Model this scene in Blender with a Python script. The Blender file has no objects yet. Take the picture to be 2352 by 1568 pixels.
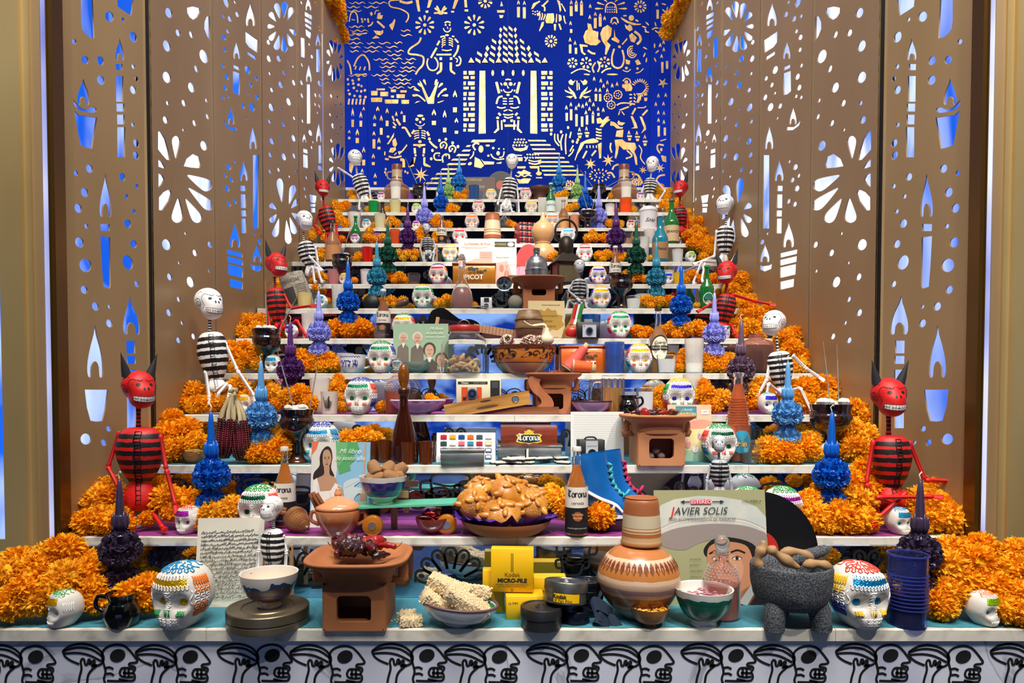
import bpy,math,random
from mathutils import Vector,Matrix,noise as mnoise
R=math.radians
random.seed(11)
SC=bpy.context.scene
COL=SC.collection

# ------------------------------------------------------------------ camera
F=1567.0  # focal length in pixels of the 2352 px wide frame
STEP=0.28  # depth of one tread of the altar
CAMY=-6.22*STEP
CAMZ=0.5993
PITCH=R(1.6)
PPX,PPY=1152.5,900+F*math.tan(PITCH)
XC=0.046  # middle of the altar
cam=bpy.data.cameras.new('camera')
camo=bpy.data.objects.new('camera',cam)
COL.objects.link(camo)
camo.location=(0,CAMY,CAMZ)
camo.rotation_euler=(R(90)-PITCH,0,0)
cam.sensor_width=36.0
cam.lens=36.0*F/2352
cam.shift_x=(1176-PPX)/2352
cam.shift_y=(PPY-784)/2352
cam.clip_end=60
SC.camera=camo

# ------------------------------------------------------------------ world, lamps, exposure
w=bpy.data.worlds.new('gallery_dusk')
SC.world=w
w.use_nodes=True
w.node_tree.nodes['Background'].inputs[0].default_value=(0.50,0.52,0.62,1)
w.node_tree.nodes['Background'].inputs[1].default_value=0.42
def area(name,loc,target,size,power,color=(1,0.93,0.84),size_y=None,spread=None):
 l=bpy.data.lights.new(name,'AREA')
 l.energy=power;l.color=color;l.size=size
 if size_y:l.shape='RECTANGLE';l.size_y=size_y
 if spread:l.spread=R(spread)
 o=bpy.data.objects.new(name,l);COL.objects.link(o)
 o.location=loc
 o.rotation_euler=(Vector(target)-Vector(loc)).to_track_quat('-Z','Y').to_euler()
 return o
def spot(name,loc,target,power,ang,blend=0.6,color=(1,0.93,0.84),r=0.05):
 l=bpy.data.lights.new(name,'SPOT')
 l.energy=power;l.color=color;l.spot_size=R(ang);l.spot_blend=blend;l.shadow_soft_size=r
 o=bpy.data.objects.new(name,l);COL.objects.link(o)
 o.location=loc
 o.rotation_euler=(Vector(target)-Vector(loc)).to_track_quat('-Z','Y').to_euler()
 return o
area('ceiling_track_light',(XC,-1.3,4.9),(XC,1.4,0.7),2.6,230,(1,0.94,0.86),0.9)
area('niche_top_light',(XC,1.6,4.6),(XC,2.6,1.2),1.8,34,(1,0.95,0.9),1.2)
spot('track_spot_middle',(0.3,-0.8,4.3),(0.12,2.35,1.35),480,17,0.8)
spot('track_spot_left',(-1.2,-1.9,3.5),(-0.8,0.6,0.4),170,40)
spot('track_spot_right',(1.4,-1.9,3.5),(1.0,0.6,0.3),300,42)
spot('track_spot_front',(0.5,-2.2,3.2),(0.4,0.3,0.2),130,42)
SC.view_settings.view_transform='Standard'
SC.view_settings.look='None'
SC.view_settings.exposure=0.14
SC.view_settings.gamma=1.0
SC.view_settings.use_curve_mapping=False

# ------------------------------------------------------------------ pixel <-> place
FWD=Vector((0,math.cos(PITCH),-math.sin(PITCH)))
UP=Vector((0,math.sin(PITCH),math.cos(PITCH)))
CP=Vector((0,CAMY,CAMZ))
def ray(x,y):
 return FWD+Vector(((x-PPX)/F,0,0))-UP*((y-PPY)/F)
def W(x,y,Y):  # the point of the upright plane at depth Y seen at photo pixel x, y
 r=ray(x,y)
 return CP+r*((Y-CAMY)/r.y)
def WX(x,y,X):  # the same for the side wall plane at X
 r=ray(x,y)
 return CP+r*((X)/r.x)
YK=[1445,1233,1068,952,857,777,708,652,601,559,523,487,457,430]
def yk(k):return k*STEP
ZK=[W(1152,YK[k],yk(k)).z for k in range(14)]
def sc(Y,z=0.6):  # photo pixels per metre at that depth
 return F/FWD.dot(Vector((0,Y,z))-CP)
def P(x,k,t=0.5,z=0.0):  # a point on shelf k, t of the way to its back, at photo column x
 Y=yk(k)+t*(STEP-0.03)
 zz=ZK[k]+z
 return Vector(((x-PPX)/sc(Y,zz),Y,zz))

# ------------------------------------------------------------------ materials
def lin(c):
 if isinstance(c,str):
  c=tuple(int(c[i:i+2],16)for i in(0,2,4))
 return tuple(((v/255)/12.92 if v/255<=0.04045 else((v/255+0.055)/1.055)**2.4)for v in c)+(1,)
_m={}
def mat(c,rough=0.6,metal=0,tr=0,em=0,bump=0,bs=40,var=0,coat=0,ior=1.45,sub=0,aniso=None,key=None):
 """plain surface: colour, gloss, optional fine relief and tone variation"""
 kk=(c,rough,metal,tr,em,bump,bs,var,coat,sub)
 if kk in _m:return _m[kk]
 m=bpy.data.materials.new('m_'+str(key or c));m.use_nodes=True
 nt=m.node_tree;b=nt.nodes['Principled BSDF'];L=nt.links.new
 b.inputs['Base Color'].default_value=lin(c)
 b.inputs['Roughness'].default_value=rough
 b.inputs['Metallic'].default_value=metal
 b.inputs['IOR'].default_value=ior
 if tr:b.inputs['Transmission Weight'].default_value=tr
 if coat:b.inputs['Coat Weight'].default_value=coat;b.inputs['Coat Roughness'].default_value=0.12
 if sub:
  b.inputs['Subsurface Weight'].default_value=sub;b.inputs['Subsurface Scale'].default_value=0.01
 if em:
  b.inputs['Emission Color'].default_value=lin(c);b.inputs['Emission Strength'].default_value=em
 if bump or var:
  tc=nt.nodes.new('ShaderNodeTexCoord');n=nt.nodes.new('ShaderNodeTexNoise')
  n.inputs['Scale'].default_value=bs;n.inputs['Detail'].default_value=4
  L(tc.outputs['Object'],n.inputs['Vector'])
  if bump:
   bp=nt.nodes.new('ShaderNodeBump');bp.inputs['Strength'].default_value=bump
   bp.inputs['Distance'].default_value=0.004
   L(n.outputs['Fac'],bp.inputs['Height']);L(bp.outputs['Normal'],b.inputs['Normal'])
  if var:
   n2=nt.nodes.new('ShaderNodeTexNoise');n2.inputs['Scale'].default_value=bs*0.35;n2.inputs['Detail'].default_value=5
   L(tc.outputs['Object'],n2.inputs['Vector'])
   mx=nt.nodes.new('ShaderNodeMix');mx.data_type='RGBA'
   cc=lin(c)
   mx.inputs['A'].default_value=tuple(v*(1-var)for v in cc[:3])+(1,)
   mx.inputs['B'].default_value=tuple(min(1,v*(1+var))for v in cc[:3])+(1,)
   L(n2.outputs['Fac'],mx.inputs['Factor']);L(mx.outputs['Result'],b.inputs['Base Color'])
 _m[kk]=m
 return m
def paper_translucent(m,amt=0.35):
 """thin petals let light through"""
 nt=m.node_tree;L=nt.links.new;b=nt.nodes['Principled BSDF'];t=nt.nodes.new('ShaderNodeBsdfTranslucent');mx=nt.nodes.new('ShaderNodeMixShader');out=nt.nodes['Material Output']
 mx.inputs[0].default_value=amt
 src=b.inputs['Base Color'].links[0].from_socket if b.inputs['Base Color'].links else None
 if src:L(src,t.inputs['Color'])
 L(b.outputs[0],mx.inputs[1]);L(t.outputs[0],mx.inputs[2]);L(mx.outputs[0],out.inputs['Surface'])
 return m
def glass(c,rough=0.03,tr=0.94,ior=1.3):
 return mat(c,rough,0,tr,ior=ior)
def bands(name,stops,lo,hi,rough=0.5,axis='Z',wob=0.0,coat=0,const=True,bump=0.0):
 """colour rings along one object axis (painted pottery, stripes)"""
 m=bpy.data.materials.new(name);m.use_nodes=True
 nt=m.node_tree;b=nt.nodes['Principled BSDF'];L=nt.links.new
 tc=nt.nodes.new('ShaderNodeTexCoord');sp=nt.nodes.new('ShaderNodeSeparateXYZ')
 L(tc.outputs['Object'],sp.inputs[0])
 mr=nt.nodes.new('ShaderNodeMapRange');mr.inputs['From Min'].default_value=lo;mr.inputs['From Max'].default_value=hi
 src=sp.outputs[axis]
 n=nt.nodes.new('ShaderNodeTexNoise');n.inputs['Scale'].default_value=25;L(tc.outputs['Object'],n.inputs['Vector'])
 if wob:
  mu=nt.nodes.new('ShaderNodeMath');mu.operation='MULTIPLY_ADD';mu.inputs[1].default_value=wob
  L(n.outputs['Fac'],mu.inputs[0]);L(src,mu.inputs[2]);src=mu.outputs[0]
 L(src,mr.inputs['Value'])
 cr=nt.nodes.new('ShaderNodeValToRGB');cr.color_ramp.interpolation='CONSTANT' if const else 'LINEAR'
 e=cr.color_ramp.elements
 while len(e)<len(stops):e.new(0.5)
 for i,(p_,c_)in enumerate(stops):
  e[i].position=p_;e[i].color=lin(c_)
 L(mr.outputs['Result'],cr.inputs['Fac']);L(cr.outputs['Color'],b.inputs['Base Color'])
 b.inputs['Roughness'].default_value=rough
 if coat:b.inputs['Coat Weight'].default_value=coat
 if bump:
  bp=nt.nodes.new('ShaderNodeBump');bp.inputs['Strength'].default_value=bump;bp.inputs['Distance'].default_value=0.003
  L(n.outputs['Fac'],bp.inputs['Height']);L(bp.outputs['Normal'],b.inputs['Normal'])
 return m
def mixed(name,c1,c2,scale=6,stretch=(1,1,1),rough=0.5,metal=0,detail=6,bump=0,lo=0.4,hi=0.6,coat=0,em=0,dist=0):
 """two-tone noise (wood grain, marble, glaze, lit cloth)"""
 m=bpy.data.materials.new(name);m.use_nodes=True
 nt=m.node_tree;b=nt.nodes['Principled BSDF'];L=nt.links.new
 tc=nt.nodes.new('ShaderNodeTexCoord');mp=nt.nodes.new('ShaderNodeMapping');mp.inputs['Scale'].default_value=stretch
 L(tc.outputs['Object'],mp.inputs['Vector'])
 n=nt.nodes.new('ShaderNodeTexNoise');n.inputs['Scale'].default_value=scale;n.inputs['Detail'].default_value=detail
 n.inputs['Distortion'].default_value=dist
 L(mp.outputs['Vector'],n.inputs['Vector'])
 cr=nt.nodes.new('ShaderNodeValToRGB');cr.color_ramp.elements[0].position=lo;cr.color_ramp.elements[1].position=hi
 cr.color_ramp.elements[0].color=lin(c1);cr.color_ramp.elements[1].color=lin(c2)
 L(n.outputs['Fac'],cr.inputs['Fac'])
 L(cr.outputs['Color'],b.inputs['Base Color'])
 b.inputs['Roughness'].default_value=rough;b.inputs['Metallic'].default_value=metal
 if coat:b.inputs['Coat Weight'].default_value=coat
 if em:
  L(cr.outputs['Color'],b.inputs['Emission Color']);b.inputs['Emission Strength'].default_value=em
 if bump:
  bp=nt.nodes.new('ShaderNodeBump');bp.inputs['Strength'].default_value=bump;bp.inputs['Distance'].default_value=0.003
  L(n.outputs['Fac'],bp.inputs['Height']);L(bp.outputs['Normal'],b.inputs['Normal'])
 return m

# ------------------------------------------------------------------ mesh collector
class MB:
 def __init__(s,T=None):
  s.v=[];s.f=[];s.mi=[];s.m=0;s.T=T or Matrix()
 def add(s,vs,fs):
  o=len(s.v)
  s.v+=[s.T@Vector(v)for v in vs]
  s.f+=[tuple(i+o for i in f)for f in fs]
  s.mi+=[s.m]*len(fs)
  return s
 def box(s,x0,x1,y0,y1,z0,z1,bv=0.0):
  if bv:
   pts=[]
   c=min(bv,(x1-x0)/2.01,(z1-z0)/2.01)
   pl=[(x0+c,z0),(x1-c,z0),(x1,z0+c),(x1,z1-c),(x1-c,z1),(x0+c,z1),(x0,z1-c),(x0,z0+c)]
   return s.prism(pl,y0,y1,'Y')
  vs=[(x,y,z)for x in(x0,x1)for y in(y0,y1)for z in(z0,z1)]
  return s.add(vs,[(0,1,3,2),(4,6,7,5),(0,4,5,1),(2,3,7,6),(0,2,6,4),(1,5,7,3)])
 def prism(s,pl,a,b,axis='Y'):
  n=len(pl)
  def q(u,v,w):return{'Y':(u,w,v),'Z':(u,v,w),'X':(w,u,v)}[axis]
  vs=[q(u,v,a)for u,v in pl]+[q(u,v,b)for u,v in pl]
  fs=[tuple(range(n)),tuple(range(2*n-1,n-1,-1))]+[(i,(i+1)%n,n+(i+1)%n,n+i)for i in range(n)]
  return s.add(vs,fs)
 def lathe(s,prof,n=24,cx=0,cy=0,sx=1,sy=1,sq=0,close=True,wob=None):
  """prof: (radius, z) list; sq>0 squares the section; wob(angle, i) scales the radius"""
  vs=[]
  for i,(r,z)in enumerate(prof):
   for j in range(n):
    a=2*math.pi*(j+0.5)/n
    ca,sa=math.cos(a),math.sin(a)
    if sq:
     e=1-sq
     ca,sa=math.copysign(abs(ca)**e,ca),math.copysign(abs(sa)**e,sa)
    rr=r*(wob(a,i)if wob else 1)
    vs.append((cx+rr*ca*sx,cy+rr*sa*sy,z))
  fs=[(i*n+j,i*n+(j+1)%n,(i+1)*n+(j+1)%n,(i+1)*n+j)for i in range(len(prof)-1)for j in range(n)]
  if close:
   fs.append(tuple(range(n-1,-1,-1)));k=(len(prof)-1)*n
   fs.append(tuple(range(k,k+n)))
  return s.add(vs,fs)
 def ell(s,c,r,n=16,m=10):
  prof=[(max(1e-4,math.sin(math.pi*i/m)),-math.cos(math.pi*i/m))for i in range(m+1)]
  vs=[]
  for rr,z in prof:
   for j in range(n):
    a=2*math.pi*j/n
    vs.append((c[0]+r[0]*rr*math.cos(a),c[1]+r[1]*rr*math.sin(a),c[2]+r[2]*z))
  return s.add(vs,[(i*n+j,i*n+(j+1)%n,(i+1)*n+(j+1)%n,(i+1)*n+j)for i in range(m)for j in range(n)])
 def tube(s,pts,r,n=6,closed=False,flat=1.0):
  pts=[Vector(p)for p in pts];N=len(pts)
  if N<2:return s
  rs=r if isinstance(r,(list,tuple))else[r]*N
  vs=[];up=None
  for i,p in enumerate(pts):
   if closed:t=pts[(i+1)%N]-pts[i-1]
   else:t=pts[min(i+1,N-1)]-pts[max(i-1,0)]
   if t.length<1e-9:t=Vector((0,0,1))
   t.normalize()
   if up is None:
    up=t.orthogonal().normalized()
   up=(up-t*up.dot(t))
   if up.length<1e-6:up=t.orthogonal()
   up.normalize();sd=t.cross(up)
   for j in range(n):
    a=2*math.pi*j/n
    vs.append(p+(up*math.cos(a)+sd*math.sin(a)*flat)*rs[i])
  fs=[(i*n+j,i*n+(j+1)%n,(i+1)%N*n+(j+1)%n,(i+1)%N*n+j)for i in range(N if closed else N-1)for j in range(n)]
  if not closed:
   fs+=[tuple(range(n-1,-1,-1)),tuple(range((N-1)*n,N*n))]
  return s.add(vs,fs)
 def ribbon(s,pts,wd,y=0.0,closed=False):
  """flat painted stroke in the local x, z plane facing -y"""
  N=len(pts)
  if N<2:return s
  L_=[];R_=[]
  for i in range(N):
   if closed:a,b=pts[i-1],pts[(i+1)%N]
   else:a,b=pts[max(i-1,0)],pts[min(i+1,N-1)]
   dx,dz=b[0]-a[0],b[1]-a[1];l=math.hypot(dx,dz)or 1
   h=(wd[i]if isinstance(wd,(list,tuple))else wd)/2
   L_.append((pts[i][0]-dz/l*h,y,pts[i][1]+dx/l*h));R_.append((pts[i][0]+dz/l*h,y,pts[i][1]-dx/l*h))
  M=N if closed else N-1
  return s.add(L_+R_,[(i,(i+1)%N,N+(i+1)%N,N+i)for i in range(M)])
 def poly(s,pts,y=0.0):
  return s.add([(p[0],y,p[1])for p in pts],[tuple(range(len(pts)))])
 def disc(s,cx,cz,rx,rz=None,y=0.0,n=14,rot=0):
  rz=rz or rx;c,d=math.cos(rot),math.sin(rot)
  return s.poly([(cx+rx*math.cos(a)*c-rz*math.sin(a)*d,cz+rx*math.cos(a)*d+rz*math.sin(a)*c)for a in[2*math.pi*i/n for i in range(n)]],y)
 def mesh(s,name,mats,smooth=False):
  me=bpy.data.meshes.new(name)
  me.from_pydata(s.v,[],s.f)
  for m in(mats if isinstance(mats,(list,tuple))else[mats]):me.materials.append(m)
  me.polygons.foreach_set('material_index',s.mi)
  if smooth:
   me.shade_smooth()
   if smooth is not True:me.set_sharp_from_angle(angle=R(smooth))
  me.update()
  return me
 def obj(s,name,mats,parent=None,smooth=False,loc=None,**kw):
  o=bpy.data.objects.new(name,s.mesh(name,mats,smooth));COL.objects.link(o)
  if parent:o.parent=parent
  if loc is not None:o.location=loc
  tag(o,**kw)
  return o
def tag(o,label=None,cat=None,group=None,kind=None):
 if label:o['label']=label
 if cat:o['category']=cat
 if group:o['group']=group
 if kind:o['kind']=kind
 return o
def root(name,loc,label,cat,rz=0,group=None,s=1.0,rx=0,ry=0):
 o=bpy.data.objects.new(name,None);COL.objects.link(o)
 o.empty_display_size=0.02
 o.location=loc;o.rotation_euler=(rx,ry,rz);o.scale=(s,s,s)
 return tag(o,label,cat,group)
def inst(o,me,name,parent=None,mats=None,loc=(0,0,0),rot=(0,0,0),s=(1,1,1)):
 n=bpy.data.objects.new(name,me);COL.objects.link(n)
 n.parent=parent;n.location=loc;n.rotation_euler=rot;n.scale=s
 if mats:
  for i,m in enumerate(mats):
   if m:n.material_slots[i].link='OBJECT';n.material_slots[i].material=m
 return n
def smooth_pts(pts,k=4,closed=False):
 """Catmull-Rom through the points"""
 pts=[Vector(p)if len(p)==3 else Vector((p[0],p[1],0))for p in pts];N=len(pts);out=[]
 for i in range(N if closed else N-1):
  g=(lambda j:pts[j%N])if closed else(lambda j:pts[max(0,min(N-1,j))])
  p0,p1,p2,p3=g(i-1),g(i),g(i+1),g(i+2)
  for j in range(k):
   t=j/k
   out.append(0.5*((2*p1)+(p2-p0)*t+(2*p0-5*p1+4*p2-p3)*t*t+(3*p1-p0-3*p2+p3)*t**3))
 if not closed:out.append(pts[-1])
 return out
def sm2(pts,k=4,closed=False):return[(p.x,p.y)for p in smooth_pts(pts,k,closed)]
def text(s_,size,m,parent,x=0,z=0,y=-0.0006,shear=0,bold=0,align='CENTER',sx=1.0,name='lettering',rot=0,bend=0):
 cu=bpy.data.curves.new('t','FONT');cu.body=s_;cu.size=size;cu.align_x=align;cu.align_y='CENTER'
 cu.shear=shear;cu.offset=bold;cu.resolution_u=3
 t=bpy.data.objects.new('t',cu);COL.objects.link(t)
 bpy.context.view_layer.update()
 me=bpy.data.meshes.new_from_object(t.evaluated_get(bpy.context.evaluated_depsgraph_get()))
 bpy.data.objects.remove(t)
 for v in me.vertices:
  q=v.co.x*sx
  v.co=(bend*math.sin(q/bend),bend-bend*math.cos(q/bend),v.co.y)if bend else(q,0,v.co.y)
 me.materials.clear();me.materials.append(m)
 o=bpy.data.objects.new(name,me);COL.objects.link(o);o.parent=parent
 o.location=(x,y,z);o.rotation_euler=(0,rot,0)
 return o
WHITE=mat('F4F2EC',0.55);BLACK=mat('0C0C0D',0.5);INK=mat('111111',0.7)
# ================================================================== the setting
M_MARBLE=mixed('marble','D9D5C8','F3F0E6',4,(1,3,3),0.35,detail=8,lo=0.35,hi=0.6)
M_EDGE=mixed('stone_edge','B0A998','E2DCCC',14,(1,1,1),0.6,detail=9,bump=0.5,lo=0.3,hi=0.5)
M_TEAL=mixed('teal_paper','2C7285','4593A3',60,(1,8,1),0.75,detail=4,bump=0.35,lo=0.3,hi=0.7)
M_PURP=mixed('purple_paper','7A1D6E','9C3A8C',60,(1,8,1),0.8,detail=4,bump=0.35,lo=0.3,hi=0.7)
M_MIRROR=mat('C6D2E6',0.02,1.0)
M_BROWN=mixed('bronze_panel','9C8058','AE926A',3,(1,1,0.4),0.42,metal=0.25,detail=6,bump=0.05,lo=0.2,hi=0.8)
M_GOLD=mixed('brushed_gold','BFA26A','DDC48C',5,(1,1,0.3),0.34,metal=0.55,detail=6,bump=0.05,lo=0.2,hi=0.8)
M_GOLDD=mat('6E5024',0.3,0.7)
M_DARK=mat('0B0B0E',0.6)
M_LIT=mixed('lit_cloth','1A62D6','E4ECFF',1.5,(1,1.3,0.6),0.6,detail=3,lo=0.38,hi=0.55,em=1.2,dist=0.7)
M_LITB=mixed('lit_blue_cloth','0E58D8','C8DCFF',2.4,(1,1.3,0.5),0.6,detail=3,lo=0.46,hi=0.68,em=1.0,dist=0.9)
M_BLUEWALL=mixed('royal_blue','002088','002A9A',1.2,(1,1,1),0.7,detail=2,lo=0.3,hi=0.7)
M_BLUEWALL.node_tree.nodes['Principled BSDF'].inputs['Specular IOR Level'].default_value=0.08
M_FOIL=mixed('gold_foil','C08E42','E4BE7C',9,(3,1,1),0.33,metal=0.35,detail=3,lo=0.35,hi=0.65,dist=0.8)
M_HALL=mat('10141C',0.8)
M_HALLBLUE=mixed('hall_blue_glow','0A3A9A','A8CCFF',0.9,(1.4,1,2.2),0.6,detail=3,lo=0.42,hi=0.62,em=1.0)
def struct(b,name,m,smooth=False,**kw):
 o=b.obj(name,m,None,smooth);o['kind']='structure'
 if kw.get('label'):o['label']=kw['label']
 return o
struct(MB().box(-6,6,-7,6,-0.62,-0.56),'floor',mixed('floor_tiles','1D222B','39434F',3,rough=0.25,detail=4))
struct(MB().box(-6,6,-7.1,-7,-0.6,9.0),'wall_hall',M_HALL)  # unseen hall wall, raised high so the upper risers mirror dark
struct(MB().box(-2.3,2.3,-6.98,-6.9,-0.5,2.0),'window_1',M_HALLBLUE)  # unseen glowing panel behind the camera, added for the blue in the riser reflections
struct(MB().box(-6.1,-6,-7,6,-0.6,4.6),'wall_left',M_HALL)
struct(MB().box(6,6.1,-7,6,-0.6,4.6),'wall_right',M_HALL)
struct(MB().box(-6,6,5.9,6,-0.6,4.6),'wall_back',M_HALL)

YB=yk(13)+0.3
HW=1.268  # half width of the niche
SLAB_T=[0.031,0.024,0.026,0.026,0.025,0.026,0.028,0.026,0.026,0.026,0.025,0.026,0.025,0.024]
def half(k):return 1.72 if k==0 else(1.32 if k<3 else HW)
altar=[]
for k in range(14):
 y0,y1=yk(k),yk(k+1)
 if k==13:y1=YB
 h=half(k);z=ZK[k]
 x0,x1=XC-h,XC+h
 s=root('altar_step',(XC,y0,z),None,None)
 s.name='trim_%d'%(k+1);s['kind']='structure'
 s['label']=['lowest step of the altar with teal paper, in front','second step up, with magenta paper runner','third step up, with teal paper','fourth step up, purple paper'][k]if k<4 else 'step %s of the white marble altar'%['five','six','seven','eight','nine','ten','eleven','twelve','thirteen','at the very top'][k-4]
 # white marble slabs laid end to end, each one a piece
 rr=random.Random(k)
 cuts=[x0]
 joints={0:[(473,0),(1350+1338/2.347,0)],1:[(700+1430/2.94,1)],2:[(1720,2)],3:[(1182,3)],4:[(1604,4)]}.get(k,[])
 cuts+=[P(a,b,0).x for a,b in joints]
 if not joints:cuts+=[x0+(x1-x0)*(0.42+0.2*rr.random())]
 cuts+=[x1]
 for a,b in zip(cuts,cuts[1:]):
  m_=MB(Matrix.Translation((-XC,-y0,-z)))
  t=SLAB_T[k]
  n=40
  # front edge slightly chipped
  vs=[];
  for i in range(n+1):
   x=a+0.0006+(b-a-0.0012)*i/n
   c1=0.0012*mnoise.noise(Vector((x*30,k,0)));c2=0.0022*mnoise.noise(Vector((x*22,k,9)))
   vs+=[(x,y0+0.001+c1,z-0.003),(x,y0+0.003,z),(x,y0+0.001+abs(c2),z-t),(x,y1+0.01,z),(x,y1+0.01,z-t)]
  fs=[]
  for i in range(n):
   o=i*5;q=o+5
   for e,g in((2,0),(0,1),(1,3),(3,4),(4,2)):fs.append((o+e,q+e,q+g,o+g))
  fs+=[(0,1,3,4,2),tuple(n*5+i for i in(2,4,3,1,0))]
  m_.add(vs,fs)
  m_.obj('marble_slab',M_EDGE,s)
 if k<13:  # mirror riser behind
  zt=ZK[k+1]-SLAB_T[k+1]
  hx=half(k+1)if k else 1.32
  m_=MB(Matrix.Translation((-XC,-y0,-z))).box(XC-hx,XC+hx,y1-0.012,y1-0.004,z,zt)
  m_.obj('mirror_riser',M_MIRROR,s)
 # paper runner with a torn front edge
 pm={0:M_TEAL,1:M_PURP,2:M_TEAL,3:M_PURP,4:M_TEAL,5:M_PURP,6:M_TEAL,7:M_PURP,8:M_TEAL,9:M_PURP}.get(k)
 if pm:
  m_=MB(Matrix.Translation((-XC,-y0,-z)));n=300
  a,b=x0+(0 if k==0 else 0.12),x1-(0 if k==0 else 0.12)
  vs=[]
  for i in range(n+1):
   x=a+(b-a)*i/n
   e=0.012+0.010*mnoise.noise(Vector((x*5,k*3,0)))+0.006*mnoise.noise(Vector((x*40,k,5)))
   if k>2:e=0.006+0.008*mnoise.noise(Vector((x*9,k*3,0)))
   vs+=[(x,y0+max(0.001,e),z+0.0012+0.0006*mnoise.noise(Vector((x*60,1,k)))),(x,y1-0.014,z+0.0012)]
  m_.add(vs,[(2*i,2*i+2,2*i+3,2*i+1)for i in range(n)])
  m_.obj('paper_runner',pm,s)
 altar.append(s)
# front face of the lowest step: veined marble board with printed skeleton frieze
zf=ZK[0]-0.031
fr=root('front_board',(XC,0.012,-0.56),None,None);fr.name='trim_15';fr['kind']='structure';fr['label']='marble board below the lowest step printed with black skulls'
M_VEIN=mixed('veined_marble','7E8496','C9CEDC',2.5,(1,1,2.2),0.3,detail=12,lo=0.44,hi=0.5,dist=1.2)
M_FRONT=bpy.data.materials.new('front_marble');M_FRONT.use_nodes=True
def _fm():
 nt=M_FRONT.node_tree;b=nt.nodes['Principled BSDF'];L=nt.links.new
 tc=nt.nodes.new('ShaderNodeTexCoord');n=nt.nodes.new('ShaderNodeTexNoise');n.inputs['Scale'].default_value=1.6;n.inputs['Detail'].default_value=10;n.inputs['Distortion'].default_value=1.0
 L(tc.outputs['Object'],n.inputs['Vector'])
 cr=nt.nodes.new('ShaderNodeValToRGB');e=cr.color_ramp.elements
 e[0].position=0.485;e[0].color=lin('D4D8E6');e[1].position=0.5;e[1].color=lin('A4A9B8')
 x=e.new(0.507);x.color=lin('DCE0EC');x=e.new(0.7);x.color=lin('C6CCDE')
 L(n.outputs['Fac'],cr.inputs['Fac']);L(cr.outputs['Color'],b.inputs['Base Color']);b.inputs['Roughness'].default_value=0.28
_fm()
MB().box(-1.72,1.72,0,0.02,0,zf+0.56).obj('marble_board',M_FRONT,fr)

# the printed motif: skull in profile carrying a basket on a raised hand (coordinates: photo crop, 2.94x)
def A2(l):return[(a/2.94,b/2.94)for a,b in l]
HEAD=A2([(712,1600),(712,1540),(700,1500),(712,1450),(700,1395),(690,1345),(700,1305),(735,1278),(790,1266),(840,1275),(872,1300),(905,1340),(928,1376),(912,1388),(878,1392),(872,1408),(905,1415),(912,1430),(900,1452),(910,1480),(900,1508),(860,1512),(800,1500)])
MOUTH=A2([(812,1440),(828,1425),(868,1425),(900,1432)]),A2([(812,1440),(808,1462),(822,1482),(860,1488),(900,1484)]),A2([(842,1428),(840,1484)]),A2([(868,1428),(868,1486)]),A2([(828,1458),(900,1460)])
MARKS=A2([(712,1425),(740,1420),(765,1432)]),A2([(716,1465),(745,1462),(768,1474)]),A2([(720,1512),(800,1514),(860,1512)]),A2([(722,1545),(860,1548)]),A2([(730,1575),(850,1578)]),A2([(640,1600),(700,1570),(760,1562),(860,1570),(930,1600)])
BASK=A2([(425,1310),(475,1275),(550,1260),(620,1272),(670,1300),(700,1345),(690,1390),(650,1410),(615,1412)]),A2([(425,1310),(440,1345),(480,1375),(535,1398)]),A2([(430,1308),(520,1286),(620,1298),(697,1350)]),A2([(436,1326),(520,1322),(600,1336),(685,1378)])
ARM=A2([(520,1600),(532,1500),(550,1430),(545,1385),(556,1362),(570,1370),(575,1400),(590,1398),(598,1368),(610,1372),(606,1400),(620,1385),(634,1372),(640,1384),(622,1410),(640,1402),(650,1410),(612,1445),(590,1490),(582,1600)]),
def motif(m_,ox,oy,sc_,y,mir=1):
 """ox, oy: photo-pixel offset of the motif; sc_ metres per pixel; local x/z plane at depth y"""
 def q(l):return[((a*mir+ox)*sc_,-(b+oy)*sc_)for a,b in l]
 for l in(HEAD,*MOUTH,*MARKS,*BASK,*ARM):
  m_.ribbon(q(sm2(l,3)),5.2*sc_,y)
 c=q([(795/2.94,1340/2.94)])[0]
 m_.disc(c[0],c[1],18.5*sc_,14.5*sc_,y-0.0001,20,R(25)*mir)
S0=sc(0.012,zf-0.03)
m_=MB()
for i in range(-6,9):
 for j,off in((0,0),(1,167)):
  cx=i*355+off
  xx=-1152.5+cx+(270-270)
  motif(m_,xx-0,0 if not j else 3,1/S0,0.0)
# place so that pixel (x, y) of the photograph lands on the board
fo=m_.obj('printed_frieze',INK,fr)
org=W(1152.5,0,0.0110)
ztop=W(1152.5,1050,0.011).z
fo.location=(-XC,-0.0012,ztop+0.56)
bpy.context.view_layer.update()

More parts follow.
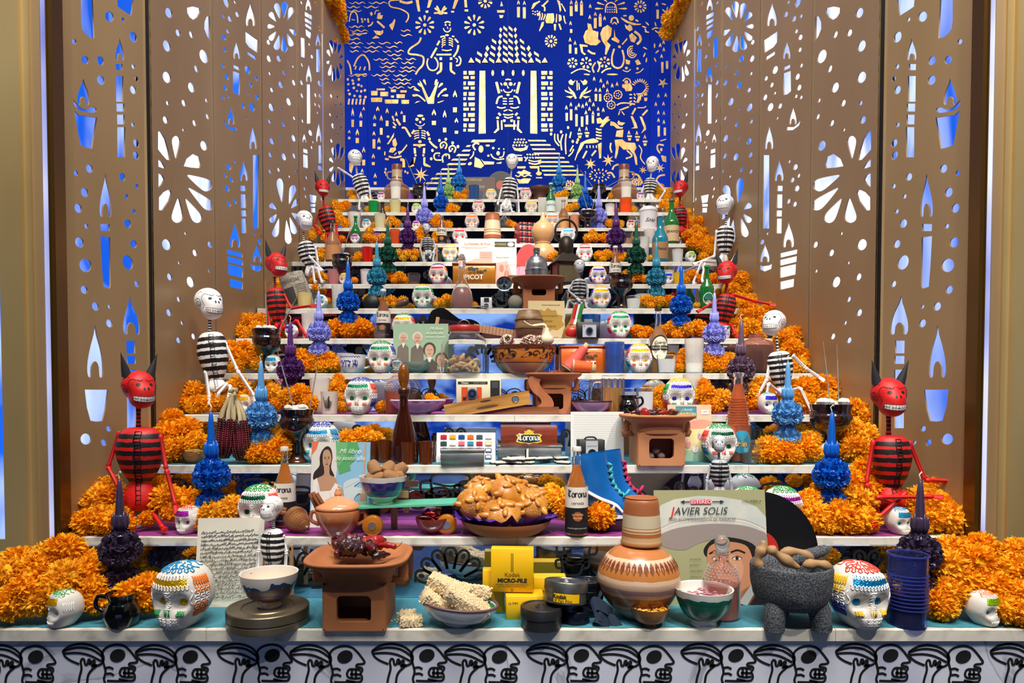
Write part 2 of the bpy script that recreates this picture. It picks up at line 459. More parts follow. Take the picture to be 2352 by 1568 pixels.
# mirrored risers carry black line drawings too
def riser_art(k,pieces):
 s=altar[k];m_=MB(Matrix.Translation((-XC,0,-ZK[k])))
 Y=yk(k+1)-0.0125-yk(k)
 for kind,x,y,sz,*rest in pieces:
  p=W(x,y,yk(k+1)-0.0125);S=sc(yk(k+1),p.z)
  mm=MB(Matrix.Translation((p.x-XC,Y,p.z-ZK[k])))
  z0=ZK[k+1]-SLAB_T[k+1]-p.z-0.002;z1=ZK[k]-p.z+0.002
  if kind=='ring':
   q_=sz/S*.5
   mm.ribbon(sm2([(-q_,q_*.7),(-q_*.85,-q_*.3),(-q_*.5,-q_*.8),(q_*.5,-q_*.8),(q_*.85,-q_*.3),(q_,q_*.7),(q_*.6,q_*.95),(0,q_),(-q_*.6,q_*.95)],3,True),6/S,0,True)
   for a_ in(-1,1):mm.ribbon(sm2([(a_*q_*1.0,q_*.6),(a_*q_*1.5,q_*.5),(a_*q_*1.45,-q_*.1),(a_*q_*.95,-q_*.2)],3),6/S,0)
   mm.ribbon(sm2([(-q_*.9,q_*.45),(0,q_*.3),(q_*.9,q_*.45)],3),5/S,0)
  elif kind=='petals':
   n=rest[0]
   for i in range(n):
    a=R(15+150*i/(n-1));r0,r1=sz*0.42/S,sz/S
    c,d=math.cos(a),math.sin(a)
    pts=[(-0.10,r0),(-0.17,r1*0.75),(-0.13,r1*0.97),(0,r1*1.04),(0.13,r1*0.97),(0.17,r1*0.75),(0.10,r0)]
    pts=[(u*r1*1.0 if abs(u)<1 else u,v)for u,v in pts]
    mm.ribbon(sm2([(v*c-u*d,v*d+u*c)for u,v in pts],3),6/S,0)
    mm.disc(r1*0.86*c,r1*0.86*d,5/S,7/S,-0.0002,10,a+R(90))
  elif kind=='skull':
   motif(mm,-267,-455,0.55*sz/100/S,0)
  for v in mm.v:v.z=max(min(v.z,ZK[k+1]-SLAB_T[k+1]-ZK[k]-0.002),0.003)
  m_.v+=mm.v if False else[]
  o=len(m_.v);m_.v+=[Vector(v)for v in mm.v];m_.f+=[tuple(i+o for i in f)for f in mm.f];m_.mi+=mm.mi
 m_.obj('printed_drawing',INK,s)
riser_art(0,[('petals',1035,1340,80,7),('petals',430,1345,70,6),('petals',680,1350,80,6),('ring',1325,1268,60),('ring',1315,1300,50),('petals',1530,1350,70,5),('petals',1990,1340,75,6),('ring',560,1290,50),('petals',230,1345,70,5)])
riser_art(1,[('ring',400,1125,50),('ring',590,1130,60),('ring',690,1140,44),('ring',960,1150,40),('ring',1035,1130,90),('ring',1010,1140,40),('ring',1075,1125,40),('ring',1225,1135,44),('petals',1440,1180,60,5),('ring',1780,1140,60),('ring',1900,1130,50),('petals',1560,1170,60,5),('ring',2000,1140,50)])
riser_art(2,[('petals',1045,1045,60,6),('petals',820,1040,60,5),('petals',1300,1050,60,5),('petals',560,1040,60,5),('petals',1740,1045,60,5),('petals',1520,1045,60,5)])
riser_art(3,[('skull',730,905,90),('skull',985,905,95),('skull',1180,905,95),('skull',1360,905,95),('skull',1650,905,95),('skull',560,905,90)])
riser_art(4,[('petals',850,830,40,6),('petals',1110,830,42,6),('petals',1280,832,42,6),('petals',1600,830,40,6),('petals',700,830,40,5)])
for k in range(5,13):
 riser_art(k,[(['ring','petals','skull','ring'][(k+i)%4],1152+(i-5)*(240-12*k),YK[k]-18,42-2*k,5)for i in range(11)])

# ---------------------------------------------------------------- side walls: cut-out panels
def circle_pts(cx,cy,rx,ry,n=12,rot=0):
 c,d=math.cos(rot),math.sin(rot)
 return[(cx+rx*math.cos(a)*c-ry*math.sin(a)*d,cy+rx*math.cos(a)*d+ry*math.sin(a)*c)for a in[2*math.pi*i/n for i in range(n)]]
def drop(x0,y0,x1,y1,w_,w0=0.25):
 """petal: narrow at x0,y0 round at x1,y1"""
 dx,dy=x1-x0,y1-y0;l=math.hypot(dx,dy);ux,uy=dx/l,dy/l;nx,ny=-uy,ux
 prof=[(0,0),(0.03,w0*0.7),(0.3,0.55),(0.6,0.9),(0.8,1.0),(0.93,0.75),(1.0,0.25)]
 a=[(x0+ux*l*t+nx*w_*h,y0+uy*l*t+ny*w_*h)for t,h in prof]
 b=[(x0+ux*l*t-nx*w_*h,y0+uy*l*t-ny*w_*h)for t,h in prof[:0:-1]]
 return a+b
def flame(x0,y0,x1,y1,lean=0.0):
 w_,h=x1-x0,y1-y0;q=lambda u,v:(x0+(u+lean*(1-v)*(1-v))*w_,y0+v*h)
 return[q(.5,0),q(.62,.2),q(.85,.45),q(.98,.7),q(1,.93),q(.9,1),q(.76,.97),q(.72,.8),q(.58,.7),q(.42,.7),q(.28,.8),q(.26,.96),q(.12,1),q(0,.9),q(.02,.68),q(.2,.4),q(.4,.18)]
def rect(x0,y0,x1,y1,sk=0):return[(x0,y0),(x1,y0+sk),(x1-(x1-x0)*.03,y1+sk),(x0+(x1-x0)*.03,y1)]
def Z3(l,s=1.96,ox=0,oy=0):return[(a/s+ox,b/s+oy)for a,b in l]
def ov(l,s=1.96,ox=0,oy=0,rot=0.35):return[Z3(circle_pts(a,b,c,d,12 if d>12 else 9,-rot if c!=d else 0),s,ox,oy)for a,b,c,d in l]
H0=[Z3([(361,0),(361,95),(366,130),(380,152),(400,168),(423,174),(415,0)]),Z3([(522,-30),(527,30),(552,48),(588,72),(594,40),(602,-30)])]
H0+=ov([(490,75,19,24),(550,88,7,10),(331,188,10,13),(597,167,16,26),(380,270,15,20),(449,273,15,21),(451,361,16,22),(598,300,8,12),(613,355,8,12),(597,405,13,20),(596,562,8,11),(611,645,12,20),(609,700,12,20),(400,759,15,20),(339,780,10,13),(378,866,16,22),(548,796,13,18),(613,838,8,11),(567,884,8,11),(349,937,16,22),(600,951,8,11),(386,1018,9,12),(572,1006,15,20),(355,1091,19,24),(599,1098,14,19),(382,1194,27,31),(573,1181,23,34),(613,1278,10,15),(376,1304,15,19),(427,1379,15,20),(490,1380,7,10),(490,1455,14,19)])
H0+=[Z3(flame(517,172,556,272)),Z3(rect(518,288,548,316)),Z3(rect(519,342,552,458)),Z3(rect(521,466,557,502)),Z3(rect(524,516,558,560)),Z3(rect(525,572,561,708)),Z3(flame(344,353,400,472)),
       Z3([(327,450),(340,462),(352,476),(372,490),(395,491),(412,482),(431,488),(430,500),(418,508),(390,505),(355,496),(334,478)]),Z3([(331,498),(355,518),(434,530),(412,670),(385,664),(358,652),(345,580)]),
       Z3(flame(446,780,499,977)),Z3(rect(449,1008,491,1040)),Z3([(449,1061),(493,1068),(496,1290),(488,1299),(463,1290),(456,1200)]),Z3(flame(552,1330,627,1506,-.12)),Z3(rect(566,1533,607,1590)),Z3(flame(390,1462,462,1700))]
H0+=[Z3(rect(583,207,740,238,3),3.015,0,780),Z3(rect(582,260,743,314,0),3.015,0,780),Z3([(582,345),(745,346),(728,480),(705,563),(660,567),(622,560),(597,470)],3.015,0,780),Z3(rect(872,112,938,167),3.015,0,780),Z3(rect(874,207,940,612),3.015,0,780)]
H0+=ov([(591,687,38,39),(748,616,17,20),(714,712,18,24),(805,712,10,16)],3.015,0,780)
H1=ov([(91,58,15,24),(133,148,10,17),(192,156,8,17),(82,207,16,27),(249,254,18,32),(215,310,8,17),(82,348,18,27),(193,394,14,24),(86,464,7,11),(159,464,9,16),(261,452,6,10),(76,540,11,18),(207,554,8,15),(266,525,7,13),(157,585,5,8),(249,656,15,23),(167,1051,5,8),(81,1101,20,26),(276,1101,9,15),(209,1138,10,16),(138,1183,5,8),(273,1220,5,8),(95,1246,11,17),(189,1269,16,25),(136,1347,8,13),(92,1407,11,17),(151,1453,6,10),(203,1514,9,14),(135,1531,10,14)],1.96,340)
H1+=[Z3(l,1.96,340)for l in([(173,35),(200,29),(231,36),(233,55),(220,78),(202,90),(185,78),(174,58)],[(263,72),(281,82),(281,192),(262,160),(251,130),(252,98)],
      [(42,592),(55,592),(75,625),(90,680),(97,722),(80,718),(60,695),(42,672)],drop(123,714,124,612,19),[(158,748),(170,715),(200,692),(228,705),(236,740),(230,757),(190,754)],drop(176,789,284,846,28),drop(181,846,288,940,24),drop(168,895,230,1000,24),drop(134,892,128,1002,26),[(98,856),(103,870),(92,905),(62,948),(46,945),(46,888),(66,865),(85,855)],[(43,715),(60,728),(75,755),(72,760),(44,750)],[(44,778),(62,788),(72,808),(60,830),(44,846)])]
def dais(cx,cy,r0,r1x,r1y,n,ph,w_,skip=()):
 return[drop(cx+r0*math.cos(a)*.8,cy+r0*math.sin(a),cx+r1x*math.cos(a),cy+r1y*math.sin(a),w_*(0.7+0.3*abs(math.sin(a))))for i,a in enumerate([ph+2*math.pi*i/n for i in range(n)])if i not in skip]
H2=ov([(337,73,6,9),(366,85,8,14),(400,65,8,13),(357,141,7,10),(340,168,9,13),(342,224,7,11),(336,295,6,10),(352,345,9,15),(345,394,9,14),(337,438,6,9),(358,433,6,9),(446,315,11,19),(460,382,7,12),(484,353,7,11),(488,438,8,14),(425,477,8,13),(466,482,12,19),(437,532,4,7),(386,727,5,8),(361,752,10,14),(347,791,6,10),(373,810,8,12),(354,848,10,14),(363,919,8,12),(389,906,7,12),(479,1052,4,7),(510,1066,5,9),(500,1089,8,12),(447,419,5,7),(390,10,5,8)],1.96,340)
H2+=[Z3(l,1.96,340)for l in(flame(439,8,480,118),rect(432,108,493,138,22),[(436,140),(495,182),(490,238),(452,212),(437,190)],rect(444,198,492,216,28),rect(446,230,485,246,26),flame(382,180,412,266),rect(382,290,410,306,12),[(380,318),(413,330),(410,428),(392,424),(379,410)],flame(356,476,386,560),[(337,535),(352,556),(370,572),(398,572),(398,587),(370,585),(345,565)],[(338,570),(400,592),(386,690),(366,684),(350,665)],
      flame(454,560,488,672),rect(470,698,497,1028),flame(411,715,447,815),rect(414,836,438,860),rect(415,875,440,936),rect(417,947,442,974),rect(418,984,441,1050),flame(367,996,412,1114),rect(352,1122,426,1142,18),rect(354,1152,427,1178,18),rect(358,1188,427,1235,16),rect(366,1254,426,1290,14),flame(470,1095,508,1180),[(459,1187),(475,1195),(500,1198),(517,1190),(515,1212),(490,1222),(462,1210)],[(460,1216),(517,1224),(500,1324),(480,1316),(468,1300)],[(333,-10),(358,-5),(362,20),(356,38),(342,20)])]
H3=[Z3(l,1.96,340)for l in dais(604,120,40,68,115,11,0.3,15)+dais(612,950,42,66,155,12,0.2,17,(7,))]
H3+=ov([(541,190,8,12),(543,264,9,16),(587,264,9,15),(652,300,4,6),(611,328,6,10),(547,331,5,8),(556,405,7,11),(596,382,9,16),(655,372,7,14),(632,458,10,18),(553,483,10,19),(595,491,4,6),(546,547,6,10),(608,560,7,11),(657,532,5,9),(556,636,9,15),(597,622,4,7),(654,622,9,16),(549,697,7,12),(611,706,10,17),(657,702,6,13),(587,764,6,10),(668,772,5,8),(636,795,4,6),(548,772,6,10)],1.96,340)
H4=[Z3(l,1.96,340)for l in(flame(708,-20,734,48),rect(704,52,738,72,18),rect(704,80,737,96,18),rect(706,104,736,118,18),[(707,130),(735,148),(730,176),(710,160)],rect(686,168,706,255,6),flame(754,142,774,208),rect(756,222,774,324),flame(710,282,736,370),rect(713,380,731,556),flame(756,545,780,640),rect(766,655,780,735),rect(764,745,782,764,4),rect(697,668,719,686,6),rect(697,694,720,752,6),flame(694,594,712,642),[(725,874),(760,882),(754,915),(730,910)],rect(729,918,755,930),rect(732,936,754,956))]
H4+=ov([(690,12,4,8),(772,130,6,11),(754,16,6,10),(690,372,6,12),(772,376,8,14),(692,292,4,10),(737,255,6,9),(725,200,4,7),(753,428,5,10),(773,432,5,10),(692,430,5,12),(752,470,4,8),(770,478,4,9),(762,508,3,6),(730,598,8,14),(695,545,4,9),(742,640,3,6),(736,664,4,8),(704,850,4,8),(712,800,4,8),(709,885,4,8),(782,898,5,9)],1.96,340)
H5=[Z3(l,1.96,340)for l in dais(840,268,28,36,100,10,0.45,10)+dais(855,740,26,40,95,10,0.3,10,(0,))]
H5+=ov([(824,432,5,9),(852,436,4,7),(846,474,3,6),(868,470,4,7),(819,516,4,8),(852,527,4,7),(832,567,7,13),(870,574,4,8),(856,604,3,6),(825,634,5,9),(877,667,6,11),(844,686,3,6),(876,515,3,6)],1.96,340)
PAN=[(1.02,2.36,140,344,H0),(2.50,4.33,356,494,H1),(4.37,6.38,498,606,H2),(6.42,8.45,608.5,688,H3),(8.5,10.5,690.5,744.5,H4),(10.55,12.9,748,795,H5)]
ZT=3.3
def wallX(xpx,k):return(xpx-PPX)/sc(yk(k),CAMZ)
DROPPED=[]
def panel(i,side):
 k0,k1,a,b,holes=PAN[i]
 Xa,Xb=wallX(a,k0),wallX(b,k1)
 Ya,Yb=yk(k0),yk(k1)
 # local frame on the wall: u along depth, v up
 cu=bpy.data.curves.new('pc','CURVE');cu.dimensions='2D';cu.fill_mode='BOTH';cu.extrude=0.0025
 L=math.hypot(Xb-Xa,Yb-Ya)
 def to_uv(x,y):  # pixel -> wall plane through (Xa,Ya),(Xb,Yb)
  r=ray(x,y);d=Vector((Xb-Xa,Yb-Ya));n_=Vector((-d.y,d.x)).normalized()
  t=n_.dot(Vector((Xa,Ya-CAMY)))/n_.dot(Vector((r.x,r.y)))
  p=CP+r*t
  return(Vector((p.x-Xa,p.y-Ya)).dot(d.normalized()),p.z)
 zb=ZK[max(0,int(math.ceil(k0))-1)]-0.02
 rngs=[[(0,zb),(L,zb),(L,ZT),(0,ZT)]]
 for h in holes:
  pts=[to_uv(*p)for p in(sm2(h,2,True)if len(h)>8 else h)]
  pts=[(min(max(u,0.012),L-0.012),min(v,ZT-0.02))for u,v in pts]
  us=[p[0]for p in pts]
  if max(us)-min(us)<0.004 or min(p[1]for p in pts)<zb+0.02 or max(p[1]for p in pts)>ZT-0.03:continue
  rngs.append(pts)
 def seg(p,q,r,t):
  f=lambda a,b,c:(b[0]-a[0])*(c[1]-a[1])-(b[1]-a[1])*(c[0]-a[0])
  return f(p,q,r)*f(p,q,t)<=0 and f(r,t,p)*f(r,t,q)<=0
 def inside(p,l):
  c=False
  for i in range(len(l)):
   a,b=l[i-1],l[i]
   if(a[1]>p[1])!=(b[1]>p[1])and p[0]<(b[0]-a[0])*(p[1]-a[1])/(b[1]-a[1])+a[0]:c=not c
  return c
 def clash(A,B):
  if max(p[0]for p in A)<min(p[0]for p in B)or max(p[0]for p in B)<min(p[0]for p in A)or max(p[1]for p in A)<min(p[1]for p in B)or max(p[1]for p in B)<min(p[1]for p in A):return False
  return any(seg(A[i-1],A[i],B[j-1],B[j])for i in range(len(A))for j in range(len(B)))or inside(A[0],B)or inside(B[0],A)
 keep=[]
 for pts in rngs[1:]:
  q=[]
  for p in pts:
   if not q or math.hypot(p[0]-q[-1][0],p[1]-q[-1][1])>0.0012:q.append(p)
  if len(q)>3 and math.hypot(q[0][0]-q[-1][0],q[0][1]-q[-1][1])<0.0012:q.pop()
  n_=len(q)
  if n_<3 or any(seg(q[a_-1],q[a_],q[b_-1],q[b_])for a_ in range(n_)for b_ in range(a_+2,n_)if(b_+1)%n_!=a_ and not(a_==0 and b_==n_-1)):
   cx_=sum(p[0]for p in q)/max(1,n_);cy_=sum(p[1]for p in q)/max(1,n_)
   if n_<3:continue
   q.sort(key=lambda p:math.atan2(p[1]-cy_,p[0]-cx_))
  if not any(clash(q,z_)for z_ in keep):keep.append(q)
  else:DROPPED.append((i,len(keep)))
 for pts in[rngs[0]]+keep:
  sp=cu.splines.new('POLY');sp.points.add(len(pts)-1);sp.use_cyclic_u=True
  for q,(u,v)in zip(sp.points,pts):q.co=(u,v,0,1)
 t=bpy.data.objects.new('t',cu);COL.objects.link(t);bpy.context.view_layer.update()
 me=bpy.data.meshes.new_from_object(t.evaluated_get(bpy.context.evaluated_depsgraph_get()))
 bpy.data.objects.remove(t)
 d=Vector((Xb-Xa,Yb-Ya)).normalized()
 def place(u,v,w_):
  x,y=Xa+d.x*u-d.y*w_,Ya+d.y*u+d.x*w_
  if side>0:x=2*XC-x
  return(x,y,v)
 for v in me.vertices:v.co=place(v.co.x,v.co.y,v.co.z)
 if side>0:me.flip_normals()
 me.materials.clear();me.materials.append(M_BROWN)
 o=bpy.data.objects.new('wall_panel',me);COL.objects.link(o)
 o.name=('wall_left_%d' if side<0 else 'wall_right_%d')%(i+1);o['kind']='structure'
 o['label']='bronze wall panel with %s cut through it, %s'%(['candle','large petal','candle','daisy','candle','daisy'][i]+' shapes',('left' if side<0 else 'right')+' side, '+['nearest','second','third','fourth','fifth','farthest'][i])
 # narrow raised frames at both edges
 fb=MB()
 for u0,u1 in((0.0,0.012),(L-0.012,L)):
  vs=[place(u,v,w_)for u in(u0,u1)for v in(zb,ZT)for w_ in(-0.003,0.005)]
  fb.add(vs,[(0,1,3,2),(4,6,7,5),(0,4,5,1),(2,3,7,6),(0,2,6,4),(1,5,7,3)])
 fb.obj('panel_frame',M_GOLD if i==0 else M_BROWN,o)
 return o
for i in range(6):
 for sd in(-1,1):panel(i,sd)
# lit cloth behind the cut-outs, one on each side
for sd,nm in((-1,'window_2'),(1,'window_3')):
 x=XC+sd*(HW+0.16)
 struct(MB().box(min(x,x+sd*0.02),max(x,x+sd*0.02),yk(3.3),yk(14),-0.4,ZT+0.1),nm,M_LIT)
 struct(MB().box(min(x,x+sd*0.02),max(x,x+sd*0.02),yk(1.0),yk(3.3),-0.4,ZT+0.1),'window_%d'%(8 if sd<0 else 9),M_LITB,label='deep blue lit cloth behind the nearest panels, %s'%('left' if sd<0 else 'right'))
# outer jambs
def jamb(sd):
 def X(px,Y):
  x=(px-PPX)/sc(Y,CAMZ)
  return x if sd<0 else 2*XC-x
 def bx(p0,p1,y0,y1,m,name,z0=-0.56,z1=ZT):
  a,b=X(p0,y0),X(p1,y0)
  return(min(a,b),max(a,b),y0,y1,z0,z1)
 nm='left' if sd<0 else 'right'
 Y=0.23
 fr_=MB();a=X(-700,Y);b=X(58,Y)
 # face board with a big cut-out shape reaching in at the frame edge
 e=X(5,Y)
 zt,zb_=W(100,400,Y).z,W(100,1238,Y).z
 fr_.box(min(e,b),max(e,b),Y,Y+0.012,-0.56,ZT)
 fr_.box(min(a,e),max(a,e),Y,Y+0.012,zt,ZT);fr_.box(min(a,e),max(a,e),Y,Y+0.012,-0.56,zb_)
 o=struct(fr_,'trim_%d'%(16 if sd<0 else 17),M_GOLD,label='flat gold board at the %s edge of the niche'%nm)
 # rounded cut-out edge
 g=MB()
 zz=[W(0,y,Y).z for y in(1000,1080,1180,1236)]
 g.box(min(X(5,Y),X(20,Y)),max(X(5,Y),X(20,Y)),Y-0.0,Y+0.001,W(0,1050,Y).z,W(0,1000,Y).z)
 struct(MB().box(*bx(57,80,Y+0.012,Y+0.02,0,0)),'trim_%d'%(18 if sd<0 else 19),M_GOLD,label='inner return of the gold board at the %s'%nm)
 struct(MB().box(*bx(78,106,Y+0.02,Y+0.024,0,0)),'trim_%d'%(20 if sd<0 else 21),M_BROWN,label='brown reveal beside the lit slot at the %s'%nm)
 # glowing slot
 struct(MB().box(*bx(104,122,Y+0.024,Y+0.026,0,0)),'window_%d'%(4 if sd<0 else 5),M_SLOT,label='glowing vertical slot at the %s'%nm)
 gb=MB()
 a,b=X(119,0.25),X(124,0.25)
 for p0,p1,y0 in((119,122,0.245),(124,134,0.25)):
  a,b=X(p0,y0),X(p1,y0);gb.box(min(a,b),max(a,b),y0,y0+0.05,ZK[1]-0.1,ZT)
 struct(gb,'trim_%d'%(22 if sd<0 else 23),M_GOLDD,label='dark gold rail beside the nearest %s panel'%nm)
 # lit cloth behind the face board
 a,b=X(-700,Y),X(50,Y)
 struct(MB().box(min(a,b),max(a,b),Y+0.06,Y+0.065,-0.3,2.5),'window_%d'%(6 if sd<0 else 7),M_LITB,label='lit blue cloth behind the gold board at the %s'%nm)
 # dark gap between the first and second panel
 gx=XC+sd*(HW+0.022)
 struct(MB().box(min(gx,gx+sd*0.02),max(gx,gx+sd*0.02),yk(2.30),yk(2.58),0,ZT),'wall_gap_%s'%nm,M_DARK)
M_SLOT=mixed('glow_slot','5A62B0','C8D0FF',1.6,(1,1,1.2),0.5,detail=2,lo=0.3,hi=0.6,em=0.45)
jamb(-1);jamb(1)

print('dropped holes',DROPPED)
# ---------------------------------------------------------------- the blue back wall with gold cut shapes
YBK=YB+0.004
bw=root('back_panel',(XC,YBK,ZK[13]),None,None);bw.name='wall_altar_back';bw['kind']='structure';bw['label']='royal blue back wall with gold folk scenes cut into it'
BT=Matrix.Translation((-XC,-YBK,-ZK[13]))
seams=[W(740-10,300,YBK).x,W(740+372/3.564,300,YBK).x,W(740+1521/3.564,300,YBK).x,W(1140+1253/3.564,300,YBK).x,W(1600,300,YBK).x]
for a,b in zip(seams,seams[1:]):
 MB(BT).box(a+0.001,b-0.001,YBK,YBK+0.02,ZK[13],4.35).obj('blue_panel',M_BLUEWALL,bw)
MB(BT).box(seams[0],seams[-1],YBK+0.02,YBK+0.03,ZK[13],4.3).obj('panel_backing',mat('9FB4F0',0.5),bw)
GB=MB(BT)
GC=[0]
def gy():GC[0]+=1;return YBK-0.0015-(GC[0]%50)*3e-5
def gp(pts):  # pts in photo pixels
 y_=gy()
 GB.add([(p.x,y_,p.z)for p in(W(a,b,YBK)for a,b in pts)],[tuple(range(len(pts)))])
def gs(pts,wd,closed=False):
 N=len(pts);Lq=[];Rq=[]
 for i in range(N):
  a,b=(pts[i-1],pts[(i+1)%N])if closed else(pts[max(i-1,0)],pts[min(i+1,N-1)])
  dx,dy=b[0]-a[0],b[1]-a[1];l=math.hypot(dx,dy)or 1
  h=(wd[i]if isinstance(wd,list)else wd)/2
  Lq.append((pts[i][0]-dy/l*h,pts[i][1]+dx/l*h));Rq.append((pts[i][0]+dy/l*h,pts[i][1]-dx/l*h))
 Q=[W(a,b,YBK)for a,b in Lq+Rq];y_=gy()
 GB.add([(p.x,y_,p.z)for p in Q],[(i,(i+1)%N,N+(i+1)%N,N+i)for i in range(N if closed else N-1)])
K=3.564
LX=[740]
def z(l):return[(LX[0]+a/K,b/K)for a,b in l]
def S_(l,wd,closed=False,k=4):gs(sm2(z(l),k,closed),wd/K,closed)
def T_(l,wd,k=4):  # tapered stroke
 p=sm2(z(l),k);n=len(p);gs(p,[max(0.3,wd/K*(1-abs(2*i/(n-1)-1)**3))for i in range(n)])
def G_(l):gp(z(l))
def C_(cx,cy,rx,ry=None,rot=0,n=12):G_(circle_pts(cx,cy,rx,ry or rx,n,rot))
def daisy(cx,cy,r,n=10,c=14,ph=0.3,w_=10):
 if c:C_(cx,cy,c)
 for i in range(n):
  a=ph+2*math.pi*i/n
  G_(drop(cx+r*.45*math.cos(a),cy+r*.45*math.sin(a),cx+r*math.cos(a),cy+r*math.sin(a),w_,0.4))
def cand(cx,top,w_,fh,body,gap=20,bars=0):
 G_(flame(cx-w_*.45,top,cx+w_*.45,top+fh))
 y_=top+fh+gap
 for i in range(bars):G_(rect(cx-w_*.55,y_,cx+w_*.55,y_+12));y_+=22
 G_(rect(cx-w_*.45,y_,cx+w_*.45,y_+body))
def star(cx,cy,r,n=7,ph=0,rin=0.35):
 G_([(cx+(r if i%2==0 else r*rin)*math.cos(ph+math.pi*i/n),cy+(r if i%2==0 else r*rin)*math.sin(ph+math.pi*i/n))for i in range(2*n)])
def wave(x0,x1,y_,amp=7,per=52,w_=9):
 n=max(3,int((x1-x0)/(per/2)))
 T_([(x0+(x1-x0)*i/n,y_+(amp if i%2 else-amp))for i in range(n+1)],w_,3)
# --- left half
rr=random.Random(5)
for y_ in range(20,735,33):
 x_=200+rr.random()*30
 while x_<700:
  l_=70+rr.random()*90
  bad=(350<x_+l_/2<640 and 80<y_<330)or(x_<400 and 90<y_<200)or(x_<400 and 440<y_<600)or(x_+l_>700 and(y_<180 or 300<y_<480))or(y_<100 and x_+l_>560)or(y_>640 and x_<380)
  if not bad:wave(x_,min(x_+l_,770),y_+rr.random()*6)
  x_+=l_+25
S_([(640,0),(555,10),(560,55),(640,75),(700,110),(705,150),(685,185)],11)
S_([(808,308),(790,350),(720,400),(710,440),(780,450),(828,470),(825,530),(790,570),(765,610)],15)
S_([(222,180),(235,115),(265,98),(287,130),(292,190)],10);S_([(260,545),(290,480),(330,450),(360,470),(385,520),(388,578)],13);S_([(205,495),(228,540),(240,612)],13);S_([(245,270),(300,280),(368,272)],10);S_([(268,608),(310,612),(366,606)],10)
for a,b in((270,570),(305,575),(343,575)):S_([(a,b),(a+10,b-30)],11)
S_([(240,160),(268,165)],8)
G_([(448,150),(455,110),(480,102),(475,125),(498,125),(490,155),(460,158)]);G_([(480,255),(420,250),(445,285),(480,290),(500,270),(498,245)]);G_([(408,318),(440,290),(472,312)]);G_([(548,205),(575,185),(592,155),(600,165),(590,210),(575,250),(562,235)]);S_([(450,175),(480,200),(510,228)],16);S_([(375,215),(400,205),(415,180)],12);S_([(430,120),(440,90),(465,88)],8)
for a,b in((325,158),(350,160),(330,178),(375,160),(378,178),(400,110)):C_(a,b,8,10)
C_(403,115,10,16)
daisy(840,205,80);daisy(1245,205,85);daisy(1335,10,60)
for a,b,c in((640,10,700),(770,20,800)):pass
S_([(635,10),(690,25),(740,15)],20);G_([(765,0),(790,0),(803,95),(783,95)]);G_([(872,0),(903,0),(880,62),(858,65)]);G_([(845,88),(870,86),(868,106),(848,106)]);G_([(1085,0),(1115,0),(1085,72),(1065,72)]);G_([(1055,90),(1082,90),(1078,104),(1056,103)]);G_([(1163,0),(1183,0),(1187,62),(1166,60)]);G_([(1164,78),(1196,78),(1194,96),(1166,94)]);G_([(1457,52),(1467,10),(1481,50)]);G_(rect(1432,84,1494,104));G_([(1448,125),(1484,125),(1478,145),(1456,150)])
for a in(-2.6,-2.2,-0.9,-0.55,0.25,2.9):G_(drop(970,105,970+58*math.cos(a),95+58*math.sin(a),8))
C_(970,105,26,16)
# skeleton with lasso
S_([(1003,188),(1027,178),(1052,188)],12);C_(1010,205,8);C_(1044,205,8);S_([(992,232),(1005,256),(1030,262),(1050,245),(1050,228)],9);S_([(1024,220),(1030,238)],6)
C_(1022,288,16,8)
for i in range(4):
 S_([(1010,312+18*i),(990,318+18*i),(980,330+20*i)],8);S_([(1036,312+18*i),(1058,318+18*i),(1070,330+18*i)],8)
S_([(968,305),(990,298),(1008,302)],12);S_([(1062,298),(1082,300)],12)
S_([(962,335),(940,372)],16);S_([(938,392),(915,430),(890,475)],16);S_([(1085,318),(1115,350)],14);S_([(1115,370),(1105,420),(1075,468)],15)
S_([(980,408),(1020,415),(1060,408)],10);G_([(935,442),(1058,440),(1056,455),(935,455)])
for s_ in(-1,1):
 q=lambda u:1013+s_*u
 S_([(q(42),470),(q(42),492)],20);G_([(q(50),512),(q(30),512),(q(30),570),(q(38),590),(q(72),612),(q(78),600),(q(50),575)])
S_([(868,480),(858,520),(875,565),(910,578),(940,560),(948,520),(930,480),(918,475)],12);S_([(1118,462),(1135,490),(1125,530),(1095,538)],12);S_([(1090,475),(1108,490),(1100,512)],9)
# pyramids (both halves)
def pyr(mx):
 def q(u):return mx*u
 for row in range(6):
  yb=512-row*52
  w_=300*(1-row/6.6)
  n=6-row if row<5 else 2
  for i in range(max(2,n)):
   u=20+i*56*(1-row*0.06)
   if u>w_+40:continue
   h=42-row*3;k_=18-row
   if row==0 and i%2:pl=[(u-25,yb),(u+25,yb),(u+2,yb-42)]
   elif i%2:pl=[(u-k_,yb-10),(u,yb+14),(u+k_,yb-12),(u+2,yb-h)]
   else:pl=[(u-k_,yb-4-12),(u-k_,yb+8),(u+k_+4,yb-18),(u+k_+4,yb-40)]if mx<0 else[(u-k_,yb-40),(u-k_,yb-18),(u+k_+4,yb+8),(u+k_+4,yb-14)]
   yield[(q(a),b)for a,b in pl]
for pl in pyr(-1):G_([(1521+a,b)for a,b in pl])
for pl in pyr(1):G_([(1521+a,b)for a,b in pl])
# temple columns
for m_x in(-1,1):
 q=lambda u:1521+m_x*u
 G_([(q(186),580),(q(232),580),(q(240),1095),(q(182),1092)])
 for r in range(12):
  y_=582+r*43;a_,b_=(272,322)if r%2==0 else(272,305)
  if r%3==2:a_,b_=272,328
  h=30 if r%2==0 else 22
  G_(rect(*sorted((q(a_),q(b_)))[:1],y_,sorted((q(a_),q(b_)))[1],y_+h));G_(rect(sorted((q(b_+16),q(365)))[0],y_,sorted((q(b_+16),q(365)))[1],y_+h))
 for u in(42,125):C_(q(u),598,11,24)
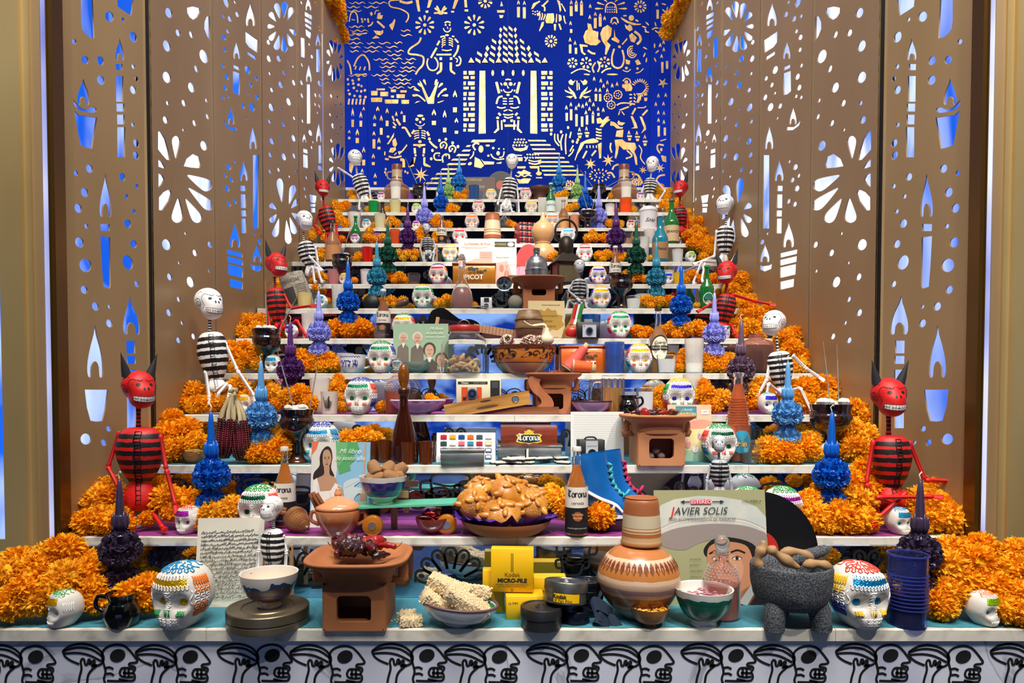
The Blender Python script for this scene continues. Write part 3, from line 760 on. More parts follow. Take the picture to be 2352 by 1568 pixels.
# central seated skeleton
for m_x in(-1,1):
 q=lambda u:1521+m_x*u
 S_([(q(95),672),(q(72),765)],20);C_(q(22),688,15);S_([(q(0),758),(q(25),752),(q(38),732)],9);S_([(q(58),735),(q(50),750)],10);S_([(q(60),680),(q(48),700)],10)
 S_([(q(45),788),(q(78),800),(q(95),850)],14)
 for i in range(3):S_([(q(10),808+22*i),(q(42),806+22*i)],9)
 S_([(q(90),875),(q(55),885),(q(20),878)],10);S_([(q(35),910),(q(5),898)],9);S_([(q(60),945),(q(78),925)],16);C_(q(85),965,13,10)
 G_([(q(78),985),(q(92),985),(q(88),1050),(q(118),1085),(q(105),1090),(q(72),1062)]);S_([(q(52),985),(q(50),1062)],12);G_(rect(min(q(40),q(20)),978,max(q(40),q(20)),998));
G_(rect(1492,1020,1590,1038));S_([(1480,935),(1521,942),(1565,935)],10);S_([(1490,955),(1521,966),(1560,955)],10);C_(1521,778,14,8);S_([(1500,655),(1521,650),(1545,655)],10);S_([(1516,700),(1521,720),(1530,718)],7)
# agave
G_([(795,655),(815,680),(870,800),(885,790),(935,680),(955,670),(920,790),(915,850),(865,850),(830,760)])
for a in range(9):
 t=math.pi*(1.02+a*0.12);
 if 3<a<5:continue
 G_(drop(885+95*math.cos(t),790+100*math.sin(t),885+148*math.cos(t),790+150*math.sin(t),10,.3))
S_([(765,775),(800,790),(845,830)],12);S_([(990,745),(960,770),(948,795)],12);G_([(942,838),(1000,820),(985,832),(950,845)]);G_([(757,848),(775,830),(808,828)])
# brick wall at left
for a in((445,725,515,740),(562,733,605,755),(640,740,692,758),(400,745,455,782),(475,752,542,788),(562,782,588,800),(608,772,678,803),(400,800,492,835),(512,815,625,848),(648,818,712,850)):G_(rect(*a))
for a,b in((210,650),(250,660),(300,650),(215,690),(255,685),(298,695),(260,720),(322,705),(225,770),(265,785),(310,790),(355,795),(285,745),(320,748),(350,740),(215,740),(420,760)):C_(a,b,8+rr.random()*5,8+rr.random()*4,rr.random()*3)
for i in range(5):G_([(208+31*i,855),(215+31*i,808),(230+31*i,810),(222+31*i,858)])
# candles on the left
for a in((250,880,24,70,60,30),(317,910,24,55,48,24),(340,872,22,34,0,10),(455,868,28,42,0,10),(430,935,26,45,24,30),(484,940,26,50,55,58),(532,882,26,46,45,60),(915,892,38,52,34,46),(1003,900,32,62,38,84),(1087,738,36,58,40,84),(1099,965,32,40,24,66),(288,1052,30,55,42,22),(222,1062,22,28,20,30),(424,1072,26,38,75,30),(465,1122,28,50,22,30),(340,1200,28,48,46,60),(419,1255,28,42,24,30),(328,1378,24,36,0,5),(434,1415,26,42,24,30),(607,910,20,42,0,4),(651,905,20,30,0,5)):cand(*a)
S_([(672,945),(672,1000)],20);S_([(575,950),(590,990)],14);S_([(608,975),(640,1025)],18);S_([(580,1000),(605,1030)],12);C_(590,1042,14,8,.4)
for a in((1432,84,0,0),):pass
# standing skeleton
C_(803,948,26,10);C_(776,978,14,13);C_(828,975,13,12);S_([(762,1012),(785,1030),(820,1030),(840,1012)],6);C_(803,1000,9,10);C_(803,1048,16,5)
for i in range(4):
 S_([(795,1070+18*i),(765,1072+20*i),(755,1080+20*i)],8);S_([(812,1070+18*i),(838,1072+20*i),(845,1082+18*i)],8)
C_(800,1160,14,12);G_([(745,1180),(845,1180),(845,1194),(815,1196),(798,1212),(780,1196),(746,1194)])
S_([(755,1065),(735,1095)],18);S_([(725,1120),(700,1080),(680,1048),(652,1046)],16);S_([(858,1078),(875,1112)],18);C_(878,1138,12);S_([(878,1155),(910,1190),(942,1212)],16)
for x_,m_x in((757,-1),(836,1)):
 S_([(x_,1212),(x_-m_x*4,1258)],18);C_(x_-m_x*8,1272,9);G_([(x_-8,1288),(x_+10,1288),(x_+m_x*4+4,1335),(x_+m_x*52,1360),(x_+m_x*50,1370),(x_+m_x*2,1360),(x_-8,1345)])
# seated woman, prickly pear, lying woman
G_([(530,1180),(590,1085),(585,1120),(545,1180)]);C_(540,1118,12,10);G_([(575,1150),(600,1128),(615,1180),(600,1205),(578,1190)]);G_([(545,1245),(560,1210),(600,1205),(605,1225),(580,1250)]);G_([(620,1240),(650,1235),(692,1180),(697,1192),(665,1235),(630,1268)]);S_([(545,1280),(590,1290),(650,1278)],14);S_([(515,1240),(512,1270)],10);S_([(515,1300),(545,1305)],16);S_([(640,1308),(665,1312),(668,1370)],22);S_([(590,1270),(610,1250)],7)
for a,b in((993,1190),(1065,1220)):S_([(a-18,b+25),(a-25,b-10),(a+5,b-28),(a+28,b-5),(a+15,b+30)],12);C_(a,b,8);C_(a-8,b+15,6)
S_([(975,1310),(930,1308),(915,1280),(930,1255),(965,1255)],12);S_([(990,1330),(985,1285),(1010,1262),(1038,1270),(1040,1300)],12);C_(955,1275,5);C_(1015,1275,6)
for a,b in((960,1150),(1012,1140),(1068,1170),(1112,1200),(903,1232),(893,1300)):C_(a,b,11,13)
G_([(1232,1145),(1420,1142),(1408,1163),(1218,1165)])
for i,(a,b)in enumerate(((1178,1218),(1145,1218),(1100,1210),(1060,1190),(1022,1180))):G_([(a+12,1188+37*i),(b,1188+37*i),(b-12,1203+37*i),(a-4,1203+37*i)])
for i in range(4):G_([(985-42*i,1378+38*i),(1130-30*i,1378+38*i),(1112-30*i,1392+38*i),(970-42*i,1392+38*i)])
S_([(1255,1230),(1235,1195),(1258,1172),(1285,1180)],14);C_(1300,1220,20,30);G_([(1250,1285),(1290,1305),(1325,1355),(1300,1378),(1245,1365)]);G_([(1300,1300),(1320,1320),(1408,1325),(1405,1345),(1330,1348)]);S_([(1380,1260),(1400,1290),(1440,1305),(1490,1300)],10);C_(1440,1255,14,18);S_([(1490,1240),(1480,1280),(1450,1290)],9);S_([(1210,1300),(1235,1270),(1240,1240)],10);C_(1360,1275,9);C_(1355,1192,18,8);C_(1210,1340,18,12,-.5);G_([(1425,1335),(1470,1325),(1465,1340),(1430,1340)]);C_(1400,1212,10);C_(1447,1218,7);C_(1487,1220,6)
star(808,1430,66,8,0.1,.3)
for a,b in((520,1385),(515,1410),(525,1430),(650,1395),(680,1405),(700,1415)):C_(a,b,8,11)
G_([(222,1330),(262,1345),(240,1420),(222,1400)]);S_([(275,1352),(315,1348)],9);S_([(785,1520),(808,1512),(825,1522)],10)
# --- right half
LX[0]=1140
for a,t_,b,c in((181,0,58,143),(229,5,60,152),(613,0,50,132),(654,0,38,95),(697,0,38,128),(810,95,148,232),(850,105,140,218)):G_(rect(a-12,b,a+12,c));G_(flame(a-11,t_,a+11,t_+38))
for a,b in((768,30),(765,120),(886,130),(607,170),(603,305),(644,332),(1314,15),(1368,325),(1341,350),(1370,385),(1352,440),(800,625),(855,640),(908,655),(948,680),(988,668),(878,682),(815,715),(848,718),(908,720),(610,835),(573,860),(652,865),(675,840),(707,848),(737,830),(795,835),(762,870),(765,800),(833,872),(875,880),(733,900),(791,905),(1305,832),(1368,828),(1326,900),(1371,905),(1327,962),(1371,978),(1326,762),(1386,758),(680,1040),(737,1033),(1085,1065),(1150,1068),(1215,1100)):G_(flame(a-10,b,a+10,b+38))
for a in((612,240,270),(604,365,438),(652,392,442),(1320,80,155),(1358,508,598),(1397,500,565),(815,770,828),(850,770,830),(576,925,990),(612,895,985),(656,935,1035),(702,955,1038),(742,945,1020),(790,945,1010),(835,925,950),(1329,1030,1118),(1379,1045,1110)):G_(rect(a[0]-10,a[1],a[0]+10,a[2]))
for a,b in((683,1085),(742,1078),(1090,1105),(1155,1110),(1217,1148)):
 G_(rect(a-20,b+4,a+20,b+18));G_([(a-14,b+26),(a+14,b+26),(a+10,b+46),(a-10,b+46)])
# bull upside, lion-like dog
G_([(285,75),(300,30),(355,5),(360,14),(325,40),(300,72)]);S_([(370,45),(395,60),(395,92)],12);S_([(380,50),(425,5)],14);G_([(495,0),(520,10),(532,85),(520,100),(512,50)]);S_([(530,30),(555,70),(565,95)],10)
G_([(400,170),(415,112),(470,110),(475,165),(462,192),(410,190)]);G_([(490,115),(498,115),(495,185),(485,185)]);G_([(510,118),(532,128),(535,165),(512,180)])
for i in range(3):S_([(352+22*i,100+8*i),(358+20*i,130),(348+18*i,165)],9)
C_(345,118,10,16,.6)
G_([(372,182),(392,178),(385,212),(355,258),(350,252)]);G_([(470,198),(490,198),(485,250),(474,250)]);G_([(505,195),(520,195),(535,240),(525,248)]);S_([(552,130),(560,175),(570,195)],10)
for a in range(8):C_(300+18*(a%4),92+22*(a//4)+6*(a%2),6,6)
S_([(893,105),(900,45),(938,22),(975,45),(985,108)],11)
for a in range(7):
 t=math.pi*(1.0+a/6.0);
 if a!=3:G_(drop(938+62*math.cos(t),72+62*math.sin(t),938+132*math.cos(t),72+100*math.sin(t),8,.5))
for a in range(12):C_(912+18*(a%4),60+20*(a//4),5,6)
daisy(1178,55,52,11,12,w_=8);daisy(447,338,52,11,12,w_=8)
# horse, vaquero, lasso
G_([(745,190),(775,200),(790,250),(835,262),(832,320),(855,340),(820,372),(770,370),(725,350),(712,300),(730,255),(750,240)]);G_([(850,275),(870,230),(910,205),(945,230),(940,290),(905,340),(935,370),(900,450),(888,445),(895,380),(862,330)]);G_([(680,362),(745,370),(748,385),(705,382),(710,425),(735,445),(720,452),(695,430)]);S_([(748,412),(780,435),(810,440)],16)
G_([(965,240),(975,300),(1010,335),(1000,355),(942,325),(945,312),(962,310)]);S_([(965,400),(948,460),(950,530),(990,558),(1030,540),(1045,480),(1030,410)],15);C_(1008,384,13,11,.8);G_([(1025,362),(1070,310),(1072,325),(1035,368)])
for m_x in(-1,1):S_([(967+m_x*30,190),(967+m_x*20,155),(967,145)],13);S_([(967+m_x*18,200),(967,182)],9)
G_([(1020,140),(1080,175),(1150,195),(1185,195),(1180,205),(1120,208),(1060,185),(1020,155)]);C_(1105,148,22,24);C_(1150,170,16,8,.5);C_(1052,130,16,7);G_([(1060,235),(1050,200),(1072,215),(1090,200),(1110,215),(1115,245),(1090,258)]);G_([(1085,290),(1110,270),(1150,310),(1130,350),(1100,340)]);S_([(1130,258),(1170,290),(1180,330),(1150,365)],20)
for r in(48,30,12):S_([(1112+r*.8*math.cos(a),425+r*math.sin(a))for a in[0.4+i*.75 for i in range(7)]],9)
G_([(1058,485),(1095,498),(1090,530),(1060,525)]);G_([(1135,500),(1160,485),(1185,525),(1150,535)]);S_([(1035,575),(1070,588),(1100,568)],8);S_([(1140,600),(1175,590),(1203,562)],8);C_(1065,558,12);C_(1155,562,10)
for a in((1222,250,1.2),(1232,263,.2),(1210,222,.3),(1235,195,.8),(1302,200,1.3),(1310,230,.1),(1312,260,.6),(1288,235,2.6),(1212,450,2),(1228,492,1.7),(1218,395,.5),(1300,490,1.2),(1315,425,2.4),(1372,90,.8),(1398,75,1.8),(1400,110,.2),(1370,35,.3),(1295,375,1.6)):C_(a[0],a[1],20,6,a[2])
for a,b,r in((623,515,42),(735,515,48),(885,510,46)):daisy(a,b,r,7,7,w_=11)
S_([(610,602),(670,570),(720,568),(770,590)],10);S_([(800,595),(787,555),(812,512)],13);S_([(828,500),(845,545),(830,590)],13);S_([(860,598),(895,570),(940,560)],12);C_(740,610,26,6,.1);C_(950,610,46,7)
# tulip plant
for m_x in(-1,1):
 q=lambda u:668+m_x*u
 G_([(q(18),655),(q(40),668),(q(58),650),(q(78),668),(q(70),690),(q(45),698)])
 G_([(q(10),805),(q(28),760),(q(80),708),(q(75),730),(q(35),790),(q(25),810)]);G_([(q(32),770),(q(110),735),(q(102),752),(q(48),775)]);G_([(q(35),785),(q(100),790),(q(60),806)])
S_([(660,660),(662,740)],9);S_([(675,680),(680,735)],9)
# walking carrier with flowers
S_([(1035,665),(1060,642),(1090,652),(1100,680)],9);C_(1064,672,16);G_([(1030,690),(1060,690),(1095,680),(1115,720),(1105,745),(1060,748),(1050,725),(1030,715)])
for cx,cy in((915,800),(995,775),(940,860)):
 for i in range(9):
  t=i*.7;C_(cx+32*math.cos(t),cy+32*math.sin(t),11,5,t+1.57)
 for i in range(5):C_(cx+14*math.cos(i*1.26),cy+14*math.sin(i*1.26),6,4,i)
for i in range(16):
 t=3.6+i*.28;C_(1175+60*math.cos(t),720+62*math.sin(t),16,5,t)
for i in range(10):C_(1100+(i%3)*32,775+(i//3)*28,13,6,i)
S_([(985,862),(1020,845),(1080,845),(1135,855)],12);G_([(1000,900),(1080,868),(1090,880),(1020,905)]);G_([(1145,845),(1160,790),(1190,780),(1182,820)]);G_([(1205,770),(1232,752),(1236,780),(1210,785)]);G_([(1210,800),(1236,800),(1232,828),(1212,828)]);S_([(1145,768),(1190,765),(1230,720)],9)
S_([(1140,885),(1110,938)],15);G_([(1098,952),(1115,950),(1145,1010),(1158,1050),(1102,1052),(1130,1040)]);S_([(1238,900),(1195,945)],15);G_([(1172,955),(1192,955),(1222,1030),(1225,1062),(1185,1092),(1208,1050)]);S_([(1000,942),(1010,910)],8);S_([(1025,912),(1048,942)],8);S_([(1155,882),(1205,882),(1225,870)],9)
# cactus, dogs
for l in([(478,1095),(480,1150),(515,1195)],[(502,1098),(505,1140),(520,1170)],[(545,1100),(528,1160),(535,1230)],[(572,1095),(565,1170),(570,1262)],[(600,1130),(612,1080)],[(602,1240),(630,1190)],[(590,1280),(620,1250),(632,1220)]):S_(l,11)
for a,b in((448,1098),(530,1080),(587,1045),(625,1158),(660,1165),(668,1145)):C_(a,b,10,13)
G_([(640,1310),(660,1250),(690,1170),(740,1145),(795,1132),(835,1150),(835,1165),(790,1172),(720,1175),(700,1215),(668,1260),(645,1315)]);G_([(830,1180),(862,1165),(858,1295),(842,1298),(838,1240)]);S_([(740,1235),(708,1295)],14);S_([(815,1232),(780,1275)],14)
for i in range(4):S_([(740+26*i,1190),(742+26*i,1212)],9)
for i in range(4):S_([(815,1052+26*i),(840,1062+24*i),(862,1060+26*i)],12)
G_([(820,970),(850,962),(870,985),(905,952),(922,955),(918,975),(935,980),(900,1005),(870,1040),(845,1040),(865,1010),(825,1012)])
G_([(935,992),(965,1000),(985,1015),(1010,1040),(1038,1042),(1030,1055),(985,1052),(960,1030),(932,1028)]);G_([(990,1005),(1000,985),(1015,1000),(1055,1005),(1030,1028),(1000,1022)]);G_([(985,1070),(1040,1062),(1035,1125),(975,1118)]);G_([(968,1145),(1030,1140),(1060,1165),(1135,1170),(1148,1210),(1130,1240),(1150,1290),(1155,1350),(1140,1350),(1125,1270),(1090,1225),(1040,1225),(1005,1190),(995,1250),(980,1300),(968,1290),(978,1220)]);S_([(1068,1232),(1110,1275),(1060,1298)],13);S_([(1165,1188),(1190,1230),(1180,1290),(1215,1345)],9);S_([(938,1170),(932,1210),(945,1250)],13)
star(770,1342,50,7,.3);star(915,1312,52,7,.2);star(1200,1392,34,7,.1);star(1340,1375,42,7);star(1362,680,45,5,.2)
# stairs, fruit bowls, cake
for i in range(9):G_([(258+16*i,1145+35*i),(400+38*i,1145+35*i),(410+38*i,1158+35*i),(266+16*i,1158+35*i)])
G_([(130,1200),(165,1215),(225,1212),(262,1188),(250,1225),(200,1240),(150,1232)])
for i in range(14):C_(140+24*(i%5)+8*(i//5),1190-24*(i//5),9,7,i)
for i in range(10):C_(255+22*(i%5),1265+26*(i//5),9,6,i)
S_([(262,1310),(315,1322),(368,1310)],9);S_([(265,1332),(315,1344),(365,1332)],12);G_([(270,1360),(355,1360),(340,1378),(280,1378)]);G_(rect(165,1288,215,1318));S_([(228,1285),(245,1300),(235,1320)],10);G_(rect(170,1362,240,1378));S_([(160,1270),(210,1272)],8)
G_([(165,1412),(185,1400),(205,1405),(225,1388),(255,1402),(285,1415),(270,1430),(240,1425),(200,1432)]);S_([(155,1435),(180,1445),(205,1432),(230,1445),(260,1432),(290,1442)],10);G_([(165,1462),(195,1470),(225,1460),(285,1462),(260,1500),(185,1503)]);S_([(345,1365),(345,1405)],12);C_(348,1420,24,16);S_([(325,1455),(375,1455)],9)
for cx,cy,r in((845,1435,78),(590,1510,45),(1150,1490,40)):
 for i in range(15):C_(cx+r*math.cos(i*.42),cy+r*math.sin(i*.42)*.6,10,6,i*.42)
 for i in range(8):C_(cx+r*.45*math.cos(i*.8),cy+r*.45*math.sin(i*.8)*.6,8,5,i*.8)
S_([(950,1390),(965,1360),(1000,1345)],14);S_([(905,1420),(940,1415),(968,1455)],14);S_([(1110,1425),(1160,1435),(1195,1500)],16);S_([(1310,1470),(1335,1440),(1380,1432)],15);S_([(1370,1190),(1325,1185),(1318,1220),(1340,1255)],14);G_([(1345,1270),(1390,1280),(1390,1330),(1360,1320)]);C_(1350,1225,10,14);S_([(1340,1155),(1390,1140)],9)
GB.obj('gold_inlay',M_FOIL,bw)
# ================================================================== builders
from mathutils.bvhtree import BVHTree
def px(k,t,z=0.0):return 1.0/sc(yk(k)+t*(STEP-0.03),ZK[k]+z)  # metres per photo pixel on shelf k
def shell(prof,th):
 """outer profile bottom->top, returned down the inside"""
 inner=[(max(0.0005,r-th),z if i else z+th)for i,(r,z)in enumerate(prof)]
 inner[0]=(inner[1][0]*0.98 if len(inner)>1 else inner[0][0],prof[0][1]+th)
 return prof+[(max(0.0005,r-th),z-th*0.3)for r,z in prof[:0:-1]]+[inner[0]]
def sprof(l,k=3):return[(max(0.0004,a),b)for a,b in sm2(l,k)]
def turned(name,label,cat,x,k,t,prof,m,parts=(),z=0.0,n=28,th=0,group=None,rz=0,rx=0,ry=0,sq=0,sy=1,wob=None,body='body',smooth=40,curve=True):
 """round thing from photo-pixel profiles (radius, height above its base)"""
 loc=P(x,k,t,z);s=px(k,t,z)
 r=root(name,loc,label,cat,rz,group,1,rx,ry)
 def mk(pn,pf,mm,th_=0,par=r,cv=curve):
  q=sprof(pf)if cv else[(max(a,0.02),b)for a,b in pf]
  q=[(a*s,b*s)for a,b in q]
  if th_:q=shell(q,th_*s)
  return MB().lathe(q,n,sq=sq,sy=sy,wob=wob).obj(pn,mm,par,smooth)
 mk(body,prof,m,th)
 for p in parts:
  mk(p[0],p[1],p[2],p[3]if len(p)>3 else 0,cv=p[4]if len(p)>4 else False)
 r['s']=s
 return r

# ---------------------------------------------------------------- sugar skulls
def skull_pt(d):
 x,y,z=d
 e=0.86
 f=(abs(x)**(2/e)+abs(y)**(2/e)+abs(z)**(2/e))**(-e/2)
 x,y,z=0.405*x*f,0.455*y*f,0.51*z*f
 t=max(0.0,min(1.0,(-0.02-z)/0.4));t=t*t*(3-2*t)
 x*=1-0.27*t
 if y>0:y*=1-0.25*t
 if y<-0.31:y=-0.31+(y+0.31)*0.6
 if y<0:
  fr=min(1,-y/0.2)
  for sx in(-1,1):
   g=math.exp(-(((x-sx*0.165)/0.115)**2+((z+0.03)/0.108)**2)**1.3);y+=0.18*g*fr
   g=math.exp(-(((x-sx*0.19)/0.09)**2+((z+0.19)/0.06)**2));y-=0.025*g*fr
  y-=0.03*math.exp(-((x/0.05)**2+((z+0.12)/0.12)**2))*fr
  y+=0.03*math.exp(-(((abs(x)-.035)/0.022)**2+((z+0.185)/0.03)**2))*fr
  y-=0.055*math.exp(-((x/0.2)**2+((z+0.35)/0.1)**2))*fr
 return Vector((x,y,max(z,-0.455)))
def grid_ball(fn,n=40,m=26):
 b=MB();vs=[]
 for i in range(m+1):
  ph=math.pi*i/m
  for j in range(n):
   a=2*math.pi*j/n
   vs.append(fn((max(1e-3,math.sin(ph))*math.cos(a),max(1e-3,math.sin(ph))*math.sin(a),-math.cos(ph))))
 b.add(vs,[(i*n+j,i*n+(j+1)%n,(i+1)*n+(j+1)%n,(i+1)*n+j)for i in range(m)for j in range(n)])
 return b
_sb=grid_ball(skull_pt)
_bvh=BVHTree.FromPolygons([v[:]for v in _sb.v],_sb.f)
def on(az,el,off=0.006,bv=None,c=(0,0,0.02)):
 az,el=R(az),R(el);d=Vector((math.sin(az)*math.cos(el),-math.cos(az)*math.cos(el),math.sin(el)));c=Vector(c)
 h=(bv or _bvh).ray_cast(c+d*2,-d)
 return(h[0]if h[0]else c+d*.5)+d*off
def face(x,z,off=0.006,bv=None):
 h=(bv or _bvh).ray_cast(Vector((x,-2,z)),Vector((0,1,0)))
 return(h[0]if h[0]else Vector((x,-.4,z)))+Vector((0,-off,0))
RI=0.0095
def squig(b,f,u0,u1,v0,v1,n,vert=False,r=RI,loop=0.35):
 """piped icing: zigzag loops across a patch"""
 pts=[]
 for i in range(n*6+1):
  t=i/(n*6);a=2*math.pi*t*n
  u=u0+(u1-u0)*t+loop*(u1-u0)/n*math.sin(2*a)*0.5;v=(v0+v1)/2+(v1-v0)/2*math.cos(a)
  pts.append(f(v,u)if vert else f(u,v))
 b.tube(pts,r,4)
ME_S={}
ME_S['body']=_sb.mesh('skull_body',[WHITE],True)
FOILS={c:mat(h,0.22,0.6,bump=0.9,bs=28,key='foil')for c,h in dict(gold='E8B400',blue='1590C8',green='0E8A5A',purple='B020B0',red='E01030',indigo='3326C8',lime='8CC810',orange='F07010',dgreen='0A5C3C').items()}
b=MB();n=12
vs=[on(-42+84*i/n,23+22*j/4,0.005)for j in range(5)for i in range(n+1)]
b.add(vs,[(j*(n+1)+i,j*(n+1)+i+1,(j+1)*(n+1)+i+1,(j+1)*(n+1)+i)for j in range(4)for i in range(n)])
ME_S['forehead_foil']=b.mesh('forehead_foil',[WHITE],True)
b=MB().ell((0,0,0),(0.088,0.05,0.08),14,8);ME_S['eye_foil']=b.mesh('eye_foil',[WHITE],False)
b=MB()
squig(b,on,-46,46,20,29,12);squig(b,on,-44,44,38,47,11)
squig(b,face,0.14,-0.12,-0.045,0.045,5,True)
for x0 in(-0.17,-0.085,0.0,0.085):squig(b,face,-0.25,-0.43,x0,x0+0.07,4,True)
for a0 in(-75,-62,62,75,90,-90):squig(b,lambda v,u:on(v,u),20,-22,a0-5,a0+5,4,True)
for a in(-1,1):
 b.tube([on(a*(50+3*math.sin(i)),18-i*4)for i in range(8)],RI,4)
ME_S['white_icing']=b.mesh('white_icing',[WHITE],True)
b=MB()
for i in range(9):
 a=i*40;b.tube([on(a+14*math.sin(j*1.5+i),58+5*j)for j in range(6)],RI*1.1,4)
squig(b,on,-70,70,51,62,8,r=RI*1.1)
for i in range(5):b.tube([on(-60+30*i+9*math.cos(t),66+6*math.sin(t))for t in[k_*1.05 for k_ in range(6)]],RI,4,True)
ME_S['crown_icing']=b.mesh('crown_icing',[WHITE],True)
b=MB();squig(b,on,55,100,26,44,7);squig(b,on,58,100,10,24,6);ME_S['temple_icing']=b.mesh('temple_icing',[WHITE],True)
b=MB();squig(b,on,55,95,-38,-22,7);squig(b,on,55,92,-22,-8,6);ME_S['jaw_icing']=b.mesh('jaw_icing',[WHITE],True)
b=MB()
for a in(-1,1):squig(b,face,a*0.14,a*0.25,-0.21,-0.14,3,r=RI)
b.tube([face(-.04+.012*i,-0.17+0.05*(-1)**i)for i in range(8)],RI,4)
ME_S['cheek_icing']=b.mesh('cheek_icing',[WHITE],True)
b=MB();squig(b,face,-0.17,0.17,-0.42,-0.26,7);b.tube([face(0.03*math.sin(i*1.9),0.10-0.03*i)for i in range(8)],RI*1.3,4);squig(b,on,-60,60,48,58,8);squig(b,on,60,100,0,30,5)
ME_S['sm_icing']=b.mesh('white_icing',[WHITE],True)
IC={k_:mat(v_,0.45)for k_,v_ in dict(r='E8483A',o='F08030',y='F0C020',g='2E9A4E',b='1F8FC4',n='3A48B0',p='C4309A',t='3AB0B8',w='FFFDF8',k='F07A80').items()}
SUGAR=mat('E4DFD4',0.5,sub=0.2,bump=0.12,bs=30)
def skull(label,x,k,t,h,foil,cols='rogb',yaw=0,group='sugar skulls on the altar',z=0.0,tilt=0,eye=None,small=False):
 """h: photo height in pixels"""
 loc=P(x,k,t,z);s=h*px(k,t)/0.96
 loc.z+=0.455*s
 o=root('sugar_skull',loc,label,'skull',R(yaw),group,s,R(tilt))
 f=FOILS[foil];ef=FOILS[eye or foil]
 inst(None,ME_S['body'],'body',o,[SUGAR])
 inst(None,ME_S['forehead_foil'],'forehead_foil',o,[f])
 for sx in(-1,1):
  p=face(sx*0.165,-0.04,-0.012);inst(None,ME_S['eye_foil'],'eye_foil',o,[ef],p)
 if small:
  inst(None,ME_S['sm_icing'],'white_icing',o,[IC['w']])
  if cols:inst(None,ME_S['crown_icing'],'crown_icing',o,[IC[cols[0]]])
 else:
  inst(None,ME_S['white_icing'],'white_icing',o,[IC['w']])
  c=(cols*5)[:5]
  inst(None,ME_S['crown_icing'],'crown_icing',o,[IC[c[0]]])
  inst(None,ME_S['temple_icing'],'temple_icing',o,[IC[c[1]]])
  inst(None,ME_S['temple_icing'],'temple_icing',o,[IC[c[1]]],s=(-1,1,1))
  inst(None,ME_S['jaw_icing'],'jaw_icing',o,[IC[c[2]]])
  inst(None,ME_S['jaw_icing'],'jaw_icing',o,[IC[c[2]]],s=(-1,1,1))
  inst(None,ME_S['cheek_icing'],'cheek_icing',o,[IC[c[3]]])
 return o

# ---------------------------------------------------------------- marigolds
PETAL=[paper_translucent(mixed('petal_%d'%i,a,b_,5,rough=0.85,detail=2,lo=0.3,hi=0.7),.22)for i,(a,b_)in enumerate((('FFB014','FFC834'),('FFA80E','FFC02A'),('FFB81C','FFD044')))]
for q in PETAL:q.node_tree.nodes['Principled BSDF'].inputs['Specular IOR Level'].default_value=.1
def marigold(seed,N=400):
 r=random.Random(seed);b=MB()
 b.ell((0,0,0),(0.70,0.70,0.66),12,8)
 for i in range(N):
  zz=1-2*(i+.5)/N;a=i*2.39996+r.uniform(-.2,.2)
  q=math.sqrt(1-zz*zz);d=Vector((q*math.cos(a),q*math.sin(a),zz));d+=Vector((r.uniform(-.25,.25)for _ in range(3)));d.normalize()
  u=d.orthogonal().normalized();u=(Matrix.Rotation(r.uniform(0,6.28),3,d)@u);v=d.cross(u)
  L0,L1,wd=0.5,r.uniform(0.80,1.10),r.uniform(0.06,0.11)
  bend=v*r.uniform(-.25,.25)
  c0=d*L0;c1=d*(L0+(L1-L0)*.6)+bend*.3;c2=d*L1+bend
  k=r.uniform(-.06,.06)
  b.add([c0-u*wd*.4,c0+u*wd*.4,c1-u*wd+v*k,c1+v*-k*1.4,c1+u*wd+v*k,c2-u*wd*.95+v*r.uniform(-.07,.07),c2-d*.07-u*wd*.3,c2+u*wd*.15+v*r.uniform(-.05,.05),c2-d*.06+u*wd*.9],
              [(0,3,2),(0,1,3),(1,4,3),(2,3,6,5),(3,4,8,7),(3,7,6)])
 for vtx in b.v:vtx.z*=0.86
 return b.mesh('marigold',[PETAL[seed%3]])
ME_F=[marigold(i)for i in range(5)];FARM=marigold(7,200)
FN=[0];FAR=[]
def flower(p,r_,label,group,seed=None):
 FN[0]+=1;rr=random.Random(FN[0])
 o=bpy.data.objects.new('marigold_blossom',ME_F[rr.randrange(5)]);COL.objects.link(o)
 o.location=p;o.scale=(r_,r_,r_);o.rotation_euler=(rr.uniform(-.5,.5),rr.uniform(-.5,.5),rr.uniform(0,6.28))
 o.material_slots[0].link='OBJECT';o.material_slots[0].material=PETAL[rr.randrange(3)]
 return tag(o,label,'flower',group)
def flowers(where,k,pts,r,t=0.35):
 """pts: photo-pixel centres (x, y[, r[, t]])"""
 lab='orange marigold blossom '+where;grp='marigolds '+where
 for q in pts:
  x,y_=q[0],q[1];rp=q[2]if len(q)>2 else r;tt=q[3]if len(q)>3 else t
  Y=yk(k)+tt*(STEP-0.03);p=W(x,y_,Y);s=1/sc(Y,p.z);rad=rp*s*1.12
  if p.z-rad*.8<ZK[k]and p.z>ZK[k]-.02:p.z=max(p.z,ZK[k]+rad*0.8)
  if k<6 or rp>=13.5:flower(p,rad,lab,grp)
  else:FAR.append((p,rad))

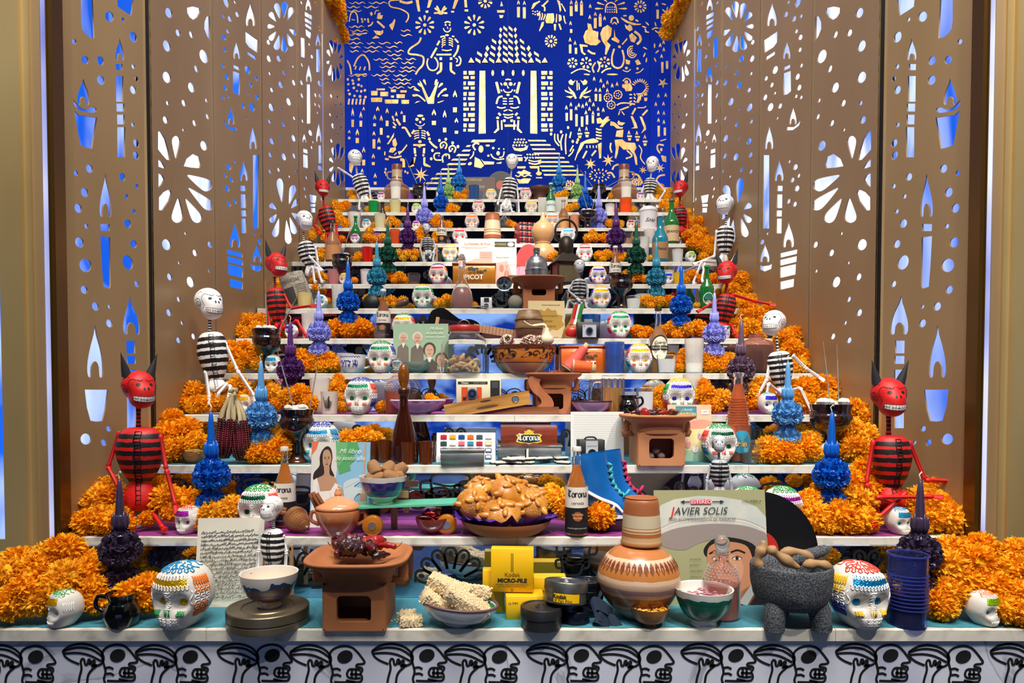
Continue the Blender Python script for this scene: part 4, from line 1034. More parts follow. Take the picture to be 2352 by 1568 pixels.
# ---------------------------------------------------------------- ornate wax candles
def rosette(seed):
 r=random.Random(seed);b=MB();n=26
 for ri,(rad,zz,rf)in enumerate(((0.28,0.42,.06),(0.62,0.36,.12),(1.0,0.16,.17))):
  vs=[];ph=r.uniform(0,6);ph2=r.uniform(0,6)
  for j in range(n):
   a=2*math.pi*j/n;k=1+.10*math.sin(5*a+ph)
   vs+=[(rad*.45*math.cos(a),rad*.45*math.sin(a),zz-.32),(rad*.85*k*math.cos(a),rad*.85*k*math.sin(a),zz-.05+rf*math.sin(7*a+ph2)*.5),(rad*k*math.cos(a)*1.05,rad*k*math.sin(a)*1.05,zz+rf*math.sin(7*a+ph2)+.05)]
  b.add(vs,[q for j in range(n)for q in((3*j,3*((j+1)%n),3*((j+1)%n)+1,3*j+1),(3*j+1,3*((j+1)%n)+1,3*((j+1)%n)+2,3*j+2))])
 return b.mesh('wax_flower',[WHITE],True)
ME_R=[rosette(i)for i in range(3)]
b=MB().lathe(sprof([(.115,0),(.105,.05),(.055,.15),(.05,.2),(.12,.28),(.145,.34),(.10,.43),(.045,.5),(.04,.54)]),16,close=True);ME_CORE=b.mesh('wax_core',[WHITE],True)
b=MB().lathe([(.044,.55),(.040,.7),(.030,.88),(.018,.985),(.004,1.0)],12);ME_TAPER=b.mesh('taper',[WHITE],50)
b=MB().tube([(0,0,.99),(.004,0,1.02),(.014,0,1.05),(-.012,0,1.075),(-.02,0,1.06)],.006,5);ME_WICK=b.mesh('wick',[mat('E8E2D0',.8)],True)
b=MB();b.lathe(sprof([(.03,.50),(.052,.54),(.058,.60),(.045,.66),(.02,.665)]),14)
for i in range(8):
 a=i*math.pi/4;c,s_=math.cos(a),math.sin(a)
 b.tube([(c*.045,s_*.045,.52),(c*.062,s_*.062,.58),(c*.058,s_*.058,.64),(c*(.052+.02*(i%2)),s_*(.052+.02*(i%2)),.70-.03*(i%2))],[.015,.02,.017,.004],6)
ME_CUP=b.mesh('leaf_cup',[WHITE],True)
WAX={n_:mat(c,0.33,sub=0.12,coat=0.25,key='wax_'+n_)for n_,c in dict(plum='43354F',mauve='6C5468',blue='0A62CC',lblue='62A6DE',purple='5C2C74',lav='A2A6F2',teal='3E9CB8',green='1C5E48',lime='A2CC7A',sky='2C8CD8').items()}
def candle(label,x,k,t,tip,base,wax,group='ornate wax candles with ruffled flowers',lean=0,z=None,fat=1.0):
 s=px(k,t);Y=yk(k)+t*(STEP-.03)
 if z is None:loc=W(x,base,Y);loc.z=max(loc.z,ZK[k])
 else:loc=P(x,k,t,z)
 H=(base-tip)*s
 o=root('ruffled_candle',loc,label,'candle',random.random()*6,group,H,R(lean))
 m=WAX[wax]
 inst(None,ME_CORE,'wax_core',o,[m]);inst(None,ME_TAPER,'taper',o,[m]);inst(None,ME_WICK,'wick',o);inst(None,ME_CUP,'leaf_cup',o,[m])
 i=0
 for zz,r_,n,sz,el in((.465,.06,5,.072,40),(.385,.125,7,.088,12),(.30,.14,8,.086,-12),(.235,.08,5,.065,-35),(.12,.085,6,.066,10),(.05,.125,8,.076,0)):
  for j in range(n):
   a=2*math.pi*(j+.5*(i%2))/n+.3*i;e=R(el)
   d=Vector((math.cos(a)*math.cos(e),math.sin(a)*math.cos(e),math.sin(e)))
   q=d.to_track_quat('Z','Y').to_euler()
   inst(None,ME_R[(i+j)%3],'wax_flower',o,[m],(math.cos(a)*r_*fat,math.sin(a)*r_*fat,zz),q,(sz,)*3)
  i+=1
 return o

# ---------------------------------------------------------------- papier mache figures
def _rd(d,els):
 d=Vector(d).normalized();best=0.05
 for(c,r)in els:
  A=sum((d[i]/r[i])**2 for i in range(3));B=-2*sum(d[i]*c[i]/r[i]**2 for i in range(3));C=sum((c[i]/r[i])**2 for i in range(3))-1
  D=B*B-4*A*C
  if D>0:
   t=(-B+math.sqrt(D))/2/A;best=max(best,t)
 return d*best
HEL=[((0,.06,.13),(.40,.43,.38)),((0,-.17,-.18),(.30,.36,.27)),((0,-.25,-.02),(.27,.27,.2))]
_hb=grid_ball(lambda d:_rd(d,HEL),32,24)
for _ in range(2):  # relax the seams between the lobes
 n=32;nv=[v.copy()for v in _hb.v]
 for i in range(1,24):
  for j in range(n):
   q=i*n+j;nv[q]=(_hb.v[q]*2+_hb.v[(i-1)*n+j]+_hb.v[(i+1)*n+j]+_hb.v[i*n+(j+1)%n]+_hb.v[i*n+j-1])/6
 _hb.v=nv
HB=BVHTree.FromPolygons([v[:]for v in _hb.v],_hb.f)
hon=lambda az,el,off=.004:on(az,el,off,HB,(0,0,0))
ME_HEAD=_hb.mesh('head',[WHITE],True)
def patch(b,cx,cz,rx,rz,off=.006,n=14):
 c=hon(cx,cz,off);vs=[hon(cx+rx*math.cos(a),cz+rz*math.sin(a),off)for a in[2*math.pi*i/n for i in range(n)]]
 b.add([c]+vs,[(0,i+1,(i+1)%n+1)for i in range(n)])
b=MB()
for sx in(-1,1):patch(b,sx*24,21,8,6);patch(b,sx*6,6,3,5)
ME_HEYE=b.mesh('painted_eyes',[BLACK])
b=MB();n=12
vs=[hon(-38+76*i/n,-30+13*j/2,.005)for j in range(3)for i in range(n+1)]
b.add(vs,[(j*(n+1)+i,j*(n+1)+i+1,(j+1)*(n+1)+i+1,(j+1)*(n+1)+i)for j in range(2)for i in range(n)])
ME_TEETH=b.mesh('teeth',[WHITE],True)
b=MB();ln=lambda l,r=.005:b.tube([hon(a,e,.007)for a,e in sm2(l,3)],r,3)
ln([(-38,-30),(-20,-32),(0,-32),(20,-32),(38,-30),(40,-23),(38,-17),(20,-16),(0,-16),(-20,-16),(-38,-17),(-40,-23),(-38,-30)]);ln([(-38,-23),(0,-24),(38,-23)])
for i in range(-4,5):ln([(i*8,-31),(i*8,-17)],.004)
for sx in(-1,1):
 ln([(sx*75,5),(sx*85,12),(sx*92,2),(sx*84,-8),(sx*72,-4),(sx*68,10),(sx*80,22),(sx*100,15)]);ln([(sx*30,36),(sx*50,40),(sx*62,25),(sx*55,5),(sx*48,-10),(sx*60,-25)]);ln([(sx*6,40),(sx*16,34),(sx*28,38)]);ln([(sx*65,45),(sx*80,50),(sx*90,40)])
ME_HLINE=b.mesh('painted_lines',[INK],True)
TP=sprof([(.03,1.0),(.13,.97),(.19,.86),(.225,.66),(.215,.45),(.17,.22),(.115,.06),(.10,0)][::-1],4)
b=MB().lathe(TP,24,sy=.8);ME_TORSO=b.mesh('torso',[WHITE],60)
PP=sprof([(.10,1),(.13,.85),(.19,.55),(.21,.3),(.16,.08),(.05,0)][::-1],4)
b=MB().lathe(PP,20,sy=.8);ME_PELV=b.mesh('pelvis',[WHITE],60)
def prad(P_,z_):
 for(r0,z0),(r1,z1)in zip(P_,P_[1:]):
  if z0<=z_<=z1:return r0+(r1-r0)*(z_-z0)/(z1-z0+1e-9)
 return P_[-1][0]
def ladder(P_,z0,z1,n):
 b=MB();y_=lambda x_,z_:-math.sqrt(max(1e-4,prad(P_,z_)**2-x_*x_))*.8-.006
 for sx in(-.028,.028):b.tube([(sx+.006*math.sin(i*1.3),y_(sx,z0+(z1-z0)*i/n),z0+(z1-z0)*i/n)for i in range(n+1)],.006,3)
 for i in range(n+1):
  z_=z0+(z1-z0)*i/n;b.tube([(-.028,y_(.028,z_),z_),(.028,y_(.028,z_),z_)],.0055,3)
 return b
ME_LAD=ladder(TP,.02,.93,16).mesh('spine_ladder',[INK]);ME_LAD2=ladder(PP,.25,.98,5).mesh('spine_ladder',[INK])
st=lambda base:[(0,base),(.05,'141212'),(.12,base),(.20,'141212'),(.29,base),(.36,'141212'),(.45,base),(.52,'141212'),(.61,base),(.67,'141212'),(.76,base),(.82,'141212'),(.90,base)]
ns=lambda base:[(0,base)]+[((i+.0)/11,'141212' if i%2 else base)for i in range(1,11)]
FIG={}
for nm_,c in(('devil','D01A18'),('white','F2F0EE'),('silver','C4C6CC')):
 FIG[nm_]=dict(m=mat(c,.5,bump=.15,bs=20,var=.12,key=nm_),t=bands('stripes_'+nm_,st(c),0,1,.5,wob=.04),n=bands('neck_'+nm_,ns(c),0,1,.5))
HORN=mat('2A2C30',.55)
def figure(label,kind,Y,head,neck,torso,pelvis,arms,legs,group=None,cat='figurine',chair=None):
 """all in photo pixels on the upright plane Y. head (x, y, height, yaw, tilt); torso (x0,y0,x1,y1); limbs lists of (x, y, dy metres)"""
 f=FIG[kind];p0=W(*pelvis[2:4],Y);s=1/sc(Y,p0.z)
 o=root('devil_figure' if kind=='devil' else 'skeleton_figure',p0,label,cat,0,group)
 inv=lambda p:p-p0
 hx,hy,hh,yaw,tilt=head;hp=inv(W(hx,hy,Y));hs=hh*s/.86
 hd=inst(None,ME_HEAD,'head',o,[f['m']],hp,(R(tilt),0,R(yaw)),(hs,)*3)
 inst(None,ME_HEYE,'painted_eyes',hd);inst(None,ME_TEETH,'teeth',hd,[WHITE if kind!='silver' else f['m']]);inst(None,ME_HLINE,'painted_lines',hd)
 if kind=='devil':
  for sx in(-1,1):
   b=MB().lathe([(.12,0),(.09,.2),(.04,.42),(.004,.6)],14);h=b.obj('horn',HORN,hd,60);h.location=(sx*.27,.05,.37);h.rotation_euler=(R(8),sx*R(16),0)
 def seg(nm,me,a,b_,w_,ms,wn=.45):
  A,B=inv(W(*a,Y)),inv(W(*b_,Y));d=A-B
  q=d.to_track_quat('Z','Y').to_euler()if abs(d.x)>1e-4 else(0,0,0)
  rot=(0,math.atan2(d.x,d.z),0)
  return inst(None,me,nm,o,ms,B,rot,(w_*s/wn,w_*s/wn,d.length))
 A,B=inv(W(*neck[0:2],Y)),inv(W(*neck[2:4],Y));d=A-B
 nb=MB().lathe([(.5,0),(.42,.3),(.42,.7),(.5,1)],10).obj('neck',f['n'],o,True)
 nb.location=B;nb.rotation_euler=(0,math.atan2(d.x,d.z),0);nb.scale=(neck[4]*s,neck[4]*s,d.length)
 t_=seg('torso',ME_TORSO,torso[:2],torso[2:4],torso[4],[f['t']])
 inst(None,ME_LAD,'spine_ladder',t_,rot=(0,0,R(yaw*.4)))
 p_=seg('pelvis',ME_PELV,pelvis[:2],pelvis[2:4],pelvis[4],[f['m']],.42)
 inst(None,ME_LAD2,'spine_ladder',p_,rot=(0,0,R(yaw*.4)))
 for nm,ls in(('arm',arms),('leg',legs)):
  for l in ls:
   wd=l[0]*s*.64;q=[inv(W(a,b_,Y+dy))for a,b_,dy in l[1:]]
   q=[W(a,b_,Y+dy)-p0 for a,b_,dy in l[1:]]
   b=MB()
   for u,v in zip(q,q[1:]):
    e=v-u;b.tube([u,u+e*.06,u+e*.12,u+e*.88,u+e*.94,v],[wd*.7,wd*1.15,wd*.85,wd*.8,wd*1.1,wd*.6],8)
   e=(q[-1]-q[-2]).normalized();side=Vector((.6,-.8,0))if nm=='leg' else e
   b.tube([q[-1],q[-1]+(side*.7+e*.3)*wd*3.4],[wd*1.0,wd*1.5],6,flat=.5)
   lm=b.obj(nm,f['m'],o,60)
   b=MB()
   for u,v in zip(q,q[1:]):
    b.tube([u+(v-u)*.12+Vector((0,-wd*.86,0)),u+(v-u)*.88+Vector((0,-wd*.86,0))],wd*.10,3)
   b.obj('painted_line',INK,lm)
 if chair:
  b=MB();x0,y0,x1,y1=chair;a_,c_=inv(W(x0,y0,Y)),inv(W(x1,y1,Y));th=4*s
  for xx in(a_.x,c_.x):b.box(xx-th,xx+th,.03,.03+th*1.5,c_.z,a_.z)
  for zz in(a_.z-th*2,(a_.z*.45+c_.z*.55)):b.box(a_.x,c_.x,.03,.03+th,zz-th,zz+th)
  b.box(a_.x,c_.x,-.02,.04,c_.z+(a_.z-c_.z)*.42,c_.z+(a_.z-c_.z)*.42+th)
  b.obj('wooden_chair',mat('B98F62',.6),o)
 return o

# ---------------------------------------------------------------- boards, books, boxes
class Art:
 """flat print on a face: 0..100 across, 0..100 down"""
 def __init__(s,par,w_,h,y0=0.0):s.p=par;s.w=w_;s.h=h;s.b=MB();s.ms=[];s.y=y0-.0004
 def _m(s,c):
  m=c if not isinstance(c,str)else mat(c,.6)
  if m not in s.ms:s.ms.append(m)
  s.b.m=s.ms.index(m);s.y-=.00012
 def q(s,l):return[((a/100-.5)*s.w,(1-b/100)*s.h)for a,b in l]
 def poly(s,c,l,sm=0):s._m(c);s.b.poly(s.q(sm2(l,4,True)if sm else l),s.y);return s
 def rect(s,c,x0,y0,x1,y1):return s.poly(c,[(x0,y0),(x1,y0),(x1,y1),(x0,y1)])
 def line(s,c,l,wd,sm=1,closed=False):s._m(c);s.b.ribbon(s.q(sm2(l,4,closed)if sm else l),wd/100*s.h,s.y,closed);return s
 def oval(s,c,x,y,rx,ry,rot=0):s._m(c);q=s.q([(x,y)])[0];s.b.disc(q[0],q[1],rx/100*s.w,ry/100*s.h,s.y,20,rot);return s
 def text(s,t,x,y,size,c,**kw):
  q=s.q([(x,y)])[0];s.y-=.00012
  return text(t,size/100*s.h,mat(c,.6),s.p,q[0],q[1],s.y,**kw)
 def done(s,name='cover_print'):
  if s.b.v:s.b.obj(name,s.ms,s.p)
def board(name,label,cat,x,k,t,wpx,hpx,m,th=.004,lean=8,yaw=0,z=0.0,bv=0.0,ry=0,part='cover',group=None,edge=None):
 s=px(k,t,z);loc=P(x,k,t,z);w_,h=wpx*s,hpx*s/math.cos(R(lean))
 o=root(name,loc,label,cat,R(yaw),group,1,-R(lean),R(ry))
 if edge:
  MB().box(-w_/2+.001,w_/2-.002,.001,th-.001,.001,h-.002).obj('pages',edge,o)
  MB().box(-w_/2,w_/2,0,.001,0,h,bv).obj(part,m,o);MB().box(-w_/2,w_/2,th-.001,th,0,h,bv).obj('back_cover',m,o)
  MB().box(-w_/2-.001,-w_/2,0,th,0,h).obj('spine',m,o)
 else:MB().box(-w_/2,w_/2,0,th,0,h,bv).obj(part,m,o)
 return o,Art(o,w_,h)
def cube(name,label,cat,x,k,t,wpx,hpx,dpx,m,yaw=0,z=0.0,bv=.004,part='body',group=None,ry=0):
 """box thing with rounded edges"""
 s=px(k,t,z);loc=P(x,k,t,z);w_,h,d=wpx*s,hpx*s,dpx*s
 o=root(name,loc,label,cat,R(yaw),group,1,0,R(ry))
 rbox(w_,d,h,bv).obj(part,m,o,45,(0,0,0))
 return o,Art(o,w_,h,-d/2)
def rbox(w_,d,h,r=.003,b=None,at=(0,0,0),n=3):
 """rounded box, base centre at origin"""
 b=b or MB();r=min(r,w_/2.1,d/2.1,h/2.1)
 loop=[]
 for cx,cy,a0 in((w_/2-r,d/2-r,0),(-w_/2+r,d/2-r,90),(-w_/2+r,-d/2+r,180),(w_/2-r,-d/2+r,270)):
  for i in range(n+1):
   a=R(a0+90*i/n);loop.append((cx,cy,math.cos(a),math.sin(a)))
 rows=[]
 for zz,k in((0,-r*.5),(r*.5,0),(h-r*.5,0),(h,-r*.5)):rows.append([(at[0]+cx+(r+k)*c,at[1]+cy+(r+k)*s_,at[2]+zz)for cx,cy,c,s_ in loop])
 N=len(loop);vs=[v for row in rows for v in row]
 return b.add(vs,[(i*N+j,i*N+(j+1)%N,(i+1)*N+(j+1)%N,(i+1)*N+j)for i in range(3)for j in range(N)]+[tuple(range(N-1,-1,-1)),tuple(range(3*N,4*N))])

# ---------------------------------------------------------------- clay braziers
CLAY=mixed('terracotta','9C5A30','B87546',5,rough=.75,detail=5,bump=.12,lo=.3,hi=.7)
CLAYL=mixed('terracotta_pale','B87448','CE9060',5,rough=.75,detail=5,bump=.12,lo=.3,hi=.7)
def brazier(label,x,k,t,wrim,wbody,h,m=CLAY,yaw=0,z=0.0,win=(.12,.50,.54)):
 """wrim, wbody, h in photo pixels"""
 s=px(k,t,z);o=root('clay_brazier',P(x,k,t,z),label,'brazier',R(yaw),'square clay braziers');o['s']=s
 W_,B_,H=wrim*s,wbody*s,h*s;hb=B_/2;th=B_*.09
 z0,z1,hw=win[0]*H,win[1]*H,win[2]*B_/2;top=H*.66
 b=MB()
 n=6;r=hw*.3;inner=[]
 for cx,cz,a0 in((hw-r,z1-r,0),(-hw+r,z1-r,90),(-hw+r,z0+r,180),(hw-r,z0+r,270)):
  for i in range(n):a=R(a0+90*i/(n-1));inner.append((cx+r*math.cos(a),cz+r*math.sin(a)))
 hf=hb*.93
 outer=[]
 for(u,v)in inner:
  d=max(abs(u)/hw,abs((v-(z0+z1)/2)/((z1-z0)/2)))
  uu=u/d;vv=(v-(z0+z1)/2)/d
  outer.append((uu/hw*hf,top*.5+vv/((z1-z0)/2)*top*.5))
 N=len(inner)
 vs=[(u,-hb,v)for u,v in outer]+[(u,-hb,v)for u,v in inner]+[(u,-hb+th,v)for u,v in inner]+[(u,-hb+th,v)for u,v in outer]
 b.add(vs,[(i,(i+1)%N,N+(i+1)%N,N+i)for i in range(N)]+[(N+i,N+(i+1)%N,2*N+(i+1)%N,2*N+i)for i in range(N)]+[(2*N+i,2*N+(i+1)%N,3*N+(i+1)%N,3*N+i)for i in range(N)])
 # rounded corner walls
 q=[]
 for cx,cy,a0 in((hf,-hf,-90),(hf,hf,0),(-hf,hf,90),(-hf,-hf,180)):
  for i in range(4):
   a=R(a0+30*i);rr_=hb-hf;q.append((cx+rr_*math.cos(a),cy+rr_*math.sin(a)))
 q=q[0:16]
 M=len(q);b.add([(u,v,0)for u,v in q]+[(u,v,top)for u,v in q],[(i,i+1,M+i+1,M+i)for i in range(M-1)])
 qi=[(u*.84,v*.84)for u,v in q];b.add([(u,v,th)for u,v in qi]+[(u,v,top)for u,v in qi],[(i+1,i,M+i,M+i+1)for i in range(M-1)]+[tuple(range(M))])
 b.add([(u,v,0)for u,v in q],[tuple(range(M))])
 b.obj('fire_box',m,o,45)
 pr=[(B_*.66,top*.96),(B_*.68,H*.74),(W_*.5,H*.84),(W_*.62,H*.92),(W_*.66,H*.965),(W_*.655,H*1.0),(W_*.60,H*1.0),(W_*.5,H*.93),(W_*.25,H*.86),(.001,H*.84)]
 pr=[(a*.82,c)for a,c in pr]
 MB().lathe(sprof(pr,3),40,sq=.42).obj('flared_bowl',m,o,60)
 for sx in(-1,1):
  pts=[(sx*(B_*.52),0,H*.62),(sx*(B_*.70),0,H*.60),(sx*W_*.46,0,H*.68),(sx*W_*.46,0,H*.80),(sx*W_*.42,0,H*.88)]
  MB().tube(smooth_pts(pts,3),W_*.032,8,flat=1.8).obj('lug_handle',m,o,True)
 return o
CHILE=[mat('3A1418',.25,coat=.5,key='chile'),mat('5A1018',.3,coat=.4,key='chile2'),mat('2A1216',.3,coat=.4,key='chile3'),mat('A01818',.35,coat=.3,key='chile4')]
def pods(label,name,cat,group,cen,w_,d,n,mats,L=.05,r=.008,seed=1,stem=True,z_up=.012,round_=0.0):
 """loose dried chiles or pods heaped about a point"""
 rr=random.Random(seed)
 for i in range(n):
  a=rr.uniform(0,6.28);p=Vector(cen)+Vector((rr.uniform(-w_,w_),rr.uniform(-d,d),rr.uniform(0,z_up)))
  ll=L*rr.uniform(.7,1.1);cv=rr.uniform(-.5,.5);R0=r*rr.uniform(.8,1.25)
  o=root(name,p,label,cat,a,group,1,rr.uniform(-.25,.25))
  pts=[(-ll/2,0,0),(-ll*.2,ll*.08*cv,ll*.06),(ll*.15,ll*.12*cv,ll*.04),(ll/2,ll*.3*cv,0)]
  rad=[R0*.7,R0,R0*.85,R0*.15]if rr.random()>round_ else[R0*1.4,R0*2.1,R0*1.9,R0*.6]
  q=smooth_pts(pts,3);n_=len(q);rd=[rad[min(3,int(j*3/(n_-1)))]*(1-(j*3/(n_-1))%1)+rad[min(3,int(j*3/(n_-1))+1)]*((j*3/(n_-1))%1)if j<n_-1 else rad[3]for j in range(n_)]
  rd=[v*(1+.18*math.sin(j*2.3+i))for j,v in enumerate(rd)]
  MB().tube(q,rd,8,flat=.8).obj('pod',mats[rr.randrange(len(mats))],o,True)
  if stem:MB().tube(smooth_pts([(-ll/2,0,0),(-ll*.66,.003,.006),(-ll*.8,-.002,.016)],3),.0013,5).obj('stem',mat('8A6A40',.8),o,True)
# ---------------------------------------------------------------- bottles, glasses, bowls
def ring_text(o,s_,size,m,r,z_,**kw):return text(s_,size,m,o,0,z_,-r-.0008,bend=r,**kw)
def bottle(label,x,k,t,h,wd,m,liquid=None,lvl=.75,cap=None,paper=None,words=(),neck=.36,shoulder=.48,z=0.0,group='glass bottles on the altar',name='glass_bottle',nr=.34,mouth=None):
 """h, wd photo pixels; proportions of a long-neck bottle"""
 s=px(k,t,z);H=h;r=wd/2
 pf=[(r*.9,0),(r,H*.02),(r,H*(1-shoulder)*.98),(r*.93,H*(1-shoulder+.04)),(r*nr*1.3,H*(1-neck*.75)),(r*nr,H*(1-neck*.55)),(r*nr*.93,H*.95),(r*nr*1.15,H*.955),(r*nr*1.1,H)]
 o=turned(name,label,'bottle',x,k,t,pf,m,th=r*.1 if m.node_tree.nodes['Principled BSDF'].inputs['Transmission Weight'].default_value>0 else 0,z=z,group=group,n=20,curve=False,body='glass')
 if liquid:
  L_=H*lvl;q=[(a*.86,max(b_,H*.015))for a,b_ in pf if b_<L_]
  rl=q[-1][0]
  for(r0,z0),(r1,z1)in zip(pf,pf[1:]):
   if z0<=L_<=z1 and z1>z0:rl=(r0+(r1-r0)*(L_-z0)/(z1-z0))*.86
  q.append((rl,L_));MB().lathe([(a*s,b_*s)for a,b_ in q],20).obj('liquid',liquid,o,40)
 if cap:MB().lathe([(r*nr*1.25*s,H*.955*s),(r*nr*1.3*s,H*.97*s),(r*nr*1.15*s,H*1.005*s)],20,wob=lambda a,i:1+.03*math.cos(a*20)).obj('cap',cap,o,40)
 if paper:
  for(c,a,b_)in paper:MB().lathe([(r*1.012*s,H*a*s),(r*1.012*s,H*b_*s)],24,close=False).obj('paper_label',mat(c,.55),o,True)
 for(w_,size,c,zz,*kw)in words:ring_text(o,w_,size*s,mat(c,.6),r*1.02*s,H*zz*s,**(kw[0]if kw else{}))
 return o
G_CLEAR=glass('FBFDFD',.02,.98,1.12);G_GREEN=mat('1C8A3A',.08,coat=.6,tr=.35);G_AMBER=glass('B86A20',.05,.85,1.3)
BEER=mat('F08A08',.1,tr=.2,coat=.6,sub=.3);BEERD=mat('A85A10',.12,tr=.2,coat=.6)
FROST=mat('F8F5F0',.22,tr=.65,ior=1.15);SILV=mat('C8CCD2',.28,.9)
# old black-letter strokes, drawn with a slanted pen
GOTH={'C':(.66,[[(.56,.78),(.42,.88),(.22,.80),(.08,.56),(.10,.26),(.30,.04),(.50,.08),(.60,.24)],[(.32,.86),(.30,.12)],[(.02,.92),(.14,.98),(.30,.86)]]),
  'o':(.48,[[(.06,.14),(.06,.46),(.22,.62),(.40,.46),(.40,.14),(.22,-.02),(.06,.14)]]),
  'r':(.42,[[(.06,.0),(.06,.5)],[(-.02,.5),(.06,.62),(.12,.48)],[(.12,.46),(.26,.62),(.36,.50)]]),
  'n':(.50,[[(.06,.0),(.06,.5)],[(-.02,.5),(.06,.62)],[(.08,.46),(.26,.62),(.38,.48),(.38,.12),(.48,.02)]]),
  'a':(.52,[[(.06,.46),(.22,.62),(.37,.50),(.37,.12),(.48,.02)],[(.37,.34),(.12,.28),(.05,.14),(.18,.0),(.36,.14)]])}
def gothic(word,size,m,o,x,z_,y=0.0,bend=0.0):
 wd_=sum(GOTH[c][0]for c in word);cx=-wd_/2;b=MB();pen=R(40)
 for c in word:
  for st_ in GOTH[c][1]:
   w_=[]
   for i in range(len(st_)):
    a,e=st_[max(i-1,0)],st_[min(i+1,len(st_)-1)];w_.append(size*(.05+.12*abs(math.sin(math.atan2(e[1]-a[1],e[0]-a[0])-pen))))
   y-=.00003;b.ribbon([((cx+u)*size,(v-.3)*size)for u,v in st_],w_,y)
  cx+=GOTH[c][0]
 if bend:
  for v in b.v:u=v.x;r_=bend-v.y;v.x,v.y=r_*math.sin(u/bend),-r_*math.cos(u/bend)
 q=b.obj('lettering',m,o);q.location=(x,0,z_);return q
def corona(label,x,k,t,h,wd,z=0.0):
 o=corona_(label,x,k,t,h,wd,z);s=px(k,t)
 gothic('Corona',wd*.31*s,mat('14162A',.6),o,0,h*.475*s,0,wd*.515*s)
 b=MB();r_=wd*.515*s;vs=[(0,-r_,h*.235*s)]+[(r_*math.sin(.42*math.cos(a)),-r_*math.cos(.42*math.cos(a)),(h*.235+wd*.21*math.sin(a))*s)for a in[2*math.pi*i/20 for i in range(20)]]
 b.add(vs,[(0,i+1,(i+1)%20+1)for i in range(20)]);b.obj('copper_seal',mat('B8642A',.4,.3),o,True)
 return o
def corona_(label,x,k,t,h,wd,z=0.0):
 return bottle(label,x,k,t,h,wd,G_CLEAR,BEER if k<3 else BEERD,.80,mat('E8E6DC',.4),[('E6E0D2',.33,.56),('17161C',.04,.33)],
                  [('cerveza',wd*.19,'222222',.385),('LA CERVEZA',wd*.09,'F0D8A8',.255),('MAS FINA',wd*.09,'F0D8A8',.215),('IMPORTED BEER FROM MEXICO',wd*.07,'D8D0C0',.10)],group='clear beer bottles with cream and black labels')
def tumbler(label,x,k,t,h,wd,m,liquid=None,lvl=.6,name='drinking_glass',cat='glass',group='drinking glasses',taper=.85,z=0.0,rings=0,wk=None,lm=None):
 r=wd/2;pf=[(r*taper,0),(r*(taper+(1-taper)*.5),h*.5),(r,h)]
 if rings:pf=[(r*(1+(.04 if i%2 else 0)),h*i/(2*rings))for i in range(2*rings+1)]
 o=turned(name,label,cat,x,k,t,pf,m,th=max(1,r*.09),z=z,group=group,n=24,curve=False,body='glass')
 s=o['s']
 if liquid:MB().lathe([(r*taper*.85*s,h*.06*s),(r*(taper+(1-taper)*lvl)*.87*s,h*lvl*s)],24).obj('wax' if lm is None else lm,liquid,o,50)
 if wk:MB().tube([(0,0,h*lvl*s),(0,0,h*(lvl+.12)*s)],.6*s+.0005,5).obj('wick',BLACK,o)
 return o
def bowl(label,x,k,t,wd,h,m,inside=None,foot=.45,z=0.0,name='bowl',cat='bowl',group=None,fluted=0,sy=1,ry=0,rz=0,rim=None):
 r=wd/2;pf=[(r*foot*.95,0),(r*foot,h*.03),(r*foot*.95,h*.12),(r*.72,h*.34),(r*.92,h*.68),(r,h)]
 wob=(lambda a,i:1+.035*math.cos(a*fluted)*(1 if i>4 else 0))if fluted else None
 o=turned(name,label,cat,x,k,t,pf,m,th=max(1.5,r*.06),z=z,group=group,n=48 if fluted else 32,wob=wob,sy=sy,ry=ry,rz=rz)
 s=o['s']
 if inside:
  q=[(r*.99,h*.995),(r*.88,h*.68),(r*.62,h*.35),(.5,h*.16)]
  MB().lathe([(a*s*.965,b_*s+.0006)for a,b_ in sprof(q)],32,close=False,sy=sy).obj('glazed_inside',inside,o,True)
 if rim:MB().tube([(r*s*math.cos(a)*.985,r*s*math.sin(a)*.985*sy,h*s)for a in[2*math.pi*i/32 for i in range(32)]],r*s*.035,6,True).obj('rim',rim,o,True)
 return o
def handle(o,pts,r,m,name='handle'):
 return MB().tube(smooth_pts(pts,4),r,8).obj(name,m,o,True)
GLAZE=mixed('dark_glaze','0A0C12','5A2E10',14,rough=.12,detail=4,lo=.45,hi=.7,coat=.8)
COPAL=mat('E6E4DC',.6,tr=.1)
def goblet(label,x,k,t,wd,top,base,sticks=(),white=True,z=0.0):
 """black glazed incense burner on a stem; top/base photo rows"""
 h=base-top;r=wd/2
 pf=[(r*.62,0),(r*.60,h*.04),(r*.38,h*.12),(r*.30,h*.3),(r*.36,h*.45),(r*.85,h*.62),(r*1.0,h*.78),(r*.9,h*.86),(r*1.0,h*1.0)]
 o=turned('incense_burner',label,'incense burner',x,k,t,pf,GLAZE,th=r*.1,group='black glazed incense burners',z=z,wob=lambda a,i:1+(.02*math.cos(a*12)if i>20 else 0))
 s=o['s'];rr=random.Random(x)
 if white:
  b=MB()
  for i in range(14):b.ell((rr.uniform(-.6,.6)*r*s,rr.uniform(-.6,.6)*r*s,(h*.97+rr.uniform(0,r*.22))*s),(r*.26*s,r*.24*s,r*.2*s),6,4)
  q=b.obj('copal_resin',COPAL,o);q['kind']='stuff'
 for(x0,y0,x1,y1)in sticks:
  a=Vector(((x0-x)*s,.0,(base-y0)*s));c=Vector(((x1-x)*s,-.01,(base-y1)*s))
  st_=root('incense_stick',o.location+c,'grey incense stick standing in the burner: %s'%label,'incense',0,'incense sticks')
  st_['label']=('incense stick in '+label)[:110]
  d=a-c
  MB().tube([(0,0,0),d*.25],.0011,5).obj('bamboo',mat('B89060',.7),st_);MB().tube([d*.25,d],.0022,6).obj('ash_coating',mat('9A9890',.9),st_)
 return o
